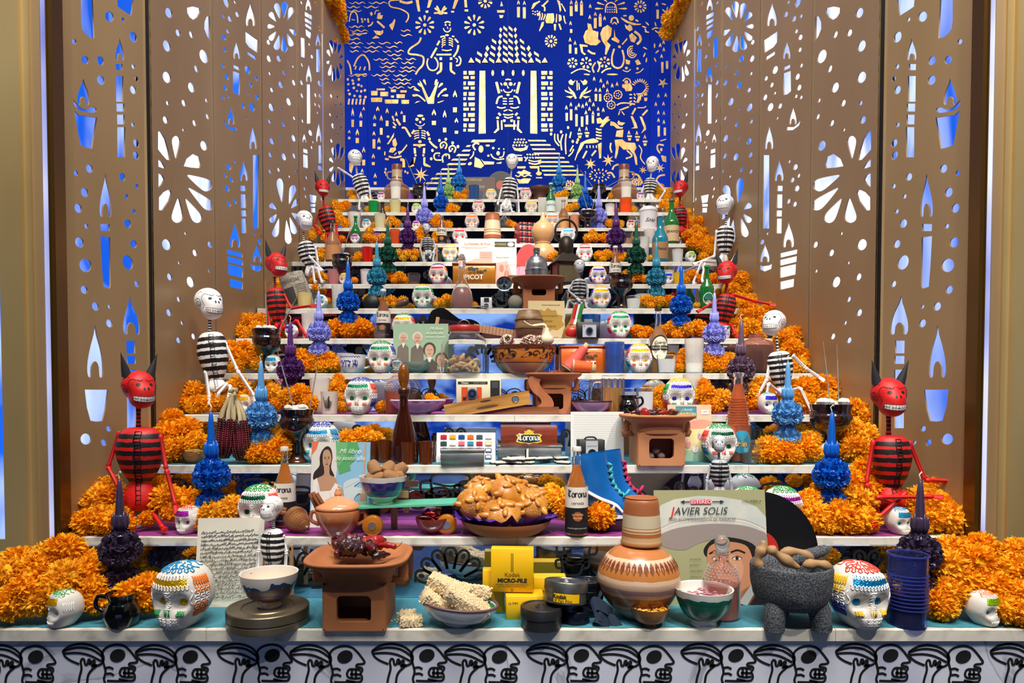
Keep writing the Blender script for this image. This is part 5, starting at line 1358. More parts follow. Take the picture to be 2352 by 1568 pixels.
# ================================================================== lowest step (k = 0)
T_DK=mat('161A1E',.35,.6)
TIN=mixed('film_tin','4A4A48','8A8A86',8,rough=.34,metal=.8,detail=5,lo=.3,hi=.7)
TIN2=mixed('brown_tin','5E5442','8C8068',6,rough=.38,metal=.7,detail=5,lo=.3,hi=.7)
SKG='sugar skulls with foil eyes'
skull('small sugar skull with gold foil brow, near the left end of the lowest step',150,0,.12,82,'gold','g',-35,SKG,small=True)
skull('large gold foil sugar skull with blue crown icing on the lowest step',424,0,.16,144,'gold','boogo',-12,SKG)
skull('large sugar skull with blue foil eyes and red crown icing beside the blue glass',1966,0,.16,144,'blue','ryny',8,SKG)
skull('small sugar skull with lime foil brow, right end of lowest step',2256,0,.16,78,'lime','o',22,SKG,eye='blue',small=True)
# black mugs
def mug(label,x,k,t,wd,h,side=-1):
 r=wd/2
 o=turned('black_pot',label,'pot',x,k,t,[(r*.72,0),(r*.8,h*.05),(r*1.0,h*.38),(r*.8,h*.66),(r*.68,h*.78),(r*.86,h*1.0)],mat('060607',.1,coat=.8),th=r*.1,group='small black glazed pots')
 s=o['s'];handle(o,[(side*r*.75*s,0,h*.85*s),(side*r*1.35*s,0,h*.88*s),(side*r*1.5*s,0,h*.6*s),(side*r*.98*s,0,h*.38*s)],r*.13*s,mat('060607',.1,coat=.8))
 return o
mug('shiny black clay pot with one handle beside the large gold foil skull',281,0,.12,80,76,-1)
# film tin with bowl
s=px(0,.3)
tin_o=turned('film_tin','large round brown film tin under the drip glazed bowl','tin',616,0,.2,[(90,0),(91,2),(91,14),(89,15),(89,18),(91.5,19),(91.5,38),(90,40),(84,40),(82,38.5),(60,38.5),(58,40.5),(56,38.5),(1,38.5)],TIN2,curve=False,n=56,smooth=15)
DRIP=bands('drip_glaze',[(0,'B9A79A'),(.24,'D8C9BE'),(.36,'C79A3A'),(.46,'5E3A34'),(.58,'3E3A6C'),(.70,'5A3A38'),(.84,'2E4A6C'),(.97,'E8DED4')],0.01,.095,.25,wob=.05,coat=.4)
bowl('cream bowl with brown, blue and yellow drip glaze standing on the film tin',619,0,.22,130,78,DRIP,mat('E4D8C4',.3,coat=.3),.42,z=38.5*px(0,.2),group=None)
# letter page
PAPER=mixed('old_paper','D8D2BC','ECE8D8',5,rough=.8,detail=4,lo=.3,hi=.7)
o,A=board('handwritten_letter','handwritten letter page leaning beside the small seated skeleton on the lowest step','letter',522,0,.72,152,200,PAPER,.0015,10,3,part='sheet')
rr=random.Random(3)
for i in range(17):
 y_=17+i*4.55;x_=6;pts=[]
 while x_<92-(0 if i%5 else 8):
  pts.append((x_+1.2,y_+rr.choice([-1.3,-.8,-2.4,.2])-0.02*x_));pts.append((x_+.3,y_+rr.choice([.9,.5,1.8])-0.02*x_));x_+=rr.uniform(1.5,2.6)
 A._m('3A3A44');A.b.ribbon(A.q(sm2(pts,3)),.42/100*A.h,A.y);A.line('A8A898',[(5,y_+1),(93,y_-1)],.16,0)
A.done('handwriting')
figure('small seated skeleton with black and white ribs behind the drip glazed bowl','white',yk(0)+.165,(624,1168,50,-25,0),(628,1190,628,1216,9),(627,1213,627,1302,56),(627,1296,625,1335,52),[[7,(603,1225,0),(594,1265,-.01),(592,1305,-.02)],[7,(650,1228,0),(658,1268,0),(655,1310,-.01)]],[[7,(615,1325,-.02),(608,1350,-.04),(606,1383,-.04)],[7,(640,1325,-.02),(642,1350,-.04),(645,1380,-.04)]],group='small skeleton figures',chair=(600,1258,662,1380))
# brazier with chiles
bz=brazier('terracotta brazier heaped with dark dried chiles on the lowest step',828,0,.28,214,140,155)
c=P(828,0,.28,0)+Vector((0,0,153*px(0,.28)))
pods('dark dried chile lying in the brazier on the lowest step','dried_chile','dried chile','dried chiles in the front brazier',c,.068,.05,26,CHILE,.062,.0095,4,round_=.4,z_up=.03)
# amaranth bars
AM=mat('DCC498',.85,bump=1.0,bs=260,var=.25)
def bar(label,cen,w_,d,h,rx=0,ry=0,rz=0,seed=0,group='amaranth bars'):
 o=root('amaranth_bar',cen,label,'amaranth bar',R(rz),group,1,R(rx),R(ry));b=MB();rbox(w_,d,h,.008,b,(0,0,-h/2));
 o2=b.obj('bar',AM,o,True);b=MB();rr=random.Random(seed)
 for i in range(260):
  f=rr.randrange(3);u,v=rr.uniform(-.5,.5),rr.uniform(-.5,.5)
  p=[(u*w_,v*d,h/2),(u*w_,-d/2,v*h),(u*w_,v*d,-h/2)][f]
  b.ell(p,(.0028,)*3,5,3)
 g=b.obj('puffed_grain',mat('EAD6AE',.8),o);g['kind']='stuff'
 return o
sb=bowl('white scalloped oval bowl filled with amaranth bars',1052,0,.15,176,52,mat('E9EAE6',.2,coat=.5),mixed('bowl_flowers','2E7A4A','EDEBE6',14,rough=.25,lo=.4,hi=.45),.36,fluted=24,sy=.78,ry=R(5),rim=mat('6A4A50',.4))
p=P(1052,0,.15);u=px(0,.15)
bar('amaranth bar lying across the scalloped bowl in front',p+Vector((22*u,-.025,58*u)),.125,.055,.032,14,32,8,1)
bar('amaranth bar standing out of the scalloped bowl at its left',p+Vector((-45*u,-.01,50*u)),.10,.055,.03,10,38,10,2)
bar('topmost amaranth bar of the heap in the scalloped bowl',p+Vector((-22*u,.02,82*u)),.115,.05,.034,5,20,-10,3)
bar('amaranth bar behind the others in the scalloped bowl',p+Vector((25*u,.045,68*u)),.11,.05,.03,-10,12,12,4)
bar('broken amaranth piece beside the terracotta brazier, the nearer one',P(944,0,.12,.014),.058,.042,.02,0,4,12,5)
bar('broken amaranth piece beside the terracotta brazier, the farther one',P(935,0,.32,.012),.045,.035,.018,0,-4,-12,6)
for i,(a,b_)in enumerate(((893,.3),(900,.24),(907,.27),(912,.2),(925,.14))):MB().ell((0,0,.002),(.004,.003,.003),6,4).obj('amaranth_crumb',AM,None,True,P(a,0,b_),label='amaranth crumb on the teal paper beside the brazier',cat='crumb',group='amaranth crumbs')
# yellow film boxes
YEL=mat('E6B400',.45,var=.05,bs=8)
def filmbox(label,x,t,w_,h,d,z=0,yaw=0,texts=(),ry=0):
 o,A=cube('film_box',label,'box',x,0,t,w_,h,d,YEL,yaw,z,.002,'carton','yellow film boxes',ry)
 for tx in texts:A.text(*tx[:5],**(tx[5]if len(tx)>5 else{}))
 A.done('printed_lines');return o,A
z1=58*px(0,.45)
filmbox('yellow film box at the back left of the film boxes',1134,.62,50,96,30,texts=[('FILM',50,80,8,'222222')])
filmbox('lowest yellow film box, lying under the upright one',1204,.42,86,54,56,0,2,[('Kodak',68,34,27,'1A1A1A',dict(bold=.0006)),('16 MM',18,30,15,'1A1A1A'),('SAFETY FILM',70,66,9,'1A1A1A')])
o,A=filmbox('upright yellow micro file film box on top of the heap',1177,.46,97,99,30,z1-.001,-3,[('Kodak',50,60,13,'E8C030'),('MICRO-FILE',50,74,13,'1A1A1A',dict(bold=.0007)),('EXTREMELY FINE GRAIN PANCHROMATIC',50,83,4,'1A1A1A'),('FILM FOR COPYING PURPOSES ONLY',50,87.5,4,'1A1A1A')])
A.text('Kodak',50,60,13.5,'2A2A1A',name='lettering',bold=-.0001)
A.rect('1A1A1A',47.6,10,48.8,53).rect('1A1A1A',51.2,10,52.4,53).rect('1A1A1A',47.6,92,48.8,99).rect('1A1A1A',51.2,92,52.4,99).done('printed_lines')
filmbox('yellow film box lying behind the round film cans',1262,.72,74,50,40,24*px(0,.7),0,[('PANATOMIC',50,60,14,'2A2A2A')])
filmbox('yellow film box under the rear one',1258,.75,80,24,44)
def can(label,x,t,w_,h,z=0,rx=0,ry=0,m=TIN,yaw=0,cat='film can'):
 r=w_/2
 return turned('film_can',label,cat,x,0,t,[(r*.97,0),(r*.97,h*.52),(r,h*.53),(r,h*.96),(r*.97,h),(r*.86,h),(r*.84,h*.96),(r*.3,h*.96),(r*.28,h),(r*.2,h),(r*.18,h*.96),(.5,h*.96)],m,curve=False,n=44,z=z,rx=R(rx),ry=R(ry),rz=R(yaw),group='round film cans')
can('dark round film can in front with a torn paper label',1243,.1,96,48,m=mat('3A3A3C',.35,.6,var=.3,bs=14))
for i in range(4):pass
o=can('film can with a yellow printed label lying on the front can',1298,.2,100,48,50*px(0,.2),-7,4);s=o['s']
q=MB();q.lathe([(49.2*s,4*s),(49.2*s,24*s)],60,close=False);q.f=[f for j,f in enumerate(q.f)if 38<=j<50];q.mi=q.mi[:len(q.f)]
q.obj('yellow_label',mat('E8B400',.5),o,True)
t_=text('Kodak',12*s,BLACK,o,0,17*s,0,bend=50.3*s,bold=.0004);t_.location=(0,-50.2*s,17*s);t_.rotation_euler=(0,0,R(-22));t_.location=Vector((math.sin(R(-22))*50.2*s,-math.cos(R(-22))*50.2*s,17*s))
t_=text('Plus-X Pan Film',9.5*s,BLACK,o,0,8*s,0,bend=50.3*s);t_.rotation_euler=(0,0,R(-22));t_.location=Vector((math.sin(R(-22))*50.2*s,-math.cos(R(-22))*50.2*s,8*s))
can('grey film can standing behind the labelled can',1264,.58,86,46)
can('dark navy reel can beneath the labelled can',1322,.24,66,30,m=mat('141A2C',.35,.3))
for i in range(4):can('black film spool in the stack beside the big clay jug, number %s from the bottom'%['one','two','three','four'][i],1352,.5,70-4*(i%2),19,20*i*px(0,.5),m=mat('101214',.25,.2,coat=.5))
b=MB();rr=random.Random(8)  # loose film strip, crumpled
pts=[]
for i in range(22):
 a=i*.62;pts.append((.018*math.sin(a*1.3)+.012*math.cos(i*2.1)+.0018*i,.016*math.cos(a)+.006*math.sin(i*1.7),max(.001,.062-.0032*i+.012*math.sin(i*1.9))))
q=smooth_pts(pts,4);n=len(q)
vs=[]
for i,p_ in enumerate(q):
 a=i*.13+.6*math.sin(i*.21);d=Vector((math.cos(a)*.5,.25,.8)).normalized()*.0175
 vs+=[p_-d,p_+d]
for v in vs:v.z=max(v.z,.0015)
b.add(vs,[(2*i,2*i+2,2*i+3,2*i+1)for i in range(n-1)])
b.obj('film_strip',mat('2E3848',.3,.1,coat=.4),None,True,P(1368,0,.14),label='crumpled strip of dark photographic film beside the film cans',cat='film strip')
# big jug with cup
JUG=[(26,0),(34,1),(44,8),(74,38),(92,76),(93,100),(82,130),(56,156),(34,166),(32,172)]
POT=bands('jug_paint',[(0,'9A9288'),(.10,'A8A096'),(.19,'A8662E'),(.27,'8A4A1C'),(.35,'9A5A2A'),(.41,'C89A78'),(.46,'9C7870'),(.53,'C8A488'),(.60,'D8B898'),(.66,'C07A3C'),(.80,'D0A080'),(.88,'E0C0A0'),(.92,'C07840')],0,.19,.28,wob=.006,coat=.3)
o=turned('clay_jug','big round striped clay jug with a cup over its mouth on the lowest step','jug',1466,0,.42,JUG,POT,n=48);s=o['s']
b=MB()
for i in range(40):
 a=2*math.pi*i/40;zz=128;rr_=prad([(q_[0],q_[1])for q_ in sprof(JUG)],zz)+.4
 c_,s_=math.cos(a),math.sin(a)
 L_=[]
 for(du,dv)in((0,13),(4.5,5),(5,-4),(0,-13),(-5,-4),(-4.5,5)):
  r_=prad(sprof(JUG),zz+dv)+.8;L_.append(((r_*c_-du*s_)*s,(r_*s_+du*c_)*s,(zz+dv)*s))
 b.add(L_,[tuple(range(6))])
b.obj('painted_leaf_band',mat('7A3E18',.5),o)
CUP=bands('cup_paint',[(0,'B87A48'),(.10,'D0A878'),(.24,'B06A34'),(.34,'DCC8A4'),(.37,'B87038'),(.41,'DCC8A4'),(.46,'B87038'),(.48,'D2C0A0'),(.80,'A8643A')],0,.105,.4,wob=.002)
turned('clay_cup','striped clay cup turned upside down on the mouth of the big jug','cup',1473,0,.42,[(46,0),(47,4),(45,14),(43,50),(39,96),(36,104),(34,108),(2,108)],CUP,z=172*px(0,.42)-.006,n=40)
# corn bowl, green bowl
GOURD=mixed('gourd','7A4A22','B07C48',6,rough=.45,detail=5,coat=.2)
o=bowl('small brown gourd bowl full of corn kernels',1492,0,.1,88,46,GOURD,GOURD,.3);s=o['s']
b=MB();rr=random.Random(2);CK=[mat('E8A020',.35,coat=.3),mat('F4D890',.4,coat=.2)]
for i in range(230):
 a,q_=rr.uniform(0,6.28),math.sqrt(rr.random())*39;b.m=1 if rr.random()<.25 else 0;b.ell((q_*math.cos(a)*s,q_*math.sin(a)*s,(38+rr.uniform(0,5))*s),(3.4*s,2.6*s,1.8*s),6,4)
b.obj('corn_kernels',CK,o)['kind']='stuff'
GRN=bands('green_glaze',[(0,'ECEBE4'),(.30,'1E7A5C'),(.36,'0E6A4E'),(.55,'1A7C5E'),(.80,'0F6A50'),(.93,'EDEBE2')],0,.095,.25,wob=.016,coat=.5)
o=bowl('green and white glazed footed bowl of pink petals beside the corn bowl',1616,0,.14,132,86,GRN,mixed('green_rim','EDE9DE','1E7A5C',30,rough=.25,lo=.62,hi=.66),.46);s=o['s']
b=MB()
for i in range(70):
 a,q_=rr.uniform(0,6.28),math.sqrt(rr.random())*40;c_=Vector((q_*math.cos(a)*s,q_*math.sin(a)*s,(64+rr.uniform(0,10))*s))
 b.ell(c_,(5*s,4*s,1.6*s),6,3)
b.obj('pink_petals',mat('B87A8C',.6),o)['kind']='stuff'
# perfume bottle
def perfume(label,x,k,t,wd,h,liq,z=0.0):
 r=wd/2;pf=[(r*.97,0),(r,h*.03),(r,h*.44),(r*1.03,h*.46),(r*.96,h*.5),(r*.78,h*.60),(r*.45,h*.68),(r*.36,h*.70),(r*.36,h*.78),(r*.5,h*.80)]
 o=turned('perfume_bottle',label,'bottle',x,k,t,pf,glass('FCEEEC',.03,.97,1.12),th=r*.1,n=28,curve=False,body='glass',z=z);s=o['s']
 MB().lathe([(r*.88*s,h*.02*s),(r*.9*s,h*.42*s)],28).obj('liquid',liq,o,50)
 MB().ell((0,0,h*.92*s),(r*.42*s,r*.42*s,r*.46*s),16,10).obj('ball_stopper',glass('E8F0F4',.05,.9,1.4),o,True)
 MB().lathe([(r*.3*s,h*.78*s),(r*.38*s,h*.82*s),(r*.2*s,h*.84*s)],16).obj('stopper_neck',glass('E8F0F4',.05,.9,1.3),o,True)
 b=MB()
 for i in range(26):
  for j in range(5):a=2*math.pi*(i+.5*(j%2))/26;zz=.50+.035*j;q_=r*(.99-1.6*max(0,zz-.49));b.ell((q_*math.cos(a)*s,q_*math.sin(a)*s,h*zz*s),(r*.05*s,)*3,5,3)
 b.obj('beaded_relief',glass('F8ECE8',.1,.7,1.3),o)
 return o
perfume('pink perfume bottle with a round glass stopper in front of the sombrero record cover',1657,0,.38,82,186,mat('D88A80',.15,tr=.5,coat=.4))
# record sleeve with portrait, and record
o,A=board('record_sleeve','record sleeve picturing a man in a wide sombrero, on the lowest step','record sleeve',1638,0,.78,262,262,mat('A8A87C',.55,var=.06,bs=3),.004,7,2,part='sleeve')
HAT=mixed('hat_print','A89C94','D8D2C8',5,rough=.6,detail=6,lo=.3,hi=.7)
A.poly(mixed('hat_crown_print','C2CCC6','DAD8CA',14,rough=.6,detail=7,lo=.35,hi=.65),[(0,24),(6,13),(18,8),(40,5),(60,6),(78,9),(92,15),(100,24),(100,48),(90,42),(60,33),(25,36),(8,42),(0,45)])
A.poly('9A8E88',[(2,40),(20,33),(50,29.5),(78,31),(95,36),(100,40),(100,54),(94,52),(80,46),(62,42),(40,46),(26,52),(10,50),(1,45)],1)
A.line('E2DACC',[(1,37),(20,29),(50,26),(80,28),(99,36)],1.2);A.line('C4B2AC',[(1,35),(20,27),(50,24),(80,26),(99,34)],.5)
A.poly('1A1412',[(43,52),(50,44),(62,41),(80,44),(90,50),(93,62),(88,66),(84,56),(60,48),(47,58)],1)
A.poly('C88A66',[(46,56),(50,48),(62,45),(80,48),(86,58),(88,74),(84,86),(76,96),(62,99),(52,92),(47,78)],1)
A.poly('D89E7A',[(52,60),(60,56),(74,58),(78,70),(72,82),(58,80),(53,70)],1);A.poly('B8785A',[(88,60),(93,58),(94,68),(89,76),(86,70)],1)
A.line('1A1210',[(48,55.5),(54,53),(60,55)],1.5);A.line('1A1210',[(66,55),(73,52.5),(80,55)],1.5)
for x_ in(54.5,72.5):A.oval('F0E4DC',x_,59.5,4,1.5);A.oval('241812',x_,59.5,1.5,1.5);A.line('2A1A14',[(x_-4.5,59.5),(x_,57.6),(x_+4.5,59.5)],.6)
A.line('A0684A',[(62,60),(60.5,70),(66,71)],.8);A.line('8A3A34',[(56,80),(62,79),(70,80)],1.5);A.poly('8A6048',[(84,90),(96,72),(100,74),(100,100),(76,100)]);A.poly('F0ECE4',[(72,98),(92,72),(96,76),(80,100)]);A.poly('3A2A24',[(82,100),(97,77),(100,78),(100,100)])
A.rect('E83C54',32.5,8.2,51,12.2).line('2A2A2A',[(24,10.2),(32,10.2)],.8,0).line('2A2A2A',[(52,10.2),(62,10.2)],.8,0);A.poly('2A2A2A',[(23,10.2),(27,8.8),(27,11.6)]).poly('2A2A2A',[(63,10.2),(59,8.8),(59,11.6)])
A.text('ESTEREO',42,10.3,4.6,'F6D4D0',bold=.0003);A.text('J',15.5,19,11,'D83030',shear=.25,bold=.0004);A.text('AVIER SOLIS',41,18.6,9.2,'3A3A38',shear=.25,sx=.95)
A.text('CON ACOMPAÑAMIENTO DE MARIACHI',42,25.5,3.4,'4A4A44',shear=.3,sx=.95);A.text('COLUMBIA',86,10,3,'3A3A34');A.oval('3A3A34',95,10,.6,.6)
for i in range(5):A.text(['FAVORITAS','BOLEROS','RANCHERAS','SERENATA','MEXICANAS'][i],30,60+i*5,2,'4A4A3A',align='LEFT')
A.done('cover_print')
def record(label,x,k,t,cx_px,cy_px,rpx,yaw=0,lean=7,lab='C02820'):
 s=px(k,t);Y=yk(k)+t*(STEP-.03);loc=W(cx_px,cy_px,Y)
 o=root('vinyl_record',loc,label,'record',R(yaw),'vinyl records',1,R(90-lean));r=rpx*s
 MB().lathe([(r*(1-.0),-.0008),(r,.0008),(r*.98,.001)]+[(r*(.95-.6*i/24),.001+(.0003 if i%2 else 0))for i in range(25)]+[(r*.33,.001)],64).obj('grooved_disc',mat('08080A',.42),o,60)
 MB().lathe([(r*.33,.0011),(r*.328,.0016),(.003,.0016)],32).obj('paper_label',mat(lab,.5),o);return o
record('black vinyl record half out behind the sombrero record sleeve',1750,0,.95,1744,1264,135)
# molcajete
STONE=mixed('lava_stone','2A2D31','6A6E74',260,rough=.9,detail=9,bump=1.0,lo=.38,hi=.62)
x0=1815;k0,t0=0,.17;s=px(0,t0)
o=root('stone_mortar',P(x0,0,t0),'rough grey volcanic stone mortar on three legs holding tan pods','mortar',0)
def rough(b,amp,sc_):
 for v in b.v:
  nn=mnoise.noise(v*sc_);v+=v.normalized()*amp*nn
b=MB();b.lathe([(a*s,c_*s)for a,c_ in sprof([(20,40),(62,44),(80,66),(87,96),(89,128),(87,140),(80,139),(70,128),(60,105),(30,92),(1,90)],4)],64);rough(b,.0035,60);b.obj('mortar_bowl',STONE,o,True)
for a in(-2.45,-.7,1.57):
 c_,d=math.cos(a),math.sin(a);b=MB();q=smooth_pts([(c_*50*s,d*46*s,66*s),(c_*64*s,d*58*s,40*s),(c_*68*s,d*62*s,12*s),(c_*68*s,d*62*s,0)],5)
 b.tube(q,[(26-4*min(1,i/12))*s for i in range(len(q))],16);rough(b,.0025,70);b.obj('leg',STONE,o,True)
o2=root('stone_pestle',o.location+Vector((38*s,.0,158*s)),'grey stone pestle lying across the volcanic stone mortar','pestle',R(12),None,1,0,R(-14))
b=MB();b.tube([((-60+12*i)*s,0,0)for i in range(11)],[(v)*s for v in(6,13,16,17,16,15,14,13,13,11,5)],18);rough(b,.002,90);b.obj('pestle',STONE,o2,True)
TAN=mat('A8845A',.6,bump=.3,bs=40,var=.15)
for i,(l,lb)in enumerate((([(-75,0,130),(-82,0,155),(-72,-.0,178),(-70,0,196)],'upright tan pod at the left of the mortar'),([(-66,-.02,186),(-48,-.02,170),(-18,-.02,150),(4,-.02,138)],'long tan pod leaning across the mortar'),([(-30,.01,166),(10,.01,168),(48,.01,152)],'tan pod at the back of the mortar'),([(8,-.03,146),(40,-.03,150),(72,-.03,142)],'short thick tan pod at the front right of the mortar'))):
 oo=root('tan_pod',o.location,lb,'pod',0,'tan pods in the mortar')
 q=smooth_pts([(a*s,c_-.02,d*s)for a,c_,d in l],5);n=len(q);MB().tube(q,[(11+3*math.sin(j*.9))*s*min(1,.3+j*.25,.3+(n-1-j)*.25)for j in range(n)],10).obj('pod',TAN,oo,True)
# blue glass
tumbler('tall ribbed blue glass at the right of the lowest step',2083,0,.14,164,84,glass('A4B2FF',.03,.97,1.12),mat('3A1420',.2,tr=.4),.45,taper=.94,lm='dark_drink')
tb=bpy.context.scene.objects[-1]if False else None
s=px(0,.14);b=MB()
for i in range(10):b.tube([(41.5*s*math.cos(a),41.5*s*math.sin(a),(42+8.5*i)*s)for a in[2*math.pi*j/32 for j in range(32)]],1.9*s,6,True)
b.tube([(42*s*math.cos(a),42*s*math.sin(a),163*s)for a in[2*math.pi*j/32 for j in range(32)]],3*s,6,True)
gl=[q for q in COL.objects if q.name.startswith('drinking_glass')][-1]
b.obj('glass_ribs',glass('8090F0',.04,.9,1.15),gl,True)
# candles
candle('plum wax candle with ruffled flowers at the left end of the lowest step',278,0,.58,1100,1340,'plum')
candle('plum wax candle with ruffled flowers behind the tall blue glass',2110,0,.48,1102,1352,'plum')
# wooden easels behind
def easel(label,x,k,t,w_,h,m=mat('C49A6A',.6)):
 s=px(k,t);o=root('wooden_stand',P(x,k,t),label,'stand',0,'small wooden stands');
 MB().box(-w_/2*s,w_/2*s,0,.008,h*.55*s,h*.55*s+.012).obj('cross_bar',m,o);MB().box(-.006,.006,.008,.016,0,h*s).obj('post',m,o)
 MB().box(-w_/2*s,w_/2*s,0,.01,0,.008).obj('foot',m,o)
easel('light wood stand under the second step behind the right large skull',1942,0,.78,90,98)
# heaps of marigolds
flowers('heaped at the left end of the lowest step',0,[(25,1385,42,.15),(95,1378,40,.2),(170,1380,36,.3),(225,1378,34,.35),(20,1320,42,.35),(85,1310,42,.4),(150,1325,42,.35),(40,1290,38,.5),(110,1280,40,.55),(150,1262,40,.6),(200,1312,36,.5),(60,1350,38,.2),(130,1350,40,.25),(215,1350,34,.4),(-30,1350,40,.3),(190,1285,32,.65)],40)
flowers('around the foot of the left plum candle',0,[(236,1358,32,.5),(300,1365,38,.3),(340,1345,34,.45),(330,1380,30,.35),(350,1380,26,.4)],34)
flowers('heaped at the right end of the lowest step',0,[(2180,1300,42,.5),(2240,1290,44,.5),(2215,1335,44,.4),(2275,1345,44,.35),(2330,1310,42,.45),(2335,1370,42,.25),(2180,1360,42,.35),(2300,1395,36,.15),(2165,1395,32,.25),(2345,1405,36,.1),(2240,1370,38,.35),(2150,1380,36,.3),(2340,1270,36,.55),(2190,1265,38,.65),(2250,1255,36,.65),(2385,1340,40,.3)],40)
flowers('peeping behind the right large skull',0,[(2040,1345,28,.4),(2032,1385,24,.35)],26)
# ================================================================== second step (k = 1)
Y1=yk(1)
figure('largest red devil at the left of the second step, black horned and striped','devil',Y1+.12,(320,897,78,48,0),(318,935,318,985,12),(322,980,322,1108,105),(322,1100,322,1172,75),[[9,(275,990,0),(248,1072,-.02),(272,1118,-.05)],[9,(368,998,0),(382,1078,-.02),(403,1160,-.05)]],[[9,(312,1165,-.02),(290,1212,-.05)],[9,(345,1168,-.02),(374,1212,-.08)]],'red papier mache devils')
figure('largest red devil at the right of the second step, legs crossed','devil',Y1+.12,(2042,915,80,-4,0),(2041,950,2041,1003,12),(2048,998,2048,1122,86),(2045,1112,2045,1170,66),[[9,(2006,1010,0),(1990,1110,-.02),(2018,1180,-.05)],[9,(2088,1012,0),(2125,1102,-.02),(2228,1106,-.03)]],[[9,(2020,1150,-.03),(2082,1130,-.06),(2000,1205,-.10)],[9,(2070,1160,-.03),(2012,1142,-.08),(2145,1140,-.09)]],'red papier mache devils')
skull('small sugar skull with purple foil beside the left devil',434,1,.22,64,'purple','r',-18,SKG,small=True)
skull('large sugar skull with dark green foil and green crown behind the letter page',598,1,.42,104,'dgreen','grbr',-8,SKG)
skull('small sugar skull with blue foil below the right devil',2062,1,.18,62,'blue','b',14,SKG,small=True)
skull('large sugar skull with white and pink icing partly hidden by the black record',1795,1,.42,100,'purple','gpkp',5,SKG)
skull('large sugar skull hidden behind the sombrero sleeve, green icing on top',1716,1,.55,95,'green','gggg',0,SKG)
candle('bright blue wax candle at the left of the second step',487,1,.42,945,1165,'blue')
candle('bright blue wax candle at the right of the second step',1908,1,.42,946,1162,'blue')
corona('tall beer bottle in front of the blue sneakers on the second step',1324,1,.1,203,52)
corona('tall beer bottle between the green skull and the woman schoolbook',655,1,.60,184,47)
# spinning top
o=root('spinning_top',P(686,1,.22,.037),'wooden spinning top lying on its side on the magenta paper','spinning top',R(-38),None,.8,0,R(-70));s=px(1,.2)
pr=[(.5,-48),(5,-46),(7,-40),(14,-34)]+[(14+22*(i/14)+(2.2 if i%2 else 0),-34+48*i/14)for i in range(15)]+[(36,20),(33,30),(22,37),(6,40),(1,40)]
MB().lathe([(a*s,b_*s)for a,b_ in pr],36).obj('turned_body',mixed('top_wood','6A3A1C','A06A3C',5,(1,1,4),.35,detail=4,coat=.4),o,20);MB().lathe([(.5*s,-56*s),(4*s,-48*s),(4.5*s,-44*s)],12).obj('tip',BLACK,o,True)
# schoolbook with woman
o,A=board('schoolbook','schoolbook with a dark haired woman and green flag, on the second step','book',779,1,.55,136,196,mat('8CC0DC',.5),.008,6,-2,part='cover',edge=mat('E8E0D0',.8))
A.poly('E0DCD2',[(0,0),(42,0),(46,22),(40,55),(22,60),(0,62)]).poly('E87850',[(0,0),(12,0),(8,9),(0,16)]).poly('58A868',[(41,0),(78,0),(82,8),(72,14),(76,20),(66,27),(68,33),(48,38),(43,20)],0).poly('6FB87C',[(41,0),(62,0),(58,20),(44,30)])
A.poly('2A2220',[(18,10),(26,5),(33,8),(36,18),(34,30),(40,40),(34,44),(28,40),(20,40),(12,42),(4,44),(5,36),(14,28),(14,18)],1)
A.poly('C09878',[(20,12),(28,9),(33,14),(34,22),(30,29),(25,31),(20,26)],1).poly('BE9474',[(22,28),(31,28),(32,38),(42,42),(46,52),(44,60),(18,58),(10,44),(22,38)],1)
A.line('2A1A14',[(22,18.5),(25,17.5)],.6).line('2A1A14',[(28,17.5),(31,18)],.6).oval('201814',23.7,19.6,1,.5).oval('201814',29.6,19.4,1,.5).line('8A4A40',[(24.5,26),(28.5,25.8)],.8).line('9A7050',[(27,19),(26.6,23),(28,23.6)],.4)
A.poly('EDEAE4',[(4,46),(10,42),(14,50),(16,58),(34,57),(42,48),(52,52),(56,78),(60,100),(0,100)]).line('B8B8C0',[(12,50),(16,74),(14,98)],.5).line('B8B8C0',[(34,60),(36,80),(32,99)],.5).poly('C09878',[(46,50),(54,54),(58,72),(52,78)])
A.poly('C6D6DC',[(56,50),(66,44),(80,42),(84,46),(74,52),(88,54),(92,62),(82,60),(74,68),(80,80),(72,84),(60,70)],1).line('9AB4C0',[(58,54),(74,48),(82,45)],.6)
A.poly('D8A070',[(91,0),(93.5,0),(90,62),(87.5,62)]).poly('C09070',[(85,60),(95,60),(96,74),(86,76)])
A.text('Mi libro',66,11,8,'F2F8E4',shear=.4);A.text('de sexto año',66,19,7.5,'F2F8E4',shear=.4,sx=.9);A.done()
# sugar bowl with lid and cinnamon
PEACH=bands('peach_glaze',[(0,'C06A6A'),(.4,'C46E62'),(.62,'B8582C'),(.95,'D88C58')],0,.065,.22,coat=.6,const=False)
s=px(1,.22);o=turned('sugar_bowl','peach glazed lidded sugar bowl with two handles and cinnamon sticks','sugar bowl',777,1,.18,[(32,0),(31,3),(38,14),(48,34),(52,55),(50,57)],PEACH,th=3,n=36,wob=lambda a,i:1+.015*math.cos(a*10));s=o['s']
MB().lathe([(a*s,b_*s)for a,b_ in sprof([(47,57),(52,62),(46,70),(30,78),(16,84),(8,88),(9,92),(6,100),(5,104),(1,105)])],32).obj('lid',mat('DE9868',.2,coat=.6),o,True)
for sx in(-1,1):handle(o,[(sx*48*s,0,50*s),(sx*60*s,0,50*s),(sx*62*s,0,32*s),(sx*44*s,0,22*s)],4.5*s,mat('C87850',.25,coat=.5))
CIN=mixed('cinnamon','6A3418','9A5A30',12,(3,3,.4),.8,detail=4)
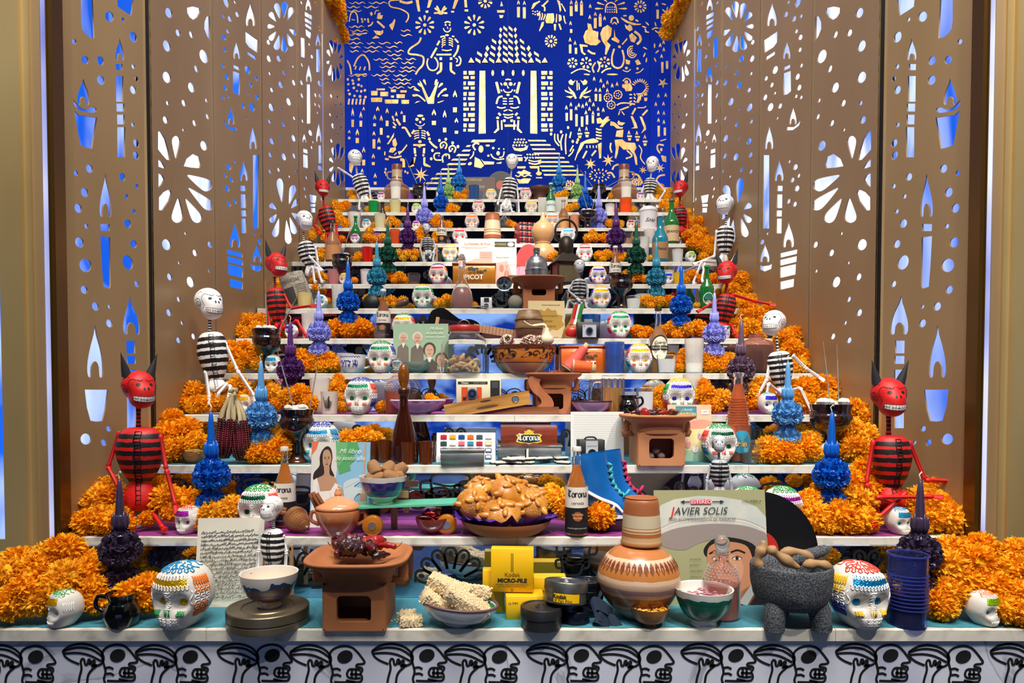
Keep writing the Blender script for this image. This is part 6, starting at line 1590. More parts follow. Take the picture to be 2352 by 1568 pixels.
for i,(dx,ry)in enumerate(((-38,-22),(-24,-28))):
 c_=root('cinnamon_stick',o.location+Vector((dx*s,-.02-.008*i,55*s)),['left one of two cinnamon sticks in the sugar bowl','right one of two cinnamon sticks in the sugar bowl'][i],'cinnamon stick',0,'cinnamon sticks',1,R(6),R(ry))
 b=MB();
 for sx in(-1,1):b.tube([(sx*4*s,0,0),(sx*4*s,0,46*s)],4.4*s,8)
 b.obj('rolled_bark',CIN,c_,True)
# skateboard
s=px(1,.35);o=root('skateboard',P(930,1,.35),'green plastic skateboard on amber wheels carrying a bowl','skateboard',R(4),None,1,0,R(0));GR=mat('5FC09A',.35,coat=.2)
b=MB();n=30;vs=[]
for i in range(n+1):
 u=i/n;x_=(-150+320*u)*s;zz=(58+16*math.exp(-((u)/.08)**2)*.3+14*max(0,(u-.82)/.18)**2+8*u)*s;wd=.055*(1-max(0,abs(2*u-1)-.62)**2*5.6)
 vs+=[(x_,-wd,zz),(x_,-wd,zz+.006),(x_,wd,zz+.006),(x_,wd,zz)]
b.add(vs,[f for i in range(n)for f in((4*i,4*i+4,4*i+5,4*i+1),(4*i+1,4*i+5,4*i+6,4*i+2),(4*i+2,4*i+6,4*i+7,4*i+3),(4*i+3,4*i+7,4*i+4,4*i))]+[(0,1,2,3),tuple(4*n+i for i in(3,2,1,0))]);b.obj('deck',GR,o,60)
AMB=mat('C8781A',.25,tr=.25,coat=.4)
for dx in(-68,96):
 MB().box((dx-12)*s,(dx+12)*s,-.02,.02,30*s,60*s,.004).obj('truck',mat('1A1A1C',.5,.4),o);MB().tube([(dx*s,-.055,24*s),(dx*s,.055,24*s)],.004,8).obj('axle',mat('9A9A9A',.3,.9),o)
 for sy_ in(-1,1):
  for_w=MB(Matrix.Translation((dx*s+(0 if sy_<0 else-20*s),sy_*.058,23*s))@Matrix.Rotation(R(90),4,'X'));for_w.lathe([(17*s,-.016),(22*s,-.012),(23*s,0),(22*s,.012),(17*s,.016)],28);wl=for_w.obj('wheel',AMB,o,50)
  hb_=MB(Matrix.Translation((dx*s+(0 if sy_<0 else-20*s),sy_*.058,23*s))@Matrix.Rotation(R(90),4,'X'));hb_.lathe([(9*s,-.0175),(9*s,.0175)],16);hb_.obj('bearing',mat('B8BCC0',.3,.9),wl,50)
BLU=bands('blue_glaze',[(0,'ECECE2'),(.12,'A8E0C8'),(.32,'C8F0DC'),(.38,'1A3A8C'),(.52,'0E6A7A'),(.62,'142C84'),(.94,'E8E6E4')],0,.08,.22,wob=.008,coat=.5)
bowl('blue, green and white glazed bowl of brown sugar cones on the skateboard',880,1,.3,108,64,BLU,mat('D8D8CC',.3),.42,z=65*px(1,.35))
PIL=mat('9A7048',.85,bump=.6,bs=60,var=.3)
for i,(dx,dz,ry,rx,dy,lb)in enumerate(((-28,58,20,50,-.01,'brown sugar cone at the left of the blue bowl'),(-2,62,0,75,-.022,'brown sugar cone facing front in the blue bowl'),(32,62,-20,60,-.01,'brown sugar cone at the right of the blue bowl'),(-20,84,30,20,0,'brown sugar cone at the top left of the heap'),(10,82,-50,10,.01,'topmost brown sugar cone'),(20,66,10,60,-.03,'small brown sugar cone near the rim'),(-18,66,0,30,.025,'brown sugar cone at the back left'),(36,78,40,30,.02,'brown sugar cone at the back right'))):
 s=px(1,.3);oo=root('sugar_cone',P(880+dx,1,.3,(62+dz)*s)+Vector((0,dy,0)),lb+' on the skateboard','sugar cone',i,'brown sugar cones',1,R(rx),R(ry))
 b=MB().lathe(sprof([(2,-17),(15,-16),(18,-12),(15,6),(11,17),(8,19),(1,19)],2),14);b.v=[v*s for v in b.v];rough(b,.002,120);b.obj('cone',PIL,oo,True)
o=root('wooden_stand',P(905,1,.5),'pine stand behind the skateboard','stand',0,'small wooden stands');s=px(1,.5)
MB().box(-7*s,7*s,0,.01,0,95*s).obj('post',mixed('pine','B88850','E0B880',8,(4,4,.4),.6,detail=3),o);MB().box(-12*s,32*s,.01,.02,70*s,85*s).obj('cross_bar',mat('C08858',.6),o)
# chile bowl
o=bowl('small red bowl of broken dried chiles in front of the skateboard',994,1,.2,80,38,mat('8A3A34',.3,coat=.4),mat('6A2420',.5),.4)
pods('shrivelled red chile in the small red bowl','dried_chile','dried chile','red chiles in the small bowl',P(994,1,.2,34*px(1,.2)),.028,.025,12,[CHILE[3],CHILE[1]],.045,.005,9,False,.022)
# bread on a clay plate with purple paper
s=px(1,.22);turned('clay_plate','wide terracotta plate of sweet bread','plate',1162,1,.28,[(58,0),(78,3),(98,20),(104,33)],CLAY,th=3,n=48)
b=MB();rr=random.Random(5);N=64;vs=[]
s=px(1,.28)
for ring in range(5):
 for j in range(N):
  a=2*math.pi*j/N;r_=(20,60,92,108,122)[ring]*(1+(.04+.02*ring)*mnoise.noise(Vector((math.cos(a)*4,math.sin(a)*4,ring))));zz=(12,14,28,40,46)[ring]+ring*5*mnoise.noise(Vector((math.cos(a)*6,math.sin(a)*6,ring*2)))
  vs.append((r_*math.cos(a)*s,r_*math.sin(a)*s*.85,zz*s))
b.add(vs,[(i*N+j,i*N+(j+1)%N,(i+1)*N+(j+1)%N,(i+1)*N+j)for i in range(4)for j in range(N)]+[tuple(range(N))])
b.obj('tissue_paper',mat('4A1A8C',.6),None,False,P(1162,1,.28),label='crumpled purple tissue paper lining the terracotta bread plate',cat='tissue paper')
BREAD=mixed('bread_crust','A05A10','DC9838',16,rough=.33,detail=3,lo=.25,hi=.75,coat=.25)
def bread(label,x,y_,dy,r,yaw=0,rx=0,ry=0,sq=.62):
 s=px(1,.28);c_=W(x,y_,yk(1)+.28*(STEP-.03)+dy);o=root('sweet_bread',c_,label,'bread',R(yaw),'rolls of sweet bread',1,R(rx),R(ry));r*=s
 b=MB().ell((0,0,0),(r,r*.92,r*sq),28,16);rough(b,r*.05,30);b.obj('loaf',BREAD,o,True)
 for a0 in(.4,1.97):
  b=MB();pts=[];rad=[]
  for i in range(4):
   t_=-1.15+2.3*i/3;k_=r*(.2 if i in(0,3)else .17);b.ell((math.cos(a0)*math.sin(t_)*r*.97,math.sin(a0)*math.sin(t_)*r*.9,math.cos(t_)*r*sq*.98),(k_*(1.9 if a0<1 else .95),k_*(.95 if a0<1 else 1.9),k_*.75),14,10)
  b.obj('dough_bone',BREAD,o,True)
 MB().ell((0,0,r*sq*1.12),(r*.17,r*.17,r*.12),14,8).obj('dough_knob',BREAD,o,True)
 b=MB();rr=random.Random(int(x))
 for i in range(150):
  a,e=rr.uniform(0,6.28),rr.uniform(.1,1.5);b.ell((math.cos(a)*math.cos(e)*r*1.02,math.sin(a)*math.cos(e)*r*.94,math.sin(e)*r*sq*1.03),(.0012,)*3,4,3)
 b.obj('sesame_seeds',mat('F0DCB0',.7),o)['kind']='stuff'
bread('sweet bread roll standing on edge at the left of the plate',1088,1156,0,40,10,62,12,.75)
bread('topmost sweet bread roll on the plate',1170,1128,.01,45,30,38,0,.62)
bread('sweet bread roll lying at the front of the plate',1154,1178,-.05,44,0,40,0,.55)
bread('sweet bread roll at the right of the plate',1222,1160,-.01,38,20,45,-20,.7)
bread('sweet bread roll half hidden at the back left of the plate',1105,1118,.06,34,0,20,0,.6)
bread('sweet bread roll half hidden at the back right of the plate',1215,1135,.06,34,0,20,0,.6)
flowers('between the bread plate and the beer bottle',1,[(1285,1150,32,.45),(1295,1170,26,.35),(1265,1130,22,.6)],30)
flowers('beside the big jug on the second step',1,[(1375,1182,36,.25),(1395,1155,24,.4),(1350,1165,20,.4)],30)
# blue lace-up boots
SB=mixed('blue_leather','0C5CA8','1A74C4',4,rough=.35,detail=3,coat=.25);WSTR=mat('EDEFF4',.4,coat=.3)
def boot(label,x,dy,lace,yaw,lx=0):
 s=px(1,.45);o=root('bowling_boot',P(x,1,.45,.045)+Vector((0,dy,0)),label,'boot',R(yaw),'pair of blue lace-up boots');
 secs=[(-58,8,20,30),(-56,40,24,32),(-50,80,26,34),(-40,118,28,36)]
 b=MB();n=20;vs=[]
 # boot lofted from the cuff down to the toe
 L_=[((-22,0,142),(40,22),10),((-18,0,104),(42,23),8),((-10,0,72),(40,22),12),((-2,0,48),(44,22),30),((16,0,32),(44,22),58),((44,0,22),(28,23),78),((72,0,17),(18,23),88),((92,0,14),(13,18),90),((102,0,12),(5,8),90)]
 for(c_,(a_,w_),tilt)in L_:
  for j in range(n):
   t_=2*math.pi*j/n;u,v=math.cos(t_)*a_,math.sin(t_)*w_;T=R(tilt)
   vs.append(((c_[0]+u*math.cos(T))*s,v*s,(c_[2]+u*math.sin(T)*(1 if tilt<45 else-1))*s if tilt<45 else max(3,c_[2]+u*math.sin(T))*s))
 b.add(vs,[(i*n+j,i*n+(j+1)%n,(i+1)*n+(j+1)%n,(i+1)*n+j)for i in range(len(L_)-1)for j in range(n)]+[tuple((len(L_)-1)*n+j for j in range(n))])
 b.obj('leather_upper',SB,o,True)
 MB().prism(sm2([(-60,0),(-64,20),(-50,30),(-30,34),(0,26),(40,20),(80,18),(104,14),(106,4),(60,0),(20,2)],3,True),-24.5*s,24.5*s,'Y')
 sole=MB();sole.prism([(u*s,v*s)for u,v in[(-58,0),(-60,8),(0,6),(60,6),(100,8),(106,4),(100,0),(20,-3)]],-23*s,23*s,'Y');sole.obj('sole',WSTR,o,60)
 for yy in(-1,1):
  b=MB();b.tube(smooth_pts([(-34*s,yy*23.5*s,62*s),(0,yy*23.5*s,44*s),(34*s,yy*22.5*s,30*s),(52*s,yy*22*s,12*s)],4),5*s,6,flat=.5);b.tube(smooth_pts([(34*s,yy*23*s,30*s),(24*s,yy*24*s,12*s),(18*s,yy*24*s,4*s)],3),5*s,6,flat=.5);b.obj('white_stripe',WSTR,o,True)
 MB().tube(smooth_pts([(70*s,-23*s,8*s),(66*s,-14*s,36*s),(66*s,14*s,36*s),(70*s,23*s,8*s)],4),4*s,6).obj('red_toe_stripe',mat('C0383C',.5),o,True)
 fr=[(23,120),(24,104),(26,90),(31,76),(38,64),(48,54),(60,46)]
 for i,(u,v)in enumerate(fr):
  for yy in(-1,1):q=MB(Matrix.Translation(((u-3)*s,yy*11*s,v*s)));q.lathe([(3.2*s,-1.5*s),(3.2*s,1.5*s)],10);q.obj('eyelet',mat('C8CCD0',.3,.8),o,50)
 b=MB()
 for i in range(len(fr)-1):
  (u,v),(u2,v2)=fr[i],fr[i+1]
  for yy in(-1,1):b.tube(smooth_pts([(u*s,-yy*11*s,v*s),((u+7)*s,0,(v+v2)/2*s+.003),(u2*s,yy*11*s,v2*s)],4),3.6*s,6)
 b.tube(smooth_pts([(62*s,0,48*s),(66*s,-20*s,62*s),(56*s,-28*s,52*s),(64*s,-10*s,44*s),(74*s,-24*s,34*s),(80*s,-28*s,22*s)],4),3.2*s,6);b.obj('shoe_lace',lace,o,True)
LT,LP_=mat('3EB4C0',.8,bump=.6,bs=200),mat('C8285C',.8,bump=.6,bs=200)
boot('blue lace-up boot with turquoise laces behind the beer bottle',1372,-.02,LT,4);boot('blue lace-up boot with pink laces, the farther of the pair',1415,.06,LP_,8)
cube('display_block','dark plum block under the blue boots','block',1392,1,.5,150,34,80,mat('3A1A34',.6),0,0,.006)
# skeleton between steps
figure('skeleton standing behind the sombrero record sleeve, grey skull and striped ribs','silver',yk(1)+.13,(1652,1020,36,-18,0),(1651,1036,1651,1056,7),(1652,1054,1652,1118,44),(1652,1114,1652,1150,36),[[6,(1634,1065,0),(1624,1100,0),(1622,1150,-.01)],[6,(1670,1065,0),(1678,1100,0),(1684,1150,-.01)]],[[6,(1645,1145,0),(1640,1225,0)],[6,(1660,1145,0),(1664,1225,0)]],'small skeleton figures')
flowers('heaped behind the left devil on the second step',1,[(150,1210,34,.2),(200,1222,32,.15),(235,1195,36,.25),(170,1165,36,.35),(225,1150,40,.45),(270,1190,34,.3),(205,1125,34,.55),(262,1140,36,.5),(285,1222,26,.15),(130,1190,30,.3),(255,1110,22,.6),(250,1225,30,.12),(140,1225,26,.12)],36)
flowers('round the devil and blue candle at the left of the second step',1,[(380,1145,36,.5),(420,1150,34,.5),(445,1165,30,.45),(340,1190,20,.35),(492,1180,36,.3),(530,1165,30,.4),(370,1110,20,.75),(470,1195,26,.25),(395,1175,24,.4)],32)
flowers('heaped right of the black record on the second step',1,[(1870,1190,40,.25),(1930,1195,42,.22),(1985,1195,34,.2),(1860,1150,30,.45),(1975,1150,36,.4),(1960,1110,34,.6),(1990,1080,34,.8),(1900,1215,24,.15),(1960,1215,24,.15),(1880,1120,18,.7),(2010,1120,30,.6)],36)
flowers('heaped right of the right devil on the second step',1,[(2120,1150,40,.45),(2170,1165,42,.4),(2215,1180,40,.35),(2130,1195,38,.25),(2190,1210,38,.2),(2235,1220,34,.15),(2160,1120,36,.6),(2210,1130,34,.6),(2110,1220,24,.15),(2240,1180,28,.3),(2080,1150,26,.5),(2225,1250,30,.08)],38)
# ================================================================== third step (k = 2)
SK2='sugar skulls with foil eyes'
flowers('heaped at the left end of the third step',2,[(385,1000,34,.5),(430,985,30,.6),(395,1035,30,.3),(370,970,28,.8),(420,1030,30,.35),(450,1010,24,.5),(375,1050,22,.2),(400,960,24,.85)],30)
flowers('round the foot of the left light blue candle',2,[(565,1030,30,.25),(605,1040,30,.2),(640,1030,30,.25),(560,1005,24,.4),(650,1005,22,.4),(585,1048,22,.15),(625,1050,22,.15)],28)
flowers('behind the amber glasses',2,[(800,1008,24,.7),(835,1005,28,.7),(860,1010,22,.6),(815,1030,22,.6)],24)
flowers('round the foot of the right light blue candle',2,[(1765,1025,28,.25),(1805,1035,30,.2),(1845,1030,30,.25),(1775,1045,24,.12),(1860,1010,24,.4),(1750,1045,22,.2),(1825,1050,20,.1),(1870,1040,20,.2)],28)
flowers('heaped at the right end of the third step',2,[(1960,1030,32,.3),(1985,1000,32,.5),(1955,985,30,.6),(1990,950,30,.8),(1965,940,28,.9),(1990,1045,26,.2),(1940,1010,22,.5),(1900,1000,24,.6),(2000,920,26,.95)],30)
o=bowl('small gourd bowl of dried leaves in front of the left marigold heap',446,2,.2,52,28,GOURD,GOURD,.4);s=o['s']
b=MB();rr=random.Random(1)
for i in range(26):b.ell((rr.uniform(-20,20)*s,rr.uniform(-18,18)*s,(25+rr.uniform(0,7))*s),(6*s,3*s,1*s),6,3)
b.obj('dried_leaves',mat('B8A458',.8),o)['kind']='stuff'
skull('small white sugar skull half hidden behind the left blue candle',492,2,.3,48,'lime','g',-20,SK2,small=True)
# corn cobs tied by husks
KER=mixed('dark_kernels','3A0E14','6A1A22',20,rough=.3,detail=2,coat=.4);HUSK=mixed('husk','B09A6A','E4D6B0',10,(1,1,.3),.8,detail=4)
for i,(cx,cy,top,lb)in enumerate(((517,1005,905,'left dark red corn cob hanging by its pale husk'),(552,1010,905,'right dark red corn cob hanging by its pale husk'))):
 s=px(2,.1);c=W(cx,cy,yk(2)+.02+.012*i);o=root('corn_cob',c,lb,'corn cob',0,'pair of dark corn cobs tied by their husks',1,0,R(6-10*i));b=MB();b.tube([(0,0,(-48+12*j)*s)for j in range(9)],[v*s for v in(6,13,17,19,20,20,19,17,12)],12);b.obj('cob',KER,o,True)
 b=MB()
 for j in range(18):
  zz=(-44+5.1*j)*s;r_=(8+12*math.sin(min(1,(j+1.5)/8)*1.57)-(2 if j>15 else 0))*s
  for q in range(13):a=2*math.pi*q/13;b.ell((r_*math.cos(a),r_*math.sin(a),zz),(2.6*s,2.6*s,2.9*s),5,4)
 b.obj('kernels',KER,o,True)['kind']='stuff'
 b=MB();
 for q in range(6):a=q*1.05;b.tube(smooth_pts([(15*s*math.cos(a),12*s*math.sin(a),40*s),(11*s*math.cos(a),9*s*math.sin(a),62*s),((10-20*i)*s*.5+4*s*math.cos(a),0,92*s),((16-32*i)*s,0,(104+4*math.sin(a))*s)],3),[6*s]*4+[5*s]*3+[4*s]*3,5,flat=.4)
 b.obj('husk',HUSK,o,True)
b=MB();[b.tube([(-.014+.004*i,-.004,.0),(0,.004*math.sin(i),.012),(.014,.0,.003*i)],.005,6)for i in range(4)];b.obj('husk_knot',HUSK,None,True,W(535,900,yk(2)+.02),label='twisted knot of husks above the two corn cobs',cat='husk')
candle('light blue wax candle at the left of the third step',601,2,.3,828,1022,'lblue');candle('light blue wax candle at the right of the third step',1808,2,.3,830,1012,'lblue')
goblet('tall black glazed burner with white resin near the left light blue candle',683,2,.3,78,935,1058,[(678,940,642,803),(712,938,735,818)]);goblet('tall black glazed burner at the right end of the third step',1907,2,.4,92,925,1058,[(1905,925,1884,782),(1925,928,1915,788)])
skull('large sugar skull with blue foil and yellow jaw behind the woman schoolbook',740,2,.4,92,'blue','nbyt',-10,SK2)
skull('large sugar skull with dark green foil and green crown beside the shot glass',1650,2,.3,90,'dgreen','grbr',0,SK2)
skull('small white sugar skull behind the right blue candle',1902,2,.3,46,'lime','y',15,SK2,small=True)
# amber set
AG=glass('C87028',.05,.8,1.25)
for x,t,h,lb in((858,.5,48,'amber shot glass leftmost of five around the decanter'),(884,.32,52,'amber shot glass second from the left, behind the sugar cones'),(937,.12,52,'amber shot glass standing right in front of the decanter'),(978,.12,52,'amber shot glass right of the decanter, the front one'),(986,.4,48,'amber shot glass right of the decanter, the rear one')):
 tumbler(lb,x,2,t,h,34,mat('6A3010',.12,tr=.35,coat=.5),None,name='shot_glass',group='ribbed amber shot glasses')
o=turned('amber_decanter','tall ribbed amber glass decanter with pointed stopper on the third step','decanter',928,2,.28,[(30,0),(33,3),(33,30),(31,50),(20,92),(11,125),(10,150),(13,160),(12,164)],mat('3A1408',.1,tr=.25,coat=.6),n=32,wob=lambda a,i:1+.012*math.cos(a*16+i*.6));s=o['s']
MB().lathe([(12.5*s,158*s),(14*s,162*s),(14*s,168*s),(12*s,171*s)],24).obj('collar',mat('3A1A0C',.2,coat=.5),o,50)
MB().lathe([(a*s,b_*s)for a,b_ in sprof([(8,170),(8,176),(12,190),(13,205),(10,218),(5,226),(1,228)])],20).obj('stopper',mat('9A5A14',.12,tr=.45,coat=.5),o,True)
# paint chart
o,A=board('paint_chart','white card of twenty four little paint pans behind the tin box','paint set',1070,2,.35,136,68,mat('EDEEF0',.5),.003,12)
PC='D02030 E8B018 1A4A8C F07010 3A5A58 D8D8D0 2A4A4A E8E8E4 D8707C 3A8CA8 B82A3A E0B010 3A5A9C F0C0A0 6A8A4A 8A3A6A C8C8C0 3A4A78 D0A878 A04030 2A6A6A E0E0DC 704828 4A5A90'.split()
for i in range(24):
 c_,r_=i%6,i//6;x_,y_=12+15.2*c_,15+22*r_
 A.line('5A5A60',[(x_-2.5,y_-6),(x_,y_-9.5),(x_+2.5,y_-6)],.8,0);pb=MB(Matrix.Translation(((x_/100-.5)*A.w,0,(1-y_/100)*A.h)));pb.box(-.011,.011,-.004,0,-.0068,.0068);q=pb.obj('paint_pan',mat(PC[i],.45),o)
 MB(Matrix.Translation(((x_/100-.5)*A.w,-.0042,(1-y_/100)*A.h))).box(-.0085,.0085,-.0006,.0004,-.0045,.0045).obj('pan_centre',mat('E8E4DC',.5)if i%6==5 else mat(PC[i],.3,coat=.4),q)
A.done('pan_marks')
STEEL=mixed('tin_plate','6E7270','A4A8A6',9,(1,1,3),.36,metal=.8,detail=5,lo=.3,hi=.7)
o,A=cube('tin_box','small grey tin box in front of the paint chart','box',1063,2,.12,98,30,50,STEEL,2,0,.003);rbox(100*px(2,.12),52*px(2,.12),8*px(2,.12),.002,None,(0,0,28*px(2,.12))).obj('lid',STEEL,o,45)
o,A=cube('metal_box','long grey metal box under the cigar box','box',1216,2,.5,145,36,60,STEEL,-2,0,.004);s=px(2,.5);rbox(149*s,63*s,5*s,.002,None,(0,0,34*s)).obj('lid',STEEL,o,45)
o,A=cube('wooden_box','polished wooden box with a crown crest lying on the metal box','box',1214,2,.45,128,46,50,mixed('mahogany','6A2410','A0482A',4,(.5,1,5),.3,detail=5,coat=.4),0,37*px(2,.5)+.001,.002)
A.poly('F0D040',[(27,45),(32,39),(40,39),(43,33),(57,33),(60,39),(68,39),(73,45),(70,56),(73,78),(65,84),(57,84),(50,90),(43,84),(35,84),(27,78),(30,56)]).poly('14304A',[(30,48),(34,43),(66,43),(70,48),(67,57),(70,75),(64,79),(50,85),(36,79),(30,75),(33,57)]).poly('F0D040',[(43,32),(41,24),(45,27),(47,21),(50,18),(53,21),(55,27),(59,24),(57,32)])
gothic('Corona',A.h*.34,mat('F4F0E0',.6),o,0,A.h*.39,A.y-.0004);A.text('IMPORTADA',50,12,7,'3A1A1A');A.done('crest')
rr=random.Random(4);DM=[mat('EFEBDD',.4),mat('1A1A1C',.4)]
for i in range(18):
 x_=1135+rr.uniform(0,160);up=i==0
 if up:x_=1210
 o=root('domino',P(x_,2,rr.uniform(.05,.35)if not up else .16,.0005+(.012 if rr.random()>.6 and not up else 0)),('white domino standing upright amid the heap' if up else 'domino lying in the heap before the metal box'),'domino',rr.uniform(-.8,.8),'dominoes',1,0,R(90)if up else 0)
 rbox(.046,.023,.005,.001,None,(-.023 if up else 0,0,0)).obj('ivory_face',DM[0],o,45);rbox(.046,.023,.005,.001,None,(-.023 if up else 0,0,-.005)).obj('black_back',DM[1],o,45)
 o.location.z+=.0052
 b=MB()
 for q in range(4):b.disc(rr.choice([-.014,-.008,.008,.014]),rr.choice([-.005,.005]),.0016,None,0,8)
 b.v=[Vector((v.x-(.023 if up else 0),v.z,.0051))for v in b.v];b.obj('pips',INK,o)
# manuscript
o,A=board('manuscript','white manuscript page with faint script behind the small camera','manuscript',1372,2,.62,122,112,mat('E4E5E0',.7),.004,3,0)
rr=random.Random(12)
for i in range(20):
 y_=7+4.6*i;pts=[];x_=6
 while x_<94:pts+=[(x_,y_-rr.choice([.6,1.4,.4])),(x_+.8,y_+.8)];x_+=rr.uniform(1.8,3)
 A._m('A8AAA8');A.b.ribbon(A.q(pts),.3/100*A.h,A.y)
A.done('handwriting')
o,A=cube('box_camera','small black and silver box camera before the manuscript','camera',1356,2,.42,60,52,34,mat('1C1E20',.5),4,0,.003)
A.rect('B8BCC0',27,4,73,100).oval('C8CCD0',50,58,20,23);A.text('BROWNIE',50,28,9,'444444');A.done('face_plate');s=px(2,.42)
for r_,d,m_ in((10,4,mat('8A8E92',.3,.8)),(8,6,mat('141416',.3)),(4,7,mat('2A3A5A',.05,coat=1))):q=MB(Matrix.Translation((0,-17*s,22*s))@Matrix.Rotation(R(90),4,'X'));q.lathe([(r_*s,0),(r_*s,d*s)],24);q.obj('lens_ring',m_,o,50)
MB().tube(smooth_pts([(-14*s,0,52*s),(-8*s,0,57*s),(8*s,0,57*s),(14*s,0,52*s)],4),2*s,6).obj('carry_handle',mat('16161A',.4),o,True)
brazier('pale terracotta brazier with stones inside it on the third step',1507,2,.25,150,106,112,CLAYL,0,0,(.14,.54,.52));c=P(1507,2,.25,112*px(2,.25))
pods('dark dried chile on the pale brazier of the third step','dried_chile','dried chile','dried chiles on the third step brazier',c,.06,.04,14,CHILE,.055,.008,14,round_=.3,z_up=.01)
for i,(dx,dz)in enumerate(((-14,14),(12,14),(0,26))):
 o=root('grey_stone',P(1507+dx,2,.16,dz*px(2,.2)+.008),['grey stone at the left inside the brazier window','grey stone at the right inside the brazier window','grey stone lying on two others inside the brazier window'][i],'stone',i,'stones in the brazier');b=MB().ell((0,0,0),(.016,.014,.012),12,8);rough(b,.003,90);b.obj('stone',mat('8A8A8A',.9,bump=.6,bs=90,var=.3),o,True)
# children's book
o,A=board('picture_book','pink and yellow picture book behind the third step brazier','book',1585,2,.5,98,130,mat('F2C8A8',.5),.008,5,-4,edge=mat('EFE6D0',.8))
A.poly('F0E0A0',[(0,38),(100,38),(100,100),(0,100)]).poly('F0A088',[(0,30),(20,27),(45,30),(75,26),(100,30),(100,40),(60,43),(30,41),(0,42)],1).poly('A8D0B0',[(0,85),(40,80),(100,84),(100,100),(0,100)]).rect('3A88A0',18,3,66,24).rect('4A98B0',20,5,64,22)
A.text('La Familia',42,9,5.5,'E8F0C0',shear=.3);A.text('RATON',46,17,8,'F0E860',bold=.0003);A.rect('F4F0E8',77,9,94,17);A.text('1977',85.5,13,4.5,'6A4A4A')
for x_,y_,c_ in((25,62,'C0A8A0'),(75,55,'B8A0B0'),(45,70,'E8A0A0'),(62,78,'F0F0F0'),(30,84,'90B8C8')):A.oval(c_,x_,y_,7,7);A.oval('F0D0B8',x_,y_-7,4.5,4)
A.done()
bottle('tall orange ribbed soda bottle with a round blue and yellow label',1694,2,.42,205,58,G_CLEAR,mat('F0701A',.12,tr=.15,coat=.5,sub=.3),.87,None,None,(),.30,.6,0,nr=.36);o=[q for q in COL.objects if q.name.startswith('glass_bottle')][-1];s=px(2,.42)
b=MB();vs=[]
for i in range(24):a=2*math.pi*i/24;u,v=24*math.cos(a),26*math.sin(a);vs.append((29.6*s*math.sin(u/29),-29.6*s*math.cos(u/29),(48+v)*s))
b.add([(0,-30*s,48*s)]+vs,[(0,i+1,(i+1)%24+1)for i in range(24)]);b.obj('round_label',mat('3AA8C8',.5),o);ring_text(o,'rán',17*s,mat('F0B030',.5),30.6*s,44*s,bold=.0006)
b=MB();[b.tube([((29.4-max(0,(zz-82))*.19)*s*math.cos(a),(29.4-max(0,(zz-82))*.19)*s*math.sin(a),zz*s)for a in[2*math.pi*j/24 for j in range(24)]],.9*s,5,True)for zz in range(86,150,6)];b.obj('glass_ribs',mat('D86A28',.1,tr=.4,coat=.5),o,True)
tumbler('clear straight shot glass beside the orange soda bottle',1724,2,.15,54,44,G_CLEAR,glass('F4FAFC',.02,.97,1.2),.5,lm='water')
# ================================================================== fourth step (k = 3)
flowers('heaped at the left end of the fourth step',3,[(405,910,30,.4),(445,900,28,.45),(420,880,26,.7),(485,925,24,.3),(395,930,22,.25),(450,930,24,.25),(420,925,24,.3),(500,925,20,.3),(430,865,20,.85)],26)
flowers('beside the left striped skeleton on the fourth step',3,[(550,885,24,.5),(565,915,22,.4),(530,895,20,.6),(515,910,18,.5)],22)
flowers('round the left purple candle on the fourth step',3,[(628,905,26,.35),(660,915,26,.3),(690,905,26,.35),(710,925,22,.3),(640,930,20,.25),(600,910,22,.5)],24)
flowers('behind the large skull and tall votive on the fourth step',3,[(775,890,20,.6),(770,915,20,.5),(785,935,14,.4),(880,935,16,.5),(778,870,14,.7)],18)
flowers('left of the violet foil skull on the fourth step',3,[(1518,900,18,.5),(1512,925,18,.5),(1525,940,14,.4)],16)
flowers('between the violet foil skull and the orange bottle',3,[(1620,905,24,.5),(1655,915,24,.45),(1640,930,20,.4),(1620,935,16,.4),(1615,885,18,.6)],22)
flowers('between the orange bottle and the blue brow skull',3,[(1722,900,24,.45),(1728,925,20,.4),(1745,880,18,.6),(1770,905,18,.6)],20)
flowers('heaped at the right end of the fourth step',3,[(1850,890,28,.5),(1890,885,28,.6),(1930,890,28,.55),(1965,895,28,.5),(1850,925,26,.35),(1935,880,22,.8),(1835,910,22,.5),(1985,905,24,.5),(1975,925,24,.3),(1815,930,18,.4),(1900,910,22,.5)],26)
figure('white striped skeleton at the left of the fourth step, hands on its knees','white',yk(3)+.1,(481,700,66,50,0),(482,732,482,766,8),(484,762,497,872,70),(495,866,500,902,46),[[7,(465,780,0),(472,850,-.02),(481,915,-.05)],[7,(516,785,0),(545,850,-.02),(585,910,-.05)]],[[6,(492,898,-.02),(522,880,-.05),(500,905,-.10)],[6,(505,898,-.02),(530,885,-.06),(520,930,-.10)]],'white striped skeletons')
figure('white striped skeleton at the right of the fourth step','white',yk(3)+.12,(1776,744,56,-42,-12),(1783,772,1787,812,7),(1788,806,1797,888,58),(1796,884,1800,908,36),[[7,(1768,825,0),(1762,870,-.01),(1745,900,-.03)],[7,(1820,815,0),(1850,845,-.01),(1880,865,-.02)]],[[6,(1790,900,-.02),(1765,880,-.08),(1758,930,-.09)],[6,(1804,900,-.02),(1838,890,-.06),(1862,940,-.09)]],'white striped skeletons')
skull('small sugar skull with gold foil behind the left light blue candle',566,3,.35,46,'gold','y',-10,SK2,small=True)
skull('large sugar skull with green foil eyes, red temple and blue jaw on the fourth step',830,3,.18,84,'green','nrnr',-6,SK2)
skull('large sugar skull with violet foil eyes behind the picture book',1558,3,.25,82,'indigo','ygrg',0,SK2)
skull('small sugar skull with blue foil brow beside the right white skeleton',1763,3,.12,50,'indigo','t',8,SK2,small=True)
candle('purple wax candle near the left skeleton, in marigolds',668,3,.5,738,905,'purple');candle('mauve wax candle in front of the dark red jar',1701,3,.5,735,905,'mauve')
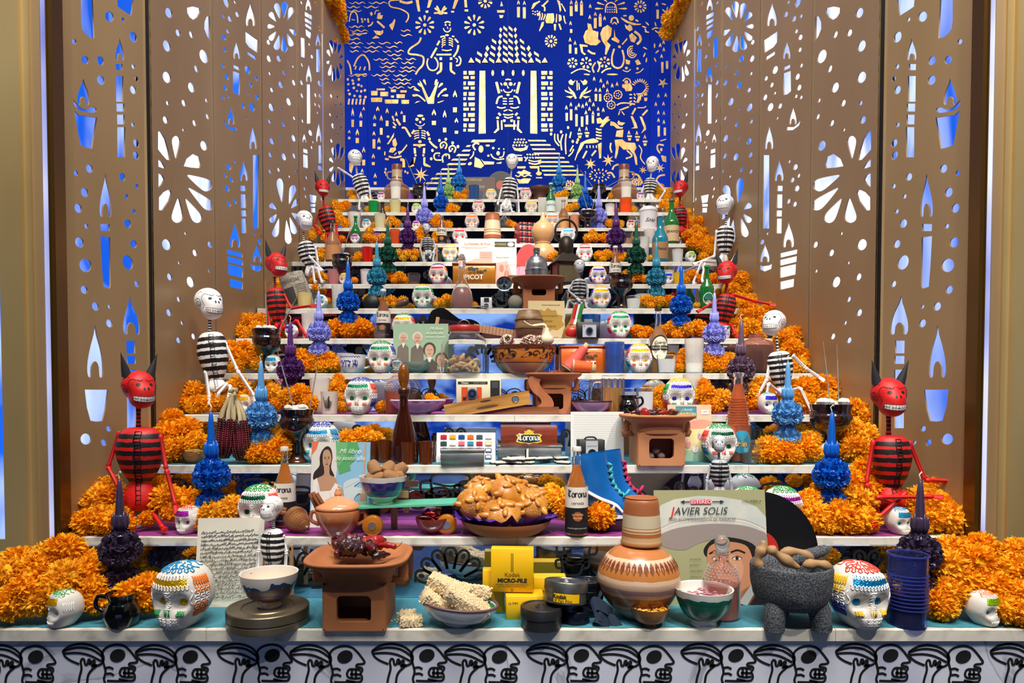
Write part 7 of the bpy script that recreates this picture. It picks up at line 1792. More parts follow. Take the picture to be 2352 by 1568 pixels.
tumbler('tall frosted votive glass behind the little printed glass',735,3,.5,82,46,FROST,mat('F4E8E0',.5,em=.25),.7,'votive_glass','votive','votive glasses on the altar')
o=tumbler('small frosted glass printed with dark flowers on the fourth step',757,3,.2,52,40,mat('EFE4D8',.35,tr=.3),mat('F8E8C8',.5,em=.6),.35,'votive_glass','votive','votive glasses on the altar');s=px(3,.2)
b=MB();rr=random.Random(3)
for i in range(16):a=rr.uniform(-.5,.5);zz=rr.uniform(18,44);b.v+=[];b.tube([(20*s*math.sin(a*.5),-20.5*s*math.cos(a*.5),14*s),(20.3*s*math.sin(a),-20.6*s*math.cos(a),zz*s)],.7*s,4)
b.obj('printed_sprig',mat('2A2A28',.6),o)
perfume('orange perfume bottle with a round glass stopper on the fourth step',913,3,.4,60,124,mat('E06820',.15,tr=.4,coat=.4))
o=bowl('pink scalloped dish of chocolate and petals on the fourth step',960,3,.14,126,32,mat('C478B0',.35,coat=.3),mat('E4B8D4',.35),.5,fluted=14,sy=.7,rim=mat('E8C8DC',.35));s=o['s']
for i,(x_,z_,ry)in enumerate(((-28,34,12),(-6,40,-20),(12,34,8))):
 q=root('chocolate_block',o.location+Vector((x_*s,.004*i,z_*s)),['left dark chocolate wedge in the pink dish','upright dark chocolate wedge in the pink dish','right dark chocolate wedge in the pink dish'][i],'chocolate',i,'chocolate wedges',1,0,R(ry));MB().prism([(-16*s,-6*s),(14*s,-7*s),(6*s,12*s),(-4*s,9*s)],-.012,.012).obj('wedge',mat('3A2620',.5,bump=.2),q)
flowers('crumbled in the pink scalloped dish',3,[(988,915,13,.14),(1000,919,10,.1)],12)
# instant camera
o,A=cube('instant_camera','cream instant camera with an orange front behind the spirit level','camera',1100,3,.45,102,80,40,mat('CFC8A8',.5),0,0,.004);s=px(3,.45)
A.rect('2A2A28',4,8,70,16);A.text('Pleaser',20,12,7,'E8E4D8',bold=.0002);A.text('INSTANT CAMERA',52,12,4,'C8C4B8');A.rect('1A1A1A',76,5,97,60);A.rect('3A4048',79,8,94,26);A.rect('D04818',12,24,57,66).rect('B8B8B4',26,24,46,66).rect('1A1A1A',15,52,22,62);A.rect('8A8468',4,70,96,74);A.done('front_plate')
for r_,d,m_ in((12,8,mat('8A8C90',.35,.7)),(9,11,mat('121214',.3)),(5,12,mat('24344C',.05,coat=1))):q=MB(Matrix.Translation((-14*s,-20*s,46*s))@Matrix.Rotation(R(90),4,'X'));q.lathe([(r_*s,0),(r_*s,d*s)],24);q.obj('lens_ring',m_,o,50)
# spirit level
LV=mixed('level_wood','9A6420','D09A48',5,(.6,3,6),.4,detail=5,coat=.3)
s=px(3,.1);o=root('spirit_level',P(1123,3,.12,8*s),'wooden spirit level tilted on the carved wood base','spirit level',R(3),None,1,0,R(-9.5))
b=MB();pts=[(-100,0),(98,0),(98,31),(-100,31)];b.prism([(u*s,v*s)for u,v in pts],-.013,.013);b.obj('beam',LV,o,45)
q=MB();q.disc(64*s,17*s,7.5*s,None,-.0135,20);q.obj('vial_window',mat('4A6A9A',.1,coat=.8),o);q=MB();q.tube([((64+7.5*math.cos(a))*s,-.0135,(17+7.5*math.sin(a))*s)for a in[2*math.pi*j/20 for j in range(20)]],1.2*s,5,True);q.obj('brass_ring',mat('B88830',.3,.8),o,True)
q=MB();q.disc(-4*s,24*s,13*s,2.2*s,-.0134,16);q.obj('slot',mat('3A2A14',.6),o);q=MB();q.disc(-2*s,10*s,26*s,3*s,-.0134,16);q.obj('finger_groove',mat('5A3A18',.6),o)
o=root('carved_wood_base',P(1205,3,.2),'curved S shaped wooden bracket on a flat board','bracket',0);s=px(3,.2)
MB().box(-120*s,78*s,-.02,.02,0,17*s).obj('base_board',mixed('brown_wood','6A3A1C','9A6034',5,(.6,3,5),.5,detail=4),o)
MB().prism(sm2([(a*s,b_*s)for a,b_ in[(30,16),(64,16),(62,36),(44,54),(34,70),(36,84),(12,86),(8,72),(18,52),(34,38),(38,26)]],4,True),-.014,.014).obj('s_bracket',mixed('brown_wood2','94502C','B87044',5,(2,3,1),.5,detail=4),o,50)
brazier('clay brazier beside the S shaped bracket on the fourth step',1270,3,.5,118,76,92,CLAY);c=P(1262,3,.5,91*px(3,.5))
pods('dried chile on the brazier of the fourth step','dried_chile','dried chile','dried chiles on the fourth step brazier',c,.045,.03,8,CHILE,.045,.006,23,z_up=.008)
bowl('small pink enamel bowl with a dark rim on the fourth step',1359,3,.12,92,30,bands('pink_enamel',[(0,'C06AA8'),(.5,'E0A8CC'),(.9,'D08ABC')],0,.045,.2,const=False,coat=.6),mat('EAD8E4',.3),.55,rim=mat('2A1A24',.4),z=0)
def stein(label,x,k,t,h,wd):
 o=tumbler(label,x,k,t,h,wd,G_CLEAR,mat('F4A81C',.1,tr=.3,coat=.5),.68,name='beer_mug',taper=1.0,group='glass mugs',lm='beer');s=px(k,t);b=MB()
 for i in range(12):a=2*math.pi*i/12;b.tube([(wd*.5*s*math.cos(a),wd*.5*s*math.sin(a),.1*h*s),(wd*.5*s*math.cos(a),wd*.5*s*math.sin(a),.92*h*s)],wd*.05*s,6)
 b.obj('glass_facets',G_CLEAR,o,True);handle(o,[(-wd*.45*s,0,h*.85*s),(-wd*.95*s,0,h*.8*s),(-wd*1.0*s,0,h*.3*s),(-wd*.45*s,0,h*.15*s)],wd*.09*s,G_CLEAR)
stein('faceted glass beer mug half full behind the pink enamel bowl',1407,3,.35,88,50)
mug('small shiny black pot beside the beer mug on the fourth step',1443,3,.14,44,44,1)
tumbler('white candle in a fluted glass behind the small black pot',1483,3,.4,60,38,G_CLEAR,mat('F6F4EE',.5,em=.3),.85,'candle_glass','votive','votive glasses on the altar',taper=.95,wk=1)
tumbler('tall pale votive glass behind the violet foil skull',1590,3,.7,90,44,FROST,None,.7,'votive_glass','votive','votive glasses on the altar')
# ================================================================== fifth step (k = 4)
VG='votive glasses on the altar'
flowers('heaped at the left end of the fifth step',4,[(540,820,24,.5),(570,825,22,.45),(530,800,20,.7),(560,800,20,.7),(595,835,18,.4),(545,845,18,.3)],22)
flowers('round the left lavender candle on the fifth step',4,[(690,820,22,.4),(720,830,22,.35),(752,825,22,.4),(705,845,18,.25),(740,845,18,.25),(768,840,16,.3),(685,838,16,.3)],22)
flowers('beside the blue teacup',4,[(820,828,14,.7),(822,845,12,.5),(925,838,12,.6)],12)
flowers('between the two tall votives on the fifth step',4,[(1562,828,14,.5),(1560,845,12,.4),(1572,810,12,.6)],12)
flowers('round the right lavender candle on the fifth step',4,[(1630,825,22,.4),(1655,832,20,.35),(1675,825,18,.4),(1635,845,16,.25),(1665,845,16,.25),(1615,838,14,.4)],20)
flowers('heaped at the right end of the fifth step',4,[(1820,800,24,.5),(1835,840,24,.4),(1800,775,22,.7),(1830,770,24,.8),(1845,820,22,.5),(1815,850,18,.3),(1790,790,18,.8)],24)
goblet('black glazed burner at the left of the fifth step',613,4,.35,64,750,852,[(614,752,613,642),(642,752,688,672)])
skull('small sugar skull with blue foil between the burner and the purple candle',628,4,.15,42,'blue','t',-6,SK2,small=True)
candle('lavender wax candle at the left of the fifth step',733,4,.4,668,812,'lav');candle('lavender wax candle at the right of the fifth step',1640,4,.4,672,815,'lav')
o=turned('teacup','white teacup printed with blue flowers on the fifth step','cup',810,4,.2,[(18,0),(20,3),(28,16),(30,36),(31,43)],mat('F0F0EE',.2,coat=.5),th=2,n=32);s=o['s']
handle(o,[(29*s,0,36*s),(44*s,0,34*s),(42*s,0,18*s),(26*s,0,12*s)],2.6*s,mat('F0F0EE',.2,coat=.5))
b=MB();rr=random.Random(6)
def onr(r_,a,z_):return(r_*math.sin(a)*s,-r_*math.cos(a)*s,z_*s)
b.tube([onr(29.5+.4*(z_>30),a,38+1.5*math.sin(a*30))for a,z_ in[(-.9+1.7*i/30,38)for i in range(31)]],1.0*s,4)
for q in range(5):b.tube(smooth_pts([onr(28.5,-.7+.3*q,14),onr(29.2,-.6+.3*q,22),onr(29.6,-.75+.32*q,30)],3),.8*s,4)
for q in range(14):b.ell(onr(29.2,rr.uniform(-.8,.7),rr.uniform(14,32)),(2.6*s,1.0*s,2*s),6,4)
b.obj('blue_flower_print',mat('24489A',.5),o)
tumbler('frosted tumbler behind the blue teacup',793,4,.6,48,40,FROST,None,name='votive_glass',cat='votive',group=VG)
skull('large sugar skull with green eyes beside the men schoolbook',878,4,.2,74,'green','gnno',-4,SK2)
o,A=board('schoolbook','schoolbook with three bearded and elderly men and green cover behind the footed dish','book',966,4,.42,126,116,mat('9CB898',.5),.008,5,0,edge=mat('E8E0D0',.8));o['label']='schoolbook with portraits of men on a green cover, behind the footed dish'
for(x_,y_,r_,hair,coat,ln_)in((18,28,8,'C8C4B8','7A6C60',0),(44,28,9,'D4CEC0','6E6258',1),(66,52,11,'4A3E36','5A4E46',1),(88,72,11,'6A5446','8A6E5C',1)):
 A.poly(coat,[(x_-r_*1.5,100),(x_-r_*1.3,y_+r_*2.4),(x_-r_*.4,y_+r_*1.6),(x_+r_*.4,y_+r_*1.6),(x_+r_*1.2,y_+r_*2.4),(x_+r_*1.4,100)]);A.poly('E4DED0',[(x_-r_*.4,y_+r_*1.3),(x_+r_*.5,y_+r_*1.3),(x_,y_+r_*2.6)])
 A.oval(hair,x_,y_-1,r_*1.05,r_*1.25);A.oval('D0A488',x_,y_+r_*.2,r_*.75,r_*1.15);A.line('7A5A48',[(x_-r_*.4,y_),(x_-r_*.1,y_)],1.2,0);A.line('7A5A48',[(x_+r_*.15,y_),(x_+r_*.5,y_)],1.2,0);A.line('9A6A54',[(x_,y_),(x_+1,y_+r_*.5)],.8,0);A.line('8A4A40',[(x_-2.5,y_+r_*.75),(x_+2.5,y_+r_*.75)],1,0)
A.text('Mi libro',78,10,8,'E4F0D4',shear=.4);A.text('de tercer año',75,19,7,'E4F0D4',shear=.4,sx=.85);A.text('HISTORIA Y CIVISMO',76,27,4,'E4F0D4');A.done()
bowl('pale green pressed glass footed dish before the men schoolbook',957,4,.18,62,26,mat('9CC4AC',.2,tr=.35,coat=.5),mat('E4EEE6',.4),.5)
# big cookie jar
s=px(4,.3);o=turned('cookie_jar','big clear glass jar with a red lid and ring shaped cookies','jar',1066,4,.25,[(46,0),(52,4),(53,12),(53,66),(48,80),(36,90),(33,92),(33,98)],G_CLEAR,th=2.5,n=36,body='glass');s=o['s']
MB().lathe([(35*s,95*s),(36*s,97*s),(36*s,106*s),(34*s,109*s),(20*s,111*s),(2*s,111*s)],36).obj('red_lid',mat('A8281C',.35,coat=.4),o,50)
MB().tube(smooth_pts([(-13*s,0,110*s),(-10*s,0,119*s),(0,0,123*s),(10*s,0,119*s),(13*s,0,110*s)],4),1.2*s,6).obj('wire_handle',mat('8A8C8E',.3,.9),o,True)
CKM=mat('ECC690',.7,bump=.3,bs=60,var=.15);rr=random.Random(7)
for i in range(22):
 a,q=rr.uniform(0,6.28),math.sqrt(rr.random())*40;zz=8+9*(i//6)+rr.uniform(0,4)
 c_=root('cookie',o.location+Vector((q*math.cos(a)*s,q*math.sin(a)*s,zz*s)),'pale ring shaped cookie lying in the big glass jar','cookie',rr.uniform(0,6),'cookies in the glass jar',1,rr.uniform(-1.2,1.2),rr.uniform(-.6,.6))
 MB().tube([(8*s*math.cos(t_),6.5*s*math.sin(t_),0)for t_ in[2*math.pi*j/12 for j in range(12 if i%3 else 9)]],3.6*s,7,bool(i%3)).obj('ring',CKM,c_,True)
# painted bowl with maize and garlic
PB=mixed('painted_ochre','2A1C0E','C87A2A',26,(1,1,1.4),.3,detail=1.5,lo=.40,hi=.43,dist=1.6,coat=.4)
o=turned('painted_bowl','wide ochre clay bowl painted with black birds and leaves','bowl',1203,4,.2,[(36,0),(44,4),(62,24),(70,44),(73,60),(74,63)],bands('ochre_base',[(0,'A88A64'),(.02,'A88A64'),(.40,'2A1A0C'),(.43,'C07428'),(.93,'5A2A10')],0,.104,.3,coat=.4),th=3,n=48);s=o['s']
b=MB();pr=sprof([(36,0),(44,4),(62,24),(70,44),(73,60),(74,63)])
def pb(u,v):r_=prad(pr,v)+.5;return(r_*math.sin(u)*s,-r_*math.cos(u)*s,v*s)
def fleaf(u0,v0,u1,v1,wd):
 L_=[drop(u0,v0,u1,v1,wd)][0]
 sc_=60.0
 b.add([pb(x_/sc_,y_)for x_,y_ in L_],[tuple(range(len(L_)))])
for(u0,v0,u1,v1,wd)in((-74,32,-64,54,5),(-62,30,-44,44,6),(-50,38,-28,52,6),(-40,32,-18,40,5),(-20,54,8,54,5),(-8,34,14,44,5),(14,40,40,54,7),(30,32,52,40,5),(46,44,68,54,6),(60,32,80,46,6)):fleaf(u0,v0,u1,v1,wd)
for c_ in(-86,-24,22,62):b.tube([pb((c_+8*math.cos(t_)*(1-t_/9))/60,42+8*math.sin(t_)*(1-t_/9))for t_ in[i*.45 for i in range(15)]],1.1*s,4)
for i in range(9):a=-1.55+.04*i;b.tube([pb(a-.16,36),pb(a-.22+.05*i,50+1.2*i*(8-i)/8)],1.4*s,4)
b.obj('black_birds_and_leaves',mat('221810',.5),o)
MZ=mixed('maize_kernels','7A3A44','E8DCC0',60,rough=.4,detail=1,lo=.4,hi=.6)
for i,(x_,r_,lb)in enumerate(((-38,15,'short speckled maize cob at the left in the painted bowl'),(12,14,'short speckled maize cob in the middle of the painted bowl'),(34,13,'short speckled maize cob at the right in the painted bowl'))):
 q=root('maize_cob',o.location+Vector((x_*s,-.01,72*s)),lb,'corn cob',i,'speckled maize cobs',1,R(70),R(20*i));b=MB()
 for j in range(9):
  for m__ in range(11):a=2*math.pi*(m__+.5*(j%2))/11;rr_=r_*math.sin((j+1)/10*math.pi)**.5;b.ell((rr_*math.cos(a)*s,rr_*math.sin(a)*s,(-18+4.2*j)*s),(3.2*s,3.2*s,2.6*s),5,4)
 b.obj('kernels',MZ,q,True)['kind']='stuff'
q=root('garlic_braid',o.location+Vector((52*s,-.012,64*s)),'pale garlic bulb with dry leaves over the painted bowl','garlic',0);b=MB().lathe([(a*s,c_*s)for a,c_ in sprof([(3,0),(14,6),(16,16),(8,28),(4,40)])],16,wob=lambda a,i:1+.08*math.cos(a*6));b.obj('bulb',mat('D8CCB0',.7,bump=.2),q,True)
MB().tube(smooth_pts([(0,0,38*s),(-6*s,0,48*s),(-34*s,0,46*s),(-52*s,0,56*s)],4),[4*s]*4+[5*s]*4+[2*s]*5,6,flat=.4).obj('dry_leaf',mat('D8C8A0',.8),q,True)
# orange tin and thread spools
def tin(label,x,k,t,wd,h,main,txt,sub,z=0.0,c2='1A1A1A',rim='8A3A14'):
 o,A=cube('square_tin',label,'tin',x,k,t,wd,h,wd*.6,mat(main,.3,.15,coat=.4,var=.08,bs=6),0,z,.003,'tin_body');s=px(k,t)
 rbox((wd+3)*s,(wd*.6+3)*s,6*s,.002,None,(0,0,(h-5)*s)).obj('lid',mat(rim,.3,.5),o,45)
 A.y=-(wd*.3+0)*s-.0004
 A.line('C89A3A',[(5,14),(95,14),(95,96),(5,96)],1.2,0,True)
 for i in range(16):A.oval('3A5A2A' if i%3 else '4A3A6A',38+4*(i%6)+(20 if i>9 else 0),22+4*(i//3),3,4,i)
 A.line('5A4A1A',[(20,22),(45,30),(70,20),(88,26)],1.2)
 A.text('Sal de uvas',52,44,14,c2,shear=.4);A.text(txt,50,66,30,'F4ECD8',bold=.001 if k<6 else .0006);A.text(sub,50,82,9,c2,shear=.3);A.text('Antiacida y Refrescante',50,91,6,c2,shear=.3,sx=.8);A.done('printed_label');return o
tin('orange lithographed salts tin behind the thread spools',1337,4,.5,102,62,'D8641C','PICOT','Efervescente')
def spool(label,x,k,t,L,r0,r1,col,ry,dz,dy=0,rz=0):
 s=px(k,t);o=root('thread_cone',P(x,k,t,dz*s)+Vector((0,dy,0)),label,'thread cone',R(rz),'cones of thread',1,0,R(ry));n=22
 MB().lathe([((r0+(r1-r0)*i/n+(.5 if i%2 else 0))*s,(-L/2+L*i/n)*s)for i in range(n+1)],20).obj('wound_thread',mat(col,.6,bump=.3,bs=120),o,True)
 MB().lathe([((r0+1)*s,(-L/2-3)*s),((r0-1)*s,(-L/2+1)*s),((r1-3)*s,(L/2-1)*s),((r1-3)*s,(L/2+10)*s),((r1-5)*s,(L/2+10)*s)],16).obj('paper_cone',mat('C8A878',.6),o,True);return o
spool('coral pink thread cone leaning across the orange tin',1324,4,.22,62,17,9,'DC5A50',38,36);spool('orange thread cone lying on its side before the tin',1338,4,.08,40,15,12,'E05A1C',96,15)
tumbler('blue pressed glass tumbler beside the orange tin',1411,4,.2,72,46,mat('5C84D8',.12,tr=.75,coat=.3,bump=.8,bs=60),mat('2A5AC8',.15,tr=.5),.6,taper=.92,lm='blue_water')
skull('large sugar skull with gold foil eyes and yellow crown beside the blue tumbler',1467,4,.2,68,'gold','yrbr',-3,SK2)
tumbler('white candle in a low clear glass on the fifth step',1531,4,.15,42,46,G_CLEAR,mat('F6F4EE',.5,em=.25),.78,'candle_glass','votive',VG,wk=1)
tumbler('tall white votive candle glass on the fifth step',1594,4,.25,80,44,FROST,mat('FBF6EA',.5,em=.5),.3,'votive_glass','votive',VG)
o=turned('preserve_jar','rounded ribbed jar of dark red drink behind the mauve candle','jar',1736,4,.4,[(34,0),(40,5),(42,20),(42,60),(36,72),(18,80),(16,82),(16,90)],glass('E8B8A8',.05,.9,1.2),th=2,n=32,body='glass',wob=lambda a,i:1);s=o['s'];MB().lathe([(36*s,3*s),(39*s,10*s),(39*s,64*s)],28).obj('dark_drink',mat('3A0A14',.1,coat=.6),o,50)
bottle('golden tequila bottle with an oval black and cream label',1511,4,.55,152,44,G_CLEAR,mat('E0A060',.12,tr=.5,coat=.4),.72,mat('3A2A1A',.4),None,(),.42,.5,0,nr=.3);o=[q for q in COL.objects if q.name.startswith('glass_bottle')][-1];s=px(4,.55)
def ovl(o,r_,cz,rx_,rz_,col,off=1.02,name='paper_label'):
 b=MB();vs=[(0,-r_*off,cz)]+[(r_*off*math.sin(rx_*math.cos(a)/r_),-r_*off*math.cos(rx_*math.cos(a)/r_),cz+rz_*math.sin(a))for a in[2*math.pi*i/24 for i in range(24)]];b.add(vs,[(0,i+1,(i+1)%24+1)for i in range(24)]);return b.obj(name,mat(col,.5),o,True)
ovl(o,22*s,58*s,21*s,30*s,'141414',1.03);ovl(o,22*s,58*s,19*s,27*s,'E8E2CC',1.045);MB().lathe([(22*1.05*s,54*s),(22*1.05*s,64*s)],24,close=False).obj('black_band',mat('1A1A1A',.5),o,True)
ring_text(o,'TRADICIONAL',6.4*s,mat('E8E2CC',.5),22*1.06*s,59*s);ring_text(o,'Cuervo',9*s,mat('1A1A1A',.5),22*1.06*s,71*s,bold=.0002,shear=.2)
# ================================================================== sixth step (k = 5)
flowers('heaped at the left end of the sixth step',5,[(540,755,24,.4),(570,740,24,.5),(555,775,18,.2),(590,755,20,.4),(600,735,18,.6),(525,745,18,.5)],22)
flowers('round the left deep blue candle on the sixth step',5,[(772,752,22,.35),(800,758,20,.3),(832,752,22,.35),(760,765,14,.25),(815,740,18,.5)],20)
flowers('beside the green votive on the sixth step',5,[(1462,760,16,.35),(1485,762,14,.35),(1475,770,10,.2)],14)
flowers('round the right deep blue candle on the sixth step',5,[(1545,752,18,.45),(1575,755,20,.35),(1602,752,20,.4),(1555,768,12,.3),(1530,758,14,.5),(1615,765,12,.3)],18)
flowers('heaped at the right end of the sixth step',5,[(1720,750,22,.4),(1755,745,24,.5),(1790,740,24,.6),(1700,765,16,.3),(1820,735,24,.8),(1735,725,22,.7),(1770,715,22,.9),(1690,745,16,.6),(1745,768,16,.3),(1720,700,20,.95),(1710,725,18,.8)],22)
figure('red devil at the left of the sixth step, smaller than the front one','devil',yk(5)+.12,(636,610,52,48,-6),(630,635,632,664,7),(632,660,640,742,44),(640,738,644,762,32),[[6,(617,668,0),(616,715,0),(620,755,-.02)],[6,(652,675,0),(668,708,-.02),(715,702,-.04)]],[[6,(634,758,-.02),(650,735,-.06),(640,775,-.09)],[6,(648,758,-.02),(682,735,-.05),(702,770,-.08)]],'red papier mache devils')
figure('red devil at the right of the sixth step, leaning over','devil',yk(5)+.1,(1669,628,50,-34,0),(1670,650,1666,678,7),(1672,675,1660,742,46),(1660,738,1658,760,30),[[6,(1650,690,0),(1630,700,-.01),(1612,710,-.02)],[6,(1680,675,0),(1735,692,-.01),(1768,698,-.02)]],[[6,(1652,755,-.02),(1645,740,-.06),(1640,772,-.09)],[6,(1664,755,-.02),(1680,745,-.05),(1690,770,-.08)]],'red papier mache devils')
skull('small sugar skull with indigo foil at the left of the sixth step',670,5,.15,34,'indigo','b',-10,SK2,small=True)
tumbler('tall pale votive glass left of the lavender candle on the sixth step',712,5,.35,60,38,FROST,mat('FBF0E4',.5,em=.3),.5,'votive_glass','votive',VG)
candle('deep blue wax candle at the left of the sixth step',800,5,.4,600,742,'blue');candle('deep blue wax candle at the right of the sixth step',1564,5,.4,610,748,'blue')
tumbler('small clear shot glass before the beer bottle on the sixth step',872,5,.12,30,30,G_CLEAR,glass('F8E0D8',.05,.9,1.2),.5,lm='pale_drink')
corona('small beer bottle on the sixth step, beside the dark blue candle',881,5,.4,116,32)
skull('sugar skull with gold foil brow behind the men schoolbook',928,5,.3,60,'gold','gryg',-6,SK2)
# guitar
s=px(5,.5);o=root('small_guitar',P(1048,5,.55,33*s),'small black guitar lying on its side with a pale fretboard','guitar',0,None,1,R(-10),R(9));GBK=mat('0A0A0C',.15,coat=.8)
og=sm2([(a*s,b_*s)for a,b_ in[(-66,0),(-60,26),(-36,36),(-10,24),(8,16),(30,20),(50,14),(56,0),(50,-14),(30,-20),(8,-16),(-10,-24),(-36,-36),(-60,-26)]],4,True);MB().prism(og,-.016,.016).obj('body',GBK,o,50)
MB().box(40*s,150*s,-.021,-.015,-8*s,10*s).obj('fretboard',mat('C89A68',.5),o);b=MB();[b.box((44+8*i)*s,(45+8*i)*s,-.022,-.0205,-8*s,10*s)for i in range(13)];b.obj('frets',mat('6A4A2A',.4),o)['kind']='stuff'
b=MB();[b.tube([(-44*s,-.0225,(-6+2.8*i)*s),(150*s,-.0225,(-6+2.8*i)*s)],.25*s,3)for i in range(6)];b.obj('strings',mat('B8B8B8',.3,.9),o);MB().box(-48*s,-40*s,-.022,-.016,-10*s,12*s).obj('bridge',mat('C89A68',.5),o)
# wooden barrel cup, book, bell boot, blue cup, camera
o=turned('coconut_cup','brown wooden barrel shaped cup in front of the tan songbook','cup',1215,5,.25,[(22,0),(27,6),(32,22),(32,42),(27,60),(24,66)],mixed('barrel_wood','6A4A30','9C7C58',8,(1,1,4),.4,detail=5),th=2.5,n=32);s=o['s']
b=MB();[b.tube([(r_*s*math.cos(a),r_*s*math.sin(a),z_*s)for a in[2*math.pi*j/28 for j in range(28)]],1.2*s,5,True)for r_,z_ in((32.2,24),(32.2,44))];b.obj('carved_rings',mat('5A3C24',.5),o,True)
o,A=board('songbook','tan popular songbook with a cloud on its cover, on the sixth step','book',1256,5,.5,84,92,mat('DDC892',.6,var=.06,bs=8),.006,6,3,edge=mat('E8DCC0',.8))
A.poly('B89238',[(24,30),(34,22),(44,26),(54,18),(64,24),(76,24),(80,34),(94,38),(92,50),(98,60),(88,68),(78,74),(66,72),(54,78),(44,68),(30,70),(22,60),(14,52),(20,42)],1);A.text('MANUEL VELAZCO GALVEZ',62,11,3.6,'2A2418',bold=.0001);A.text('Cancionero',54,38,10,'4A3A20');A.text('Popular',50,51,10,'4A3A20');A.text('Mexicano',54,64,10,'4A3A20');A.text('1a edicion',74,92,4,'4A3A20');A.done()
o=root('painted_bell',P(1316,5,.3),'papier mache boot striped green, white and red with a gold rim','painted ornament',R(0));s=px(5,.3)
secs=[(0,26,14,0),(10,25,14,0),(24,22,13,1),(34,16,11,3),(46,12,9,6),(64,12,9,10),(80,13,9,14)]
b=MB();n=18;vs=[((x_+rx_*math.cos(2*math.pi*j/n))*s,ry_*math.sin(2*math.pi*j/n)*s,z_*s)for z_,rx_,ry_,x_ in secs for j in range(n)]
b.add(vs,[(i*n+j,i*n+(j+1)%n,(i+1)*n+(j+1)%n,(i+1)*n+j)for i in range(6)for j in range(n)]+[tuple(6*n+j for j in range(n))]);b.obj('body',mat('A8884A',.35,.3),o,True)
for c_,x_ in(('D82020',2),('F0EEE8',9),('1E8A3C',17)):
 b=MB();vs=[]
 for(z_,rx_,ry_,xo)in secs[3:]:f_=(x_-10)/12*.8;vs+=[((xo+rx_*(f_-.3))*s,-ry_*1.04*s-.0006,z_*s),((xo+rx_*(f_+.28))*s,-ry_*1.04*s-.0006,z_*s)]
 b.add(vs,[(2*i,2*i+1,2*i+3,2*i+2)for i in range(3)]);b.obj('painted_stripe',mat(c_,.4),o)
MB().ell((-1*s,-9*s,16*s),(18*s,8*s,14*s),16,10).obj('red_panel',mat('C82418',.35,coat=.4),o,True)
turned('blue_cup','dark blue enamel cup behind the small box camera','cup',1354,5,.5,[(20,0),(22,4),(24,40),(25,58)],mat('134A88',.25,coat=.5,bump=.2),th=2,n=28)
o,A=cube('box_camera','small black and grey box camera standing before the dark blue cup','camera',1350,5,-.05,52,36,26,mat('1A1C1E',.45),0,0,.003);s=px(5,0);A.rect('B0BCC8',24,18,84,96).rect('D02020',28,24,34,32);A.done('face_plate');MB().box(-8*s,10*s,-6*s,6*s,36*s,43*s).obj('viewfinder',mat('9AA0A8',.4,.3),o)
for r_,d,m_ in((8,4,mat('7A7E84',.3,.8)),(5.5,6,mat('101012',.2))):q=MB(Matrix.Translation((2*s,-13*s,16*s))@Matrix.Rotation(R(90),4,'X'));q.lathe([(r_*s,0),(r_*s,d*s)],20);q.obj('lens_ring',m_,o,50)
skull('large sugar skull with green foil eyes and dark green brow on the sixth step',1422,5,.25,64,'green','grrg',0,SK2)
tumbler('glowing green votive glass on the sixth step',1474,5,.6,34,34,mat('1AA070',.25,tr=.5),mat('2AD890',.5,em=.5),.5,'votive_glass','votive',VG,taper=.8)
turned('talavera_cup','small white cup with blue pattern under the right devil','cup',1661,5,.2,[(13,0),(15,10),(15,30)],mixed('talavera','2A4A9A','F0EEE8',70,rough=.3,lo=.4,hi=.5),th=1.5,n=20)
# ================================================================== seventh step (k = 6)
def fl(w_,k,pts,r):flowers(w_,k,pts,r)
o=root('rolled_newspaper',P(690,6,.55,.05),'rolled old newspaper leaning at the left wall on the seventh step','newspaper',0,None,1,R(4),R(-18));s=px(6,.5)
NEWS=mixed('newsprint','8A8478','B8B09C',40,(1,1,6),.8,detail=2,lo=.4,hi=.6);MB().lathe([(26*s,-46*s),(29*s,-30*s),(30*s,40*s),(28*s,66*s)],24,close=False).obj('paper_roll',NEWS,o,True);MB().lathe([(22*s,64*s),(26*s,66*s)],24,close=False).obj('inner_sheet',NEWS,o,True)
b=MB();vs=[(30.4*s*math.sin(a),-30.4*s*math.cos(a),z_*s)for z_ in(-6,34)for a in[-.8+i*.15 for i in range(7)]];b.add(vs,[(i,i+1,8+i,7+i)for i in range(6)]);b.obj('printed_photo',mat('4A4844',.7),o,True);ring_text(o,'NOTICIAS',10*s,mat('3A3834',.7),31*s,48*s)
b=MB();[b.tube([(30.4*s*math.sin(a),-30.4*s*math.cos(a),z_*s)for a in[.25+i*.12 for i in range(8)]],.5*s,3)for z_ in range(-12,40,4)];b.obj('printed_columns',mat('6A665C',.8),o)['kind']='stuff'
tumbler('yellow candle in printed glass before the rolled newspaper',700,6,.2,38,34,mat('F0E0A0',.2,tr=.4),mat('F8E898',.5,em=.4),.8,'votive_glass','votive',VG,wk=.6)
skull('small sugar skull with blue foil beside the yellow candle on the seventh step',738,6,.2,34,'blue','',-8,SK2,small=True)
tumbler('tall frosted votive left of the deep blue candle on the seventh step',777,6,.4,58,30,FROST,None,.5,'votive_glass','votive',VG)
o=root('iron_griddle',P(853,6,.3,17*px(6,.3)),'round black iron pan standing on edge on the seventh step','pan',0,None,1,R(82));s=px(6,.3);MB().lathe([(14*s,3*s),(17*s,-1*s),(19*s,0),(19*s,2*s),(15*s,5*s)],28).obj('pan_body',mat('1E201F',.4,.5),o,50);MB().box(-2*s,2*s,0,20*s,-1*s,0).obj('hanger',mat('6A6A68',.4,.7),o)
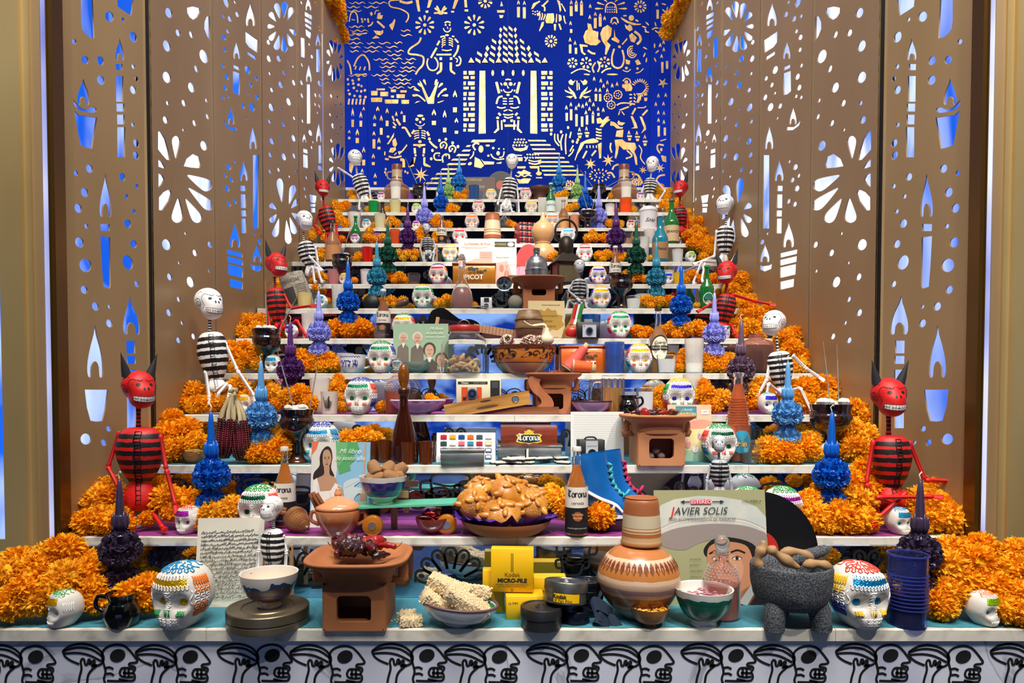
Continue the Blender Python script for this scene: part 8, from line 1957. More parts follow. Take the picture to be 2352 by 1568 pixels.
o=root('wooden_rattle',P(915,6,.3,14*s),'brown wooden rattle handle lying behind the beer bottle','rattle',0,None,1,0,R(75));MB().lathe([(2*s,-26*s),(4*s,-20*s),(6*s,0),(9*s,14*s),(7*s,22*s),(2*s,25*s)],16).obj('handle',mixed('dark_wood','3A2012','7A4A28',9,rough=.4,coat=.3),o,True)
skull('large sugar skull with green foil eyes on the seventh step',972,6,.25,58,'green','ygkg',0,SK2)
o=turned('glass_decanter','cut glass decanter with pink drink and pointed stopper','decanter',1061,6,.25,[(24,0),(26,3),(27,20),(22,42),(12,62),(8,80),(9,92),(8,96)],G_CLEAR,th=1.5,n=28,body='glass',wob=lambda a,i:1+.02*math.cos(a*14));s=o['s'];MB().lathe([(a*s,b_*s)for a,b_ in[(22,2),(25,20),(20,42),(15,50)]],24).obj('pink_drink',mat('C08078',.2,tr=.4,coat=.4),o,50);MB().lathe([(a*s,b_*s)for a,b_ in sprof([(5,94),(9,104),(9,116),(5,126),(1,128)])],10).obj('stopper',glass('E8E4E4',.05,.85,1.4),o,20)
o,A=cube('pocket_camera','small white pocket camera beside the pink decanter','camera',1117,6,.4,26,30,12,mat('C4C8CC',.4),0,0,.002);A.rect('1A1C20',30,4,75,38).oval('3A4450',50,66,22,20).oval('10141A',50,66,12,11);A.done('front_plate')
rr=random.Random(2)
for i in range(8):o=root('playing_card',P(1120+rr.uniform(-24,24),6,rr.uniform(.05,.3),.001+.0016*i),'old picture card lying in the loose pile below the pocket camera','card',rr.uniform(-1,1),'old picture cards',1,R(rr.uniform(0,8)));MB().box(-.032,.032,-.02,.02,0,.001).obj('card',mat('E8E2D2',.7),o);q=MB();q.box(-.018,.018,-.012,.012,.001,.0013);q.obj('picture',mat(['C8A060','A86A5A','C8B090'][i%3],.6),o)
o=root('flash_reflector',W(1158,653,yk(6)+.08),'round silver flash reflector over the seventh step','flash',0,None,1,R(78));s=px(6,.2);MB().lathe(sprof([(3,-8),(8,-6),(15,0),(18,5),(17,5),(12,0),(5,-3),(.5,-4)])and[(a*s,b_*s)for a,b_ in[(3,-10),(9,-7),(15,-1),(18,5),(17,5),(13,0),(6,-4),(.5,-5)]],32).obj('reflector_bowl',mat('7A8A94',.2,.95),o,60);MB().ell((0,0,0),(3*s,3*s,3*s),12,8).obj('bulb',mat('3A4248',.1,coat=1),o,True);MB().tube([(0,0,-8*s),(0,-34*s,-14*s)],2*s,6).obj('stand_arm',mat('2A2A2C',.4,.6),o)
o=root('worn_ball',P(1184,6,.25,17*px(6,.25)),'worn grey leather ball on the seventh step','ball',0);s=px(6,.25);MB().ell((0,0,0),(17*s,)*3,24,16).obj('leather',mat('8A8474',.8,bump=.5,bs=40,var=.25),o,True);MB().tube([(17.1*s*math.cos(a),3*s*math.sin(2*a),17.1*s*math.sin(a))for a in[2*math.pi*i/32 for i in range(32)]],.5*s,4,True).obj('seam',mat('4A4438',.8),o)
brazier('clay brazier carrying the metal canteen on the seventh step',1236,6,.4,112,72,72,CLAY,0,0,(.42,.62,.45));c=P(1236,6,.4,72*px(6,.4))
pods('dried chile round the canteen','dried_chile','dried chile','dried chiles round the canteen',c,.045,.03,9,[CHILE[0],CHILE[2]],.04,.006,31,z_up=.01)
turned('metal_canteen','round aluminium canteen on the upper brazier','canteen',1232,6,.4,[(24,0),(26,2),(26,18),(27,19),(27,21),(26,22),(24,38),(15,50),(8,54),(7,56)],mat('A4A8AC',.28,.9),[('threaded_neck',[(7,55),(7.5,57),(7,59),(7.5,61),(7,63),(8,64),(8,70),(6,71)],mat('8A8C90',.3,.9))],z=72*px(6,.4),n=36)
figure('seated silver skeleton beside the lantern on the seventh step','silver',yk(6)+.1,(1331,612,28,0,0),(1331,625,1331,642,5),(1331,640,1330,690,32),(1330,687,1329,705,26),[[5,(1318,645,0),(1305,668,-.01),(1325,684,-.03)],[5,(1344,645,0),(1350,668,0),(1348,700,-.01)]],[[5,(1322,702,-.02),(1306,690,-.06),(1300,712,-.08)],[5,(1336,702,-.02),(1344,690,-.06),(1348,708,-.08)]],'small skeleton figures',chair=(1308,668,1348,708))
skull('large sugar skull with gold foil and violet temples on the seventh step',1379,6,.25,54,'gold','ynpo',0,SK2)
goblet('black glazed burner at the right of the gold foil skull on the seventh step',1427,6,.3,54,628,706,(),False)
tumbler('small white candle glass beside the black burner',1455,6,.2,30,36,G_CLEAR,mat('F4F0E4',.5,em=.2),.8,'candle_glass','votive',VG)
tumbler('clear candle glass behind the small white candle',1475,6,.6,40,34,FROST,None,.8,'candle_glass','votive',VG)
bottle('green soda bottle with a white and orange label on the seventh step',1623,6,.4,103,32,G_GREEN,None,0,mat('3A9A3A',.4),None,(),.45,.5,0,nr=.34);o=[q for q in COL.objects if q.name.startswith('glass_bottle')][-1];s=px(6,.4);ovl(o,16*s,26*s,13*s,14*s,'E8F0EC');ovl(o,16*s,30*s,9*s,8*s,'1A7A6A',1.04);ring_text(o,'JARRITOS',6*s,mat('E05A1C',.5),17*s,19*s,bold=.0001)
candle('teal wax candle at the left of the seventh step',866,6,.5,556,678,'teal');candle('teal wax candle at the right of the seventh step',1507,6,.5,556,680,'teal')
fl('round the left teal candle',6,[(845,685,12,.6),(868,688,14,.5),(900,690,13,.5),(925,690,12,.5),(885,700,9,.3),(752,690,8,.6),(905,700,8,.3)],12)
fl('between the green eyed skull and the decanter on the seventh step',6,[(1010,694,12,.4),(1025,685,12,.6),(1000,700,8,.3),(1090,700,8,.4)],11)
fl('round the right teal candle',6,[(1485,692,16,.4),(1510,694,16,.35),(1535,692,16,.4),(1495,702,9,.2),(1600,702,9,.4)],14)
fl('heaped at the right end of the seventh step',6,[(1700,690,20,.5),(1680,665,20,.8),(1720,665,20,.9),(1655,700,14,.3),(1700,640,20,.95),(1690,705,14,.2),(1670,640,16,.95),(1730,690,18,.6)],18)
fl('behind the newspaper on the seventh step',6,[(645,670,16,.8),(660,700,14,.4),(640,650,12,.9),(725,660,10,.8)],14)
# ================================================================== eighth step (k = 7)
figure('white striped skeleton high at the left wall, on the eighth step','white',yk(7)+.08,(700,508,42,35,0),(697,530,698,556,5),(700,554,712,612,40),(710,610,716,634,28),[[5,(690,562,0),(712,590,-.03),(735,615,-.06)],[5,(724,566,0),(730,600,-.01),(733,628,-.02)]],[[5,(708,630,-.02),(718,612,-.06),(722,645,-.08)],[5,(716,630,-.02),(728,614,-.06),(738,645,-.08)]],'white striped skeletons')
figure('white striped skeleton high at the right wall, arms on its knees','white',yk(7)+.16,(1664,472,44,-32,-8),(1668,492,1667,520,5),(1667,518,1664,584,40),(1664,582,1658,606,24),[[5,(1646,528,0),(1641,588,0),(1600,604,-.05)],[5,(1682,524,0),(1698,570,0),(1680,602,-.02)]],[[5,(1652,602,-.02),(1612,600,-.06),(1592,650,-.10)],[5,(1662,602,-.02),(1620,596,-.04),(1612,645,-.12)]],'white striped skeletons')
fl('beside the left skeleton on the eighth step',7,[(725,636,12,.3),(742,638,12,.25),(735,628,10,.5),(815,643,8,.3),(718,645,8,.2)],11)
fl('right of the left teal candle on the eighth step',7,[(895,632,13,.4),(918,636,14,.35),(930,642,9,.3),(905,644,8,.2)],12)
fl('left of the blue foil skull beside the beer bottle',7,[(1440,630,13,.5),(1465,634,14,.4),(1482,640,10,.3),(1450,643,9,.3)],12)
fl('heaped at the right end of the eighth step',7,[(1590,632,14,.4),(1610,640,12,.3),(1680,618,18,.7),(1700,625,18,.7),(1690,600,18,.95),(1640,640,14,.3),(1710,645,16,.5),(1575,643,10,.3),(1665,640,14,.4)],14)
tumbler('pink candle glass on the eighth step',767,7,.3,36,28,mat('E8AAA8',.15,tr=.6),mat('E8A8A8',.5,em=.2),.8,'votive_glass','votive',VG);tumbler('white candle glass on the eighth step',842,7,.35,38,28,FROST,mat('F0ECF4',.5,em=.2),.8,'votive_glass','votive',VG);tumbler('dark tumbler with an orange drink on the eighth step',951,7,.3,28,30,G_CLEAR,mat('8A4A18',.2,coat=.5),.3,lm='drink');tumbler('glass of amber drink beside the canteen',1178,7,.3,46,32,G_CLEAR,mat('D8863A',.15,tr=.3,coat=.4),.5,lm='drink');tumbler('frosted glass at the right of the teal candle',1534,7,.6,40,28,FROST,None,.5,'votive_glass','votive',VG);tumbler('bright yellow candle glass on the eighth step',1560,7,.3,30,28,mat('F8E040',.15,tr=.6),mat('F8D820',.5,em=.3),.85,'votive_glass','votive',VG)
skull('small sugar skull with gold foil beside the pink candle glass',792,7,.3,30,'gold','y',0,SK2,small=True);skull('large sugar skull with red foil eyes and brow on the eighth step',1007,7,.25,50,'red','nogo',-5,SK2);skull('large sugar skull with indigo foil and red temples on the eighth step',1373,7,.3,46,'indigo','yrnr',0,SK2);skull('small sugar skull with indigo foil beside the yellow candle glass',1533,7,.2,30,'indigo','b',0,SK2,small=True)
tin('golden lithographed salts tin behind the cut glass decanter',1090,7,.35,96,48,'B87414','PICOT','Agente Efervescente')
o,A=board('record_sleeve','cream rock record sleeve with red title leaning on the eighth step','record sleeve',1120,7,.62,134,117,mat('EFE6D6',.6),.003,8,1,part='sleeve')
A.text('Los Rebeldes del Rock',32,11,8,'E0502C',sx=.68,bold=.0003);A.rect('3A3C28',62,6,97,17);A.text('ALTA FIDELIDAD',72,11.5,5,'D8C84A',sx=.6);A.oval('E8E4D8',90,11.5,5.5,4.5);A.poly('E8A896',[(36,26),(58,26),(58,45),(36,45)]).poly('E0AFA0',[(5,52),(30,40),(58,42),(58,60),(5,62)]).poly('E4B09C',[(48,52),(84,45),(92,75),(80,98),(50,90)]);A.line('C88070',[(38,30),(56,30)],.8,0).line('C88070',[(38,34),(56,34)],.8,0).line('C88070',[(38,38),(56,38)],.8,0);A.oval('C07A68',74,60,4,8).oval('C07A68',82,72,4,8);A.line('B8B0A0',[(4,17),(50,17)],.6,0).line('B8B0A0',[(10,19.5),(42,19.5)],.6,0);A.text('Nuestro Rebelde',76,38,4.5,'3A3A3A',sx=.8);A.done()
corona('small beer bottle beside the black burner on the eighth step',1413,7,.35,92,27)
o=root('paper_fan',P(1214,7,.7),'red and pink round paper fan behind the canteen','fan',0,None,1,R(-8));s=px(7,.7);RD=mat('C81818',.5)
b=MB(Matrix.Translation((0,0,58*s))@Matrix.Rotation(R(90),4,'X'));b.lathe([(48*s,0),(48*s,1.5*s)],36,sx=.62);b.obj('red_disc',RD,o,50);b=MB(Matrix.Translation((-14*s,-3*s,34*s))@Matrix.Rotation(R(90),4,'X'));b.lathe([(18*s,0),(18*s,1.2*s)],28);b.obj('pink_disc',mat('E898B0',.5),o,50)
# lantern
LM=mat('2A2018',.45,.5);o=root('tin_lantern',P(1300,7,.25),'dark tin lantern with glass sides and ring handle','lantern',R(12));s=px(7,.25)
b=MB();w_=27
for sx in(-1,1):
 for sy_ in(-1,1):b.box((sx*w_-2)*s,(sx*w_+2)*s,(sy_*w_-2)*s,(sy_*w_+2)*s,0,52*s)
b.obj('corner_posts',LM,o);MB().box(-w_*s,w_*s,-w_*s,w_*s,0,4*s).obj('base_plate',LM,o);MB().add([(-34*s,-34*s,50*s),(34*s,-34*s,50*s),(34*s,34*s,50*s),(-34*s,34*s,50*s),(-12*s,-12*s,74*s),(12*s,-12*s,74*s),(12*s,12*s,74*s),(-12*s,12*s,74*s)],[(0,1,5,4),(1,2,6,5),(2,3,7,6),(3,0,4,7),(4,5,6,7),(3,2,1,0)]).obj('sloped_roof',LM,o);MB().lathe([(15*s,72*s),(17*s,84*s),(17*s,102*s),(8*s,112*s),(1*s,113*s)],20).obj('chimney',LM,o,50)
MB().tube([(26*s*math.cos(a),0,(124+27*math.sin(a))*s)for a in[2*math.pi*i/28 for i in range(28)]],2.6*s,6,True).obj('ring_handle',LM,o,True)
for i in range(4):q=MB(Matrix.Rotation(R(90*i),4,'Z'));q.box(-25*s,25*s,-w_*s,(-w_+1)*s,5*s,50*s);q.obj('glass_pane',glass('D8C8A8',.1,.9,1.1),o)
candle('dark green wax candle at the left of the eighth step',891,7,.4,508,625,'green');candle('dark green wax candle at the right of the eighth step',1461,7,.4,508,628,'green')
goblet('small black burner by the wall on the eighth step',786,7,.3,46,578,648,((786,580,812,500),),False);goblet_x=0
# ================================================================== ninth step (k = 8)
def bott(label,x,k,t,h,wd,m,lab=None,txt=None,cap='4A2A1A',liq=None):
 o=bottle(label,x,k,t,h,wd,m,liq,.72,mat(cap,.4),None,(),.4,.5);s=px(k,t)
 if lab:MB().lathe([(wd*.512*s,h*.08*s),(wd*.512*s,h*.42*s)],20,close=False).obj('paper_label',mat(lab,.55),o,True)
 if txt:ring_text(o,txt,wd*.24*s,INK,wd*.52*s,h*.28*s)
 return o
TEQ=mat('D88A40',.12,tr=.4,coat=.4)
bott('square shouldered tequila bottle at the left of the ninth step',765,8,.3,98,34,G_CLEAR,'C88A50',None,liq=TEQ);bott('turquoise liqueur bottle with a brown label on the ninth step',1516,8,.25,112,36,mat('1898B0',.1,tr=.3,coat=.5),'A88058','Mezcal','D8D8D8')
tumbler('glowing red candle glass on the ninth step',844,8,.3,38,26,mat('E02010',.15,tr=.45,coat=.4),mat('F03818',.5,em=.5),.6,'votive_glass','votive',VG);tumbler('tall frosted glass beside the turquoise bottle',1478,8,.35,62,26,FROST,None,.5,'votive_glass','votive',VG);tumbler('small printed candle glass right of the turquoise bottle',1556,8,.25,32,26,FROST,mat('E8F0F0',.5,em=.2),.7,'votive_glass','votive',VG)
figure('small seated skeleton on a wooden chair on the ninth step','silver',yk(8)+.1,(979,525,20,20,0),(981,533,982,546,4),(982,545,983,575,26),(983,573,984,587,22),[[4,(970,548,0),(965,572,-.01),(972,596,-.03)],[4,(994,548,0),(1000,570,0),(990,588,-.04)]],[[4,(978,584,-.02),(974,582,-.06),(974,598,-.08)],[4,(990,584,-.02),(998,580,-.06),(994,598,-.08)]],'small skeleton figures',chair=(967,560,1000,600))
skull('large sugar skull with gold foil eyes beside the rock record sleeve',1034,8,.25,44,'gold','yogo',0,SK2);skull('large sugar skull with red foil eyes right of the lantern',1342,8,.25,44,'red','rwgr',0,SK2);skull('small sugar skull with lime foil at the right of the ninth step',1586,8,.2,28,'lime','g',8,SK2,small=True);skull('small blue foil sugar skull at the left of the ninth step',795,8,.3,26,'blue','b',0,SK2,small=True)
fl('beside the red candle glass',8,[(825,588,11,.3),(818,594,9,.2),(862,592,8,.3),(735,590,12,.4),(738,578,10,.6)],11)
fl('left of the small seated skeleton',8,[(915,582,12,.4),(935,583,13,.35),(955,582,12,.4),(925,592,8,.2),(950,593,8,.2)],12)
fl('right of the red eyed skull on the ninth step',8,[(1375,586,12,.4),(1395,584,13,.4),(1415,586,12,.4),(1432,588,11,.4),(1385,595,8,.2),(1425,595,8,.2)],12)
fl('heaped at the right end of the ninth step',8,[(1590,560,14,.8),(1612,565,15,.7),(1630,575,15,.5),(1615,590,12,.3),(1640,555,14,.95),(1495,592,8,.3),(1605,545,13,.95)],13)
o=turned('gourd_bottle','big pale double gourd tied at its waist, on the ninth step','gourd',1247,8,.25,[(18,0),(28,8),(30,22),(24,38),(16,46),(22,56),(27,72),(22,88),(8,100),(5,112),(4,116)],mat('D8A870',.35,coat=.3,var=.1),n=32);s=o['s'];MB().tube([(17*s*math.cos(a),17*s*math.sin(a),46*s)for a in[2*math.pi*i/24 for i in range(24)]],1.6*s,6,True).obj('twine',mat('C8A070',.8),o)
fl('tucked under the gourd',8,[(1262,590,11,.05),(1272,582,9,.1)],10)
candle('purple wax candle at the left of the ninth step',937,8,.5,472,582,'purple');candle('purple wax candle at the right of the ninth step',1415,8,.5,466,585,'purple')
# ================================================================== tenth step (k = 9)
figure('small red devil high at the left wall','devil',yk(9)+.08,(741,434,36,25,0),(742,450,744,476,5),(745,474,760,535,38),(758,533,764,552,26),[[5,(738,480,0),(722,515,0),(732,530,-.02)],[5,(766,488,0),(772,520,0),(776,545,-.02)]],[[5,(756,550,-.02),(750,535,-.06),(748,558,-.08)],[5,(764,550,-.02),(772,535,-.06),(778,558,-.08)]],'red papier mache devils')
figure('small red devil high at the right wall','devil',yk(9)+.16,(1563,435,36,-40,0),(1562,452,1561,476,5),(1560,474,1562,520,34),(1562,518,1562,540,24),[[5,(1548,482,0),(1545,510,0),(1552,530,-.02)],[5,(1574,480,0),(1580,510,0),(1578,530,-.02)]],[[5,(1558,536,-.02),(1550,525,-.06),(1548,550,-.08)],[5,(1566,536,-.02),(1574,525,-.06),(1578,550,-.08)]],'red papier mache devils')
bott('green beer bottle at the left of the tenth step',817,9,.4,70,22,G_GREEN,cap='1A6A2A');bott('big green liqueur bottle with a tan label on the tenth step',1542,9,.3,106,34,G_GREEN,'D8B88A','BRANDY','8A5A2A');corona('small beer bottle on the tenth step, left of the skulls',1015,9,.4,74,22)
skull('small sugar skull with purple foil before the green beer bottle',816,9,.1,24,'purple','p',0,SK2,small=True);skull('sugar skull with red foil eyes on the tenth step, left of the clay jug',1056,9,.25,40,'red','rpnr',0,SK2);skull('sugar skull with blue foil framed by the lantern ring',1304,9,.25,40,'blue','bwgb',0,SK2)
tumbler('orange candle glass on the tenth step',907,9,.25,36,24,mat('F07030',.15,tr=.55),mat('F06020',.5,em=.25),.7,'votive_glass','votive',VG);tumbler('violet votive in the marigolds of the tenth step',866,9,.6,34,22,mat('A070C8',.3,tr=.3),None,.5,'votive_glass','votive',VG);tumbler('cracked clear glass of petals on the tenth step',1440,9,.3,32,30,G_CLEAR,mat('C89068',.5),.5,lm='petals');tumbler('tall frosted glass behind the turquoise bottle',1492,9,.5,40,26,FROST,None,.5,'votive_glass','votive',VG)
turned('clay_jug','striped clay jug with an upturned cup, half hidden by the rock sleeve','jug',1131,8,.45,[(16,0),(34,12),(44,30),(40,46),(22,56),(16,60)],bands('jug2',[(0,'C8A080'),(.45,'9A5A3A'),(.5,'D8B898'),(.6,'B87848'),(.8,'DDBB95')],0,.14,.3,coat=.3),n=36);turned('clay_cup','cream and brown clay cup upturned on the hidden jug','cup',1131,8,.45,[(20,0),(20,7),(18,34),(16,54),(15,58),(1,58)],bands('cup2',[(0,'A8623A'),(.16,'E0CCA8'),(.26,'B06A40'),(.3,'E0CCA8'),(.36,'B06A40'),(.4,'DCC8A4'),(.82,'A8603A')],0,.13,.35),z=59*px(8,.45),n=32)
o,A=cube('plaid_tin','red plaid tin with a blue lidded flask behind it','tin',1222,9,.4,72,50,44,mat('B8181C',.35,coat=.4),14,0,.003,'tin_body')
for i in range(6):x_=6+17*i;A.rect('1A1A3A',x_,0,x_+5,100).rect('E8E0C8',x_+8,0,x_+9,100)
for i in range(4):y_=8+25*i;A.rect('1A2A2A',0,y_,100,y_+6).rect('E8E0C8',0,y_+11,100,y_+12.5)
A.done('plaid_print')
fl('round the orange candle glass',9,[(845,545,12,.4),(860,549,12,.3),(880,546,12,.3),(848,530,10,.6),(730,528,12,.4),(715,540,12,.3),(748,545,12,.3),(785,548,9,.3),(925,552,7,.3)],11)
fl('either side of the seated skeleton on the tenth step',9,[(962,535,11,.4),(965,548,10,.2),(1003,540,11,.4),(998,552,8,.2),(970,524,9,.6)],10)
fl('right of the lantern on the tenth step',9,[(1350,546,11,.3),(1368,545,12,.3),(1388,546,12,.3),(1360,535,9,.6),(1455,550,8,.3)],11)
fl('heaped at the right end of the tenth step',9,[(1580,540,14,.4),(1600,530,14,.6),(1618,535,14,.5),(1575,515,14,.8),(1610,510,14,.9),(1625,550,12,.3),(1595,552,11,.2)],13)
# ================================================================== eleventh step (k = 10)
for x,lb in((975,'left'),(1375,'right')):candle('lavender wax candle at the %s of the eleventh step'%lb,x,10,.5,432,538,'lav')
skull('sugar skull with orange foil eyes on the eleventh step',1084,10,.3,38,'orange','rrbr',0,SK2);skull('pale sugar skull with orange eyes above the gourd',1268,10,.3,38,'orange','wwww',0,SK2);skull('small sugar skull with red foil right of the lavender candle',1448,10,.2,22,'red','r',0,SK2,small=True);skull('small sugar skull with purple foil behind the left lavender candle',956,10,.3,22,'purple','p',0,SK2,small=True);skull('small sugar skull with blue foil inside a glass on the eleventh step',842,10,.2,24,'blue','b',0,SK2,small=True)
tumbler('pale printed candle jar with orange fish on the eleventh step',873,10,.25,36,26,mat('F0ECC8',.2,tr=.55),mat('F0ECC0',.5,em=.3),.9,'votive_glass','votive',VG);tumbler('frosted glass jar by the left wall on the eleventh step',814,10,.4,42,30,FROST,None,.5,'votive_glass','votive',VG);tumbler('small blue cup in the marigolds of the eleventh step',918,10,.5,20,18,mat('3A8AC8',.3),None,.5);tumbler('pink printed votive on the eleventh step',1320,10,.3,34,22,mat('E89A70',.3,tr=.2),None,.5,'votive_glass','votive',VG)
turned('white_crock','white lidded crock with black script at the right of the eleventh step','crock',1489,10,.3,[(17,0),(19,2),(20,40),(21,42),(21,46),(16,52),(8,55)],mat('E8E8E8',.25,coat=.5),n=28,th=0);o=[q for q in COL.objects if q.name.startswith('white_crock')][-1];ring_text(o,'Soap',12*px(10,.3),INK,20*px(10,.3),20*px(10,.3),shear=.5)
bott('golden tequila bottle behind the pale skull',1294,10,.6,76,26,G_CLEAR,'D8A060',None,'C8A080',TEQ);bott('dark brown liqueur bottle at the left of the eleventh step',879,10,.6,70,24,mat('2A1810',.15,coat=.6),'E0D8C8',None,'2A1210');bott('clear flask behind the upturned clay cup',1158,10,.4,46,24,G_CLEAR,cap='8A9AA0')
goblet('small black burner on the eleventh step',1350,10,.2,42,500,540,((1352,502,1332,440),(1358,502,1376,432)),True,z=0)
fl('heaped left on the eleventh step',10,[(780,505,13,.4),(795,512,12,.3),(775,492,11,.7),(900,505,11,.5),(912,512,10,.3),(890,515,9,.3),(860,516,7,.3)],12)
fl('between the candle and skull on the eleventh step',10,[(998,510,11,.4),(1015,514,10,.3),(1030,515,10,.3),(1170,512,9,.4),(1180,516,8,.3),(1005,500,9,.7)],11)
fl('heaped right on the eleventh step',10,[(1400,512,10,.4),(1425,514,9,.4),(1565,505,12,.5),(1550,512,11,.3),(1580,490,13,.8),(1595,505,13,.5),(1460,516,7,.4)],12)
# ================================================================== twelfth step (k = 11)
figure('white striped skeleton at the middle of the twelfth step','white',yk(11)+.1,(1176,372,32,-4,0),(1175,388,1173,410,5),(1172,408,1168,458,34),(1168,456,1160,482,24),[[4,(1160,415,0),(1150,440,0),(1145,462,-.02)],[4,(1186,420,0),(1190,450,0),(1192,485,-.01)]],[[4,(1160,478,-.02),(1152,470,-.06),(1150,486,-.08)],[4,(1166,478,-.02),(1172,470,-.06),(1176,486,-.08)]],'white striped skeletons')
skull('sugar skull with red foil eyes left of the middle skeleton',1099,11,.3,34,'red','ggpp',0,SK2);skull('sugar skull with gold foil right of the middle skeleton',1220,11,.3,34,'gold','yogo',0,SK2);skull('weathered sugar skull behind the lavender candle on the twelfth step',957,11,.4,28,'lime','g',0,SK2,small=True)
for x,lb in((1013,'left'),(1344,'right')):candle('cobalt wax candle at the %s of the twelfth step'%lb,x,11,.5,410,506,'blue')
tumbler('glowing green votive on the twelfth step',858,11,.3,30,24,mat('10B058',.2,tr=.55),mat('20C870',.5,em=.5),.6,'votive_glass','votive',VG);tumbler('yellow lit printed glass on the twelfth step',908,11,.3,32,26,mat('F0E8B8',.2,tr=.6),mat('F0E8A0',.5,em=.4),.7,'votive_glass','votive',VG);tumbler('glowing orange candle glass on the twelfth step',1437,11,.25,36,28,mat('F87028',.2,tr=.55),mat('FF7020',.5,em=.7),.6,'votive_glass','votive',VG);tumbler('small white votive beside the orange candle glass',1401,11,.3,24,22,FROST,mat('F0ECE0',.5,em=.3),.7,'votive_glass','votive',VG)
bott('green soda bottle right of the middle on the twelfth step',1265,11,.3,72,22,G_GREEN,'D8E8E0','JARRITOS','C8D8C8');bott('thin silver capped bottle beside the middle skeleton',1143,11,.4,34,14,G_CLEAR,cap='6A6A6C')
cube('card_box','pale grey card box behind the green soda bottle','box',1270,11,.6,68,44,20,mat('C0BEB4',.7),-4)
fl('left on the twelfth step',11,[(768,470,12,.4),(782,476,11,.3),(795,470,11,.4),(845,480,7,.3),(890,480,8,.4),(925,481,8,.4),(1035,475,10,.4),(1048,478,9,.3),(1032,482,8,.3)],10)
fl('right on the twelfth step',11,[(1310,476,10,.4),(1322,472,10,.5),(1300,482,8,.3),(1455,480,8,.3),(1540,475,12,.4),(1525,468,12,.6),(1555,465,12,.7),(1415,482,6,.4)],10)
# ================================================================== thirteenth and top step (k = 12, 13)
for x,lb in((1030,'left'),(1326,'right')):candle('pale green wax candle at the %s of the thirteenth step'%lb,x,12,.4,390,470,'lime')
for x,lb in((1055,'left'),(1284,'right')):candle('sky blue wax candle near the top step, %s of the middle'%lb,x,12,.8,360,446,'sky')
def vase(label,x,sd):
 o=turned('clay_jar',label,'jar',x,12,.5,[(20,0),(30,8),(32,22),(26,38),(15,46),(12,60),(12,84),(11,88)],bands('jar_'+str(sd),[(0,'8A5A3C'),(.3,'A87850'),(.36,'7A4A30'),(.44,'8E6242'),(.55,'B8A080'),(.57,'7A4A30'),(.61,'B8A080'),(.66,'7A4A30'),(.70,'C0A888'),(.90,'7A4028')],0,.275,.35,coat=.3),n=32);s=o['s'];handle(o,[(sd*11*s,0,72*s),(sd*22*s,0,70*s),(sd*21*s,0,58*s),(sd*13*s,0,54*s)],2.2*s,mat('A08060',.5))
vase('brown striped clay jar at the left below the blue wall',912,-1);vase('brown striped clay jar at the right below the blue wall',1433,1)
o,A=board('record_sleeve','brown homage record sleeve at the top of the altar','record sleeve',1090,12,.75,94,68,mat('6E5A52',.6,var=.1,bs=6),.003,6,0,part='sleeve');A.text('HOMENAJE',48,10,11,'9AB86A',bold=.0002);A.text('ALFREDO',56,34,12,'C8C4BC');A.poly('C8A888',[(4,40),(14,30),(26,40),(30,100),(4,100)],1).poly('4A4A6A',[(34,48),(70,48),(70,100),(34,100)]);A.done()
record('black vinyl record behind the homage sleeve',1130,12,.85,1150,425,32,lean=2,lab='C05A3A')
skull('sugar skull with gold foil on the thirteenth step, left of the skeleton',1128,12,.3,30,'gold','gogo',0,SK2);skull('sugar skull with red foil on the thirteenth step, right of the skeleton',1207,12,.3,32,'red','rbrb',0,SK2);skull('small sugar skull with purple foil at the left of the thirteenth step',876,12,.3,22,'purple','p',0,SK2,small=True);skull('small sugar skull with purple foil at the right of the thirteenth step',1470,12,.3,22,'purple','p',0,SK2,small=True)
tumbler('blue pressed glass tumbler on the thirteenth step',1089,12,.3,36,24,mat('3A6AA8',.15,tr=.5,coat=.4),None);tumbler('violet glass votive on the thirteenth step',942,12,.4,20,18,mat('8A50B0',.3,tr=.3),None,.5,'votive_glass','votive',VG)
for x,lb in((909,'left'),(1438,'right')):tumbler('tall lit glass before the %s clay jar'%lb,x,12,.1,40,26,FROST,mat('F4F0D8',.5,em=.4),.7,'votive_glass','votive',VG)
for x,lb,st_ in((964,'left',((960,430,932,368),(980,432,1006,405))),(1376,'right',((1362,434,1332,395),(1392,434,1428,415)))):goblet('black burner at the %s of the thirteenth step'%lb,x,12,.2,32,430,465,st_,False)
bott('small green bottle at the left of the thirteenth step',1010,12,.4,54,17,G_GREEN,'D8E0E0')
turned('brown_hat_dish','wide brown clay dish on a stand, right of the skeleton','dish',1240,12,.5,[(14,0),(14,20),(20,26),(24,30),(24,36)],mat('5A3420',.5),th=1.5,n=28)
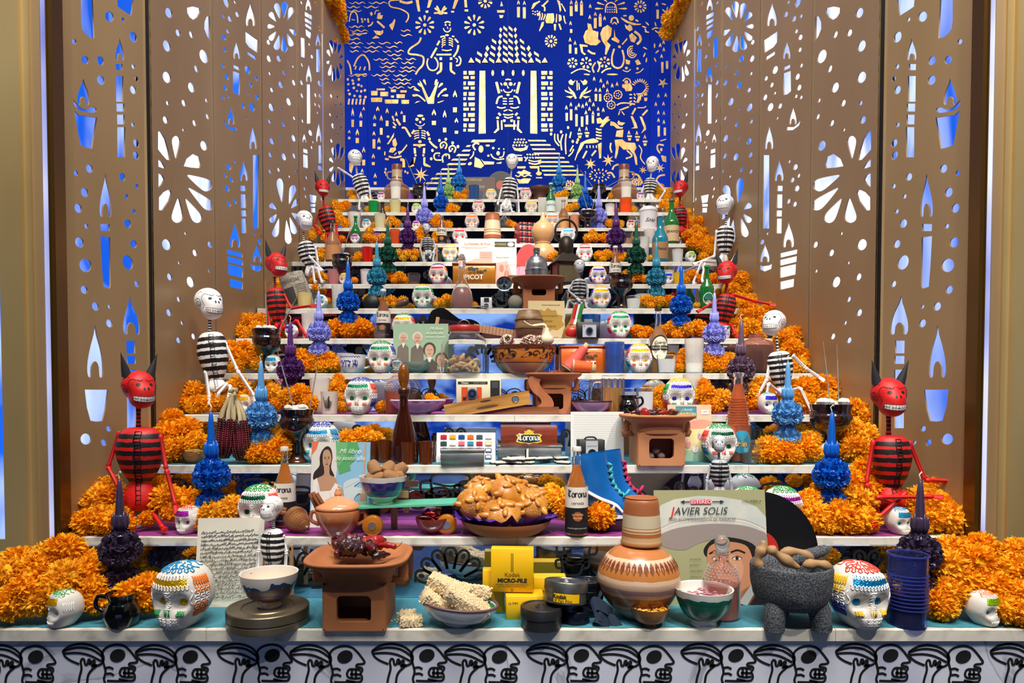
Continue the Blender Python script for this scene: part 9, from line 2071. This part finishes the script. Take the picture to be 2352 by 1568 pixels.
figure('white striped skeleton at the top left corner, arm stretched out','white',yk(12)+.04,(816,364,36,20,-10),(818,380,820,402,5),(822,400,838,450,36),(836,448,840,472,24),[[4,(812,408,0),(794,396,-.02),(778,386,-.03)],[4,(838,408,0),(848,430,0),(852,462,-.01)]],[[4,(832,468,-.02),(826,460,-.05),(824,478,-.07)],[4,(842,468,-.02),(850,460,-.05),(852,478,-.07)]],'white striped skeletons')
figure('white striped skeleton at the top right corner, bony hand on its hip','white',yk(12)+.06,(1498,378,32,-25,12),(1496,394,1494,410,5),(1494,409,1492,446,30),(1492,445,1494,466,22),[[4,(1506,414,0),(1528,438,0),(1512,462,-.03)],[4,(1482,420,0),(1474,440,0),(1470,458,-.02)]],[[4,(1488,462,-.02),(1480,456,-.05),(1478,474,-.07)],[4,(1496,462,-.02),(1506,456,-.05),(1508,474,-.07)]],'white striped skeletons')
fl('left on the thirteenth step',12,[(808,445,10,.5),(812,455,9,.3),(850,455,7,.3),(930,452,7,.4),(1050,448,10,.3),(1065,452,8,.3),(1068,442,8,.5),(892,455,6,.4)],9)
fl('right on the thirteenth step',12,[(1285,448,10,.4),(1298,445,10,.5),(1272,452,8,.3),(1405,450,9,.4),(1418,448,9,.5),(1520,442,12,.5),(1530,455,11,.3),(1510,455,9,.3),(1535,440,10,.8),(1515,430,10,.9)],9)
for sd,lb in((-1,'left'),(1,'right')):
 rr=random.Random(sd+5)
 for i in range(16):
  x_=XC+sd*(HW-.02+rr.uniform(-.05,.12));flower(Vector((x_,yk(10.7)+(yk(12.7)-yk(10.7))*i/15,ZT+.03+rr.uniform(-.01,.07))),.07,'orange marigold blossom on top of the farthest %s wall panel'%lb,'marigolds on the %s wall top'%lb)

# the smallest, farthest blossoms: past the three hundred built singly
b=MB();fv=[v.co.copy()for v in FARM.vertices];ff=[tuple(q.vertices)for q in FARM.polygons]
for i,(p,rad)in enumerate(FAR):
 M_=Matrix.Translation(p)@Matrix.Rotation(i*1.7,4,'Z')@Matrix.Rotation(.4*math.sin(i),4,'X')@Matrix.Scale(rad,4);b.m=i%3;b.add([M_@v for v in fv],ff)
b.obj('marigold_blossoms',PETAL,None,label='small orange marigold blossoms scattered among the things on the upper steps',cat='flowers',kind='stuff')
print('single',FN[0],'joined',len(FAR))
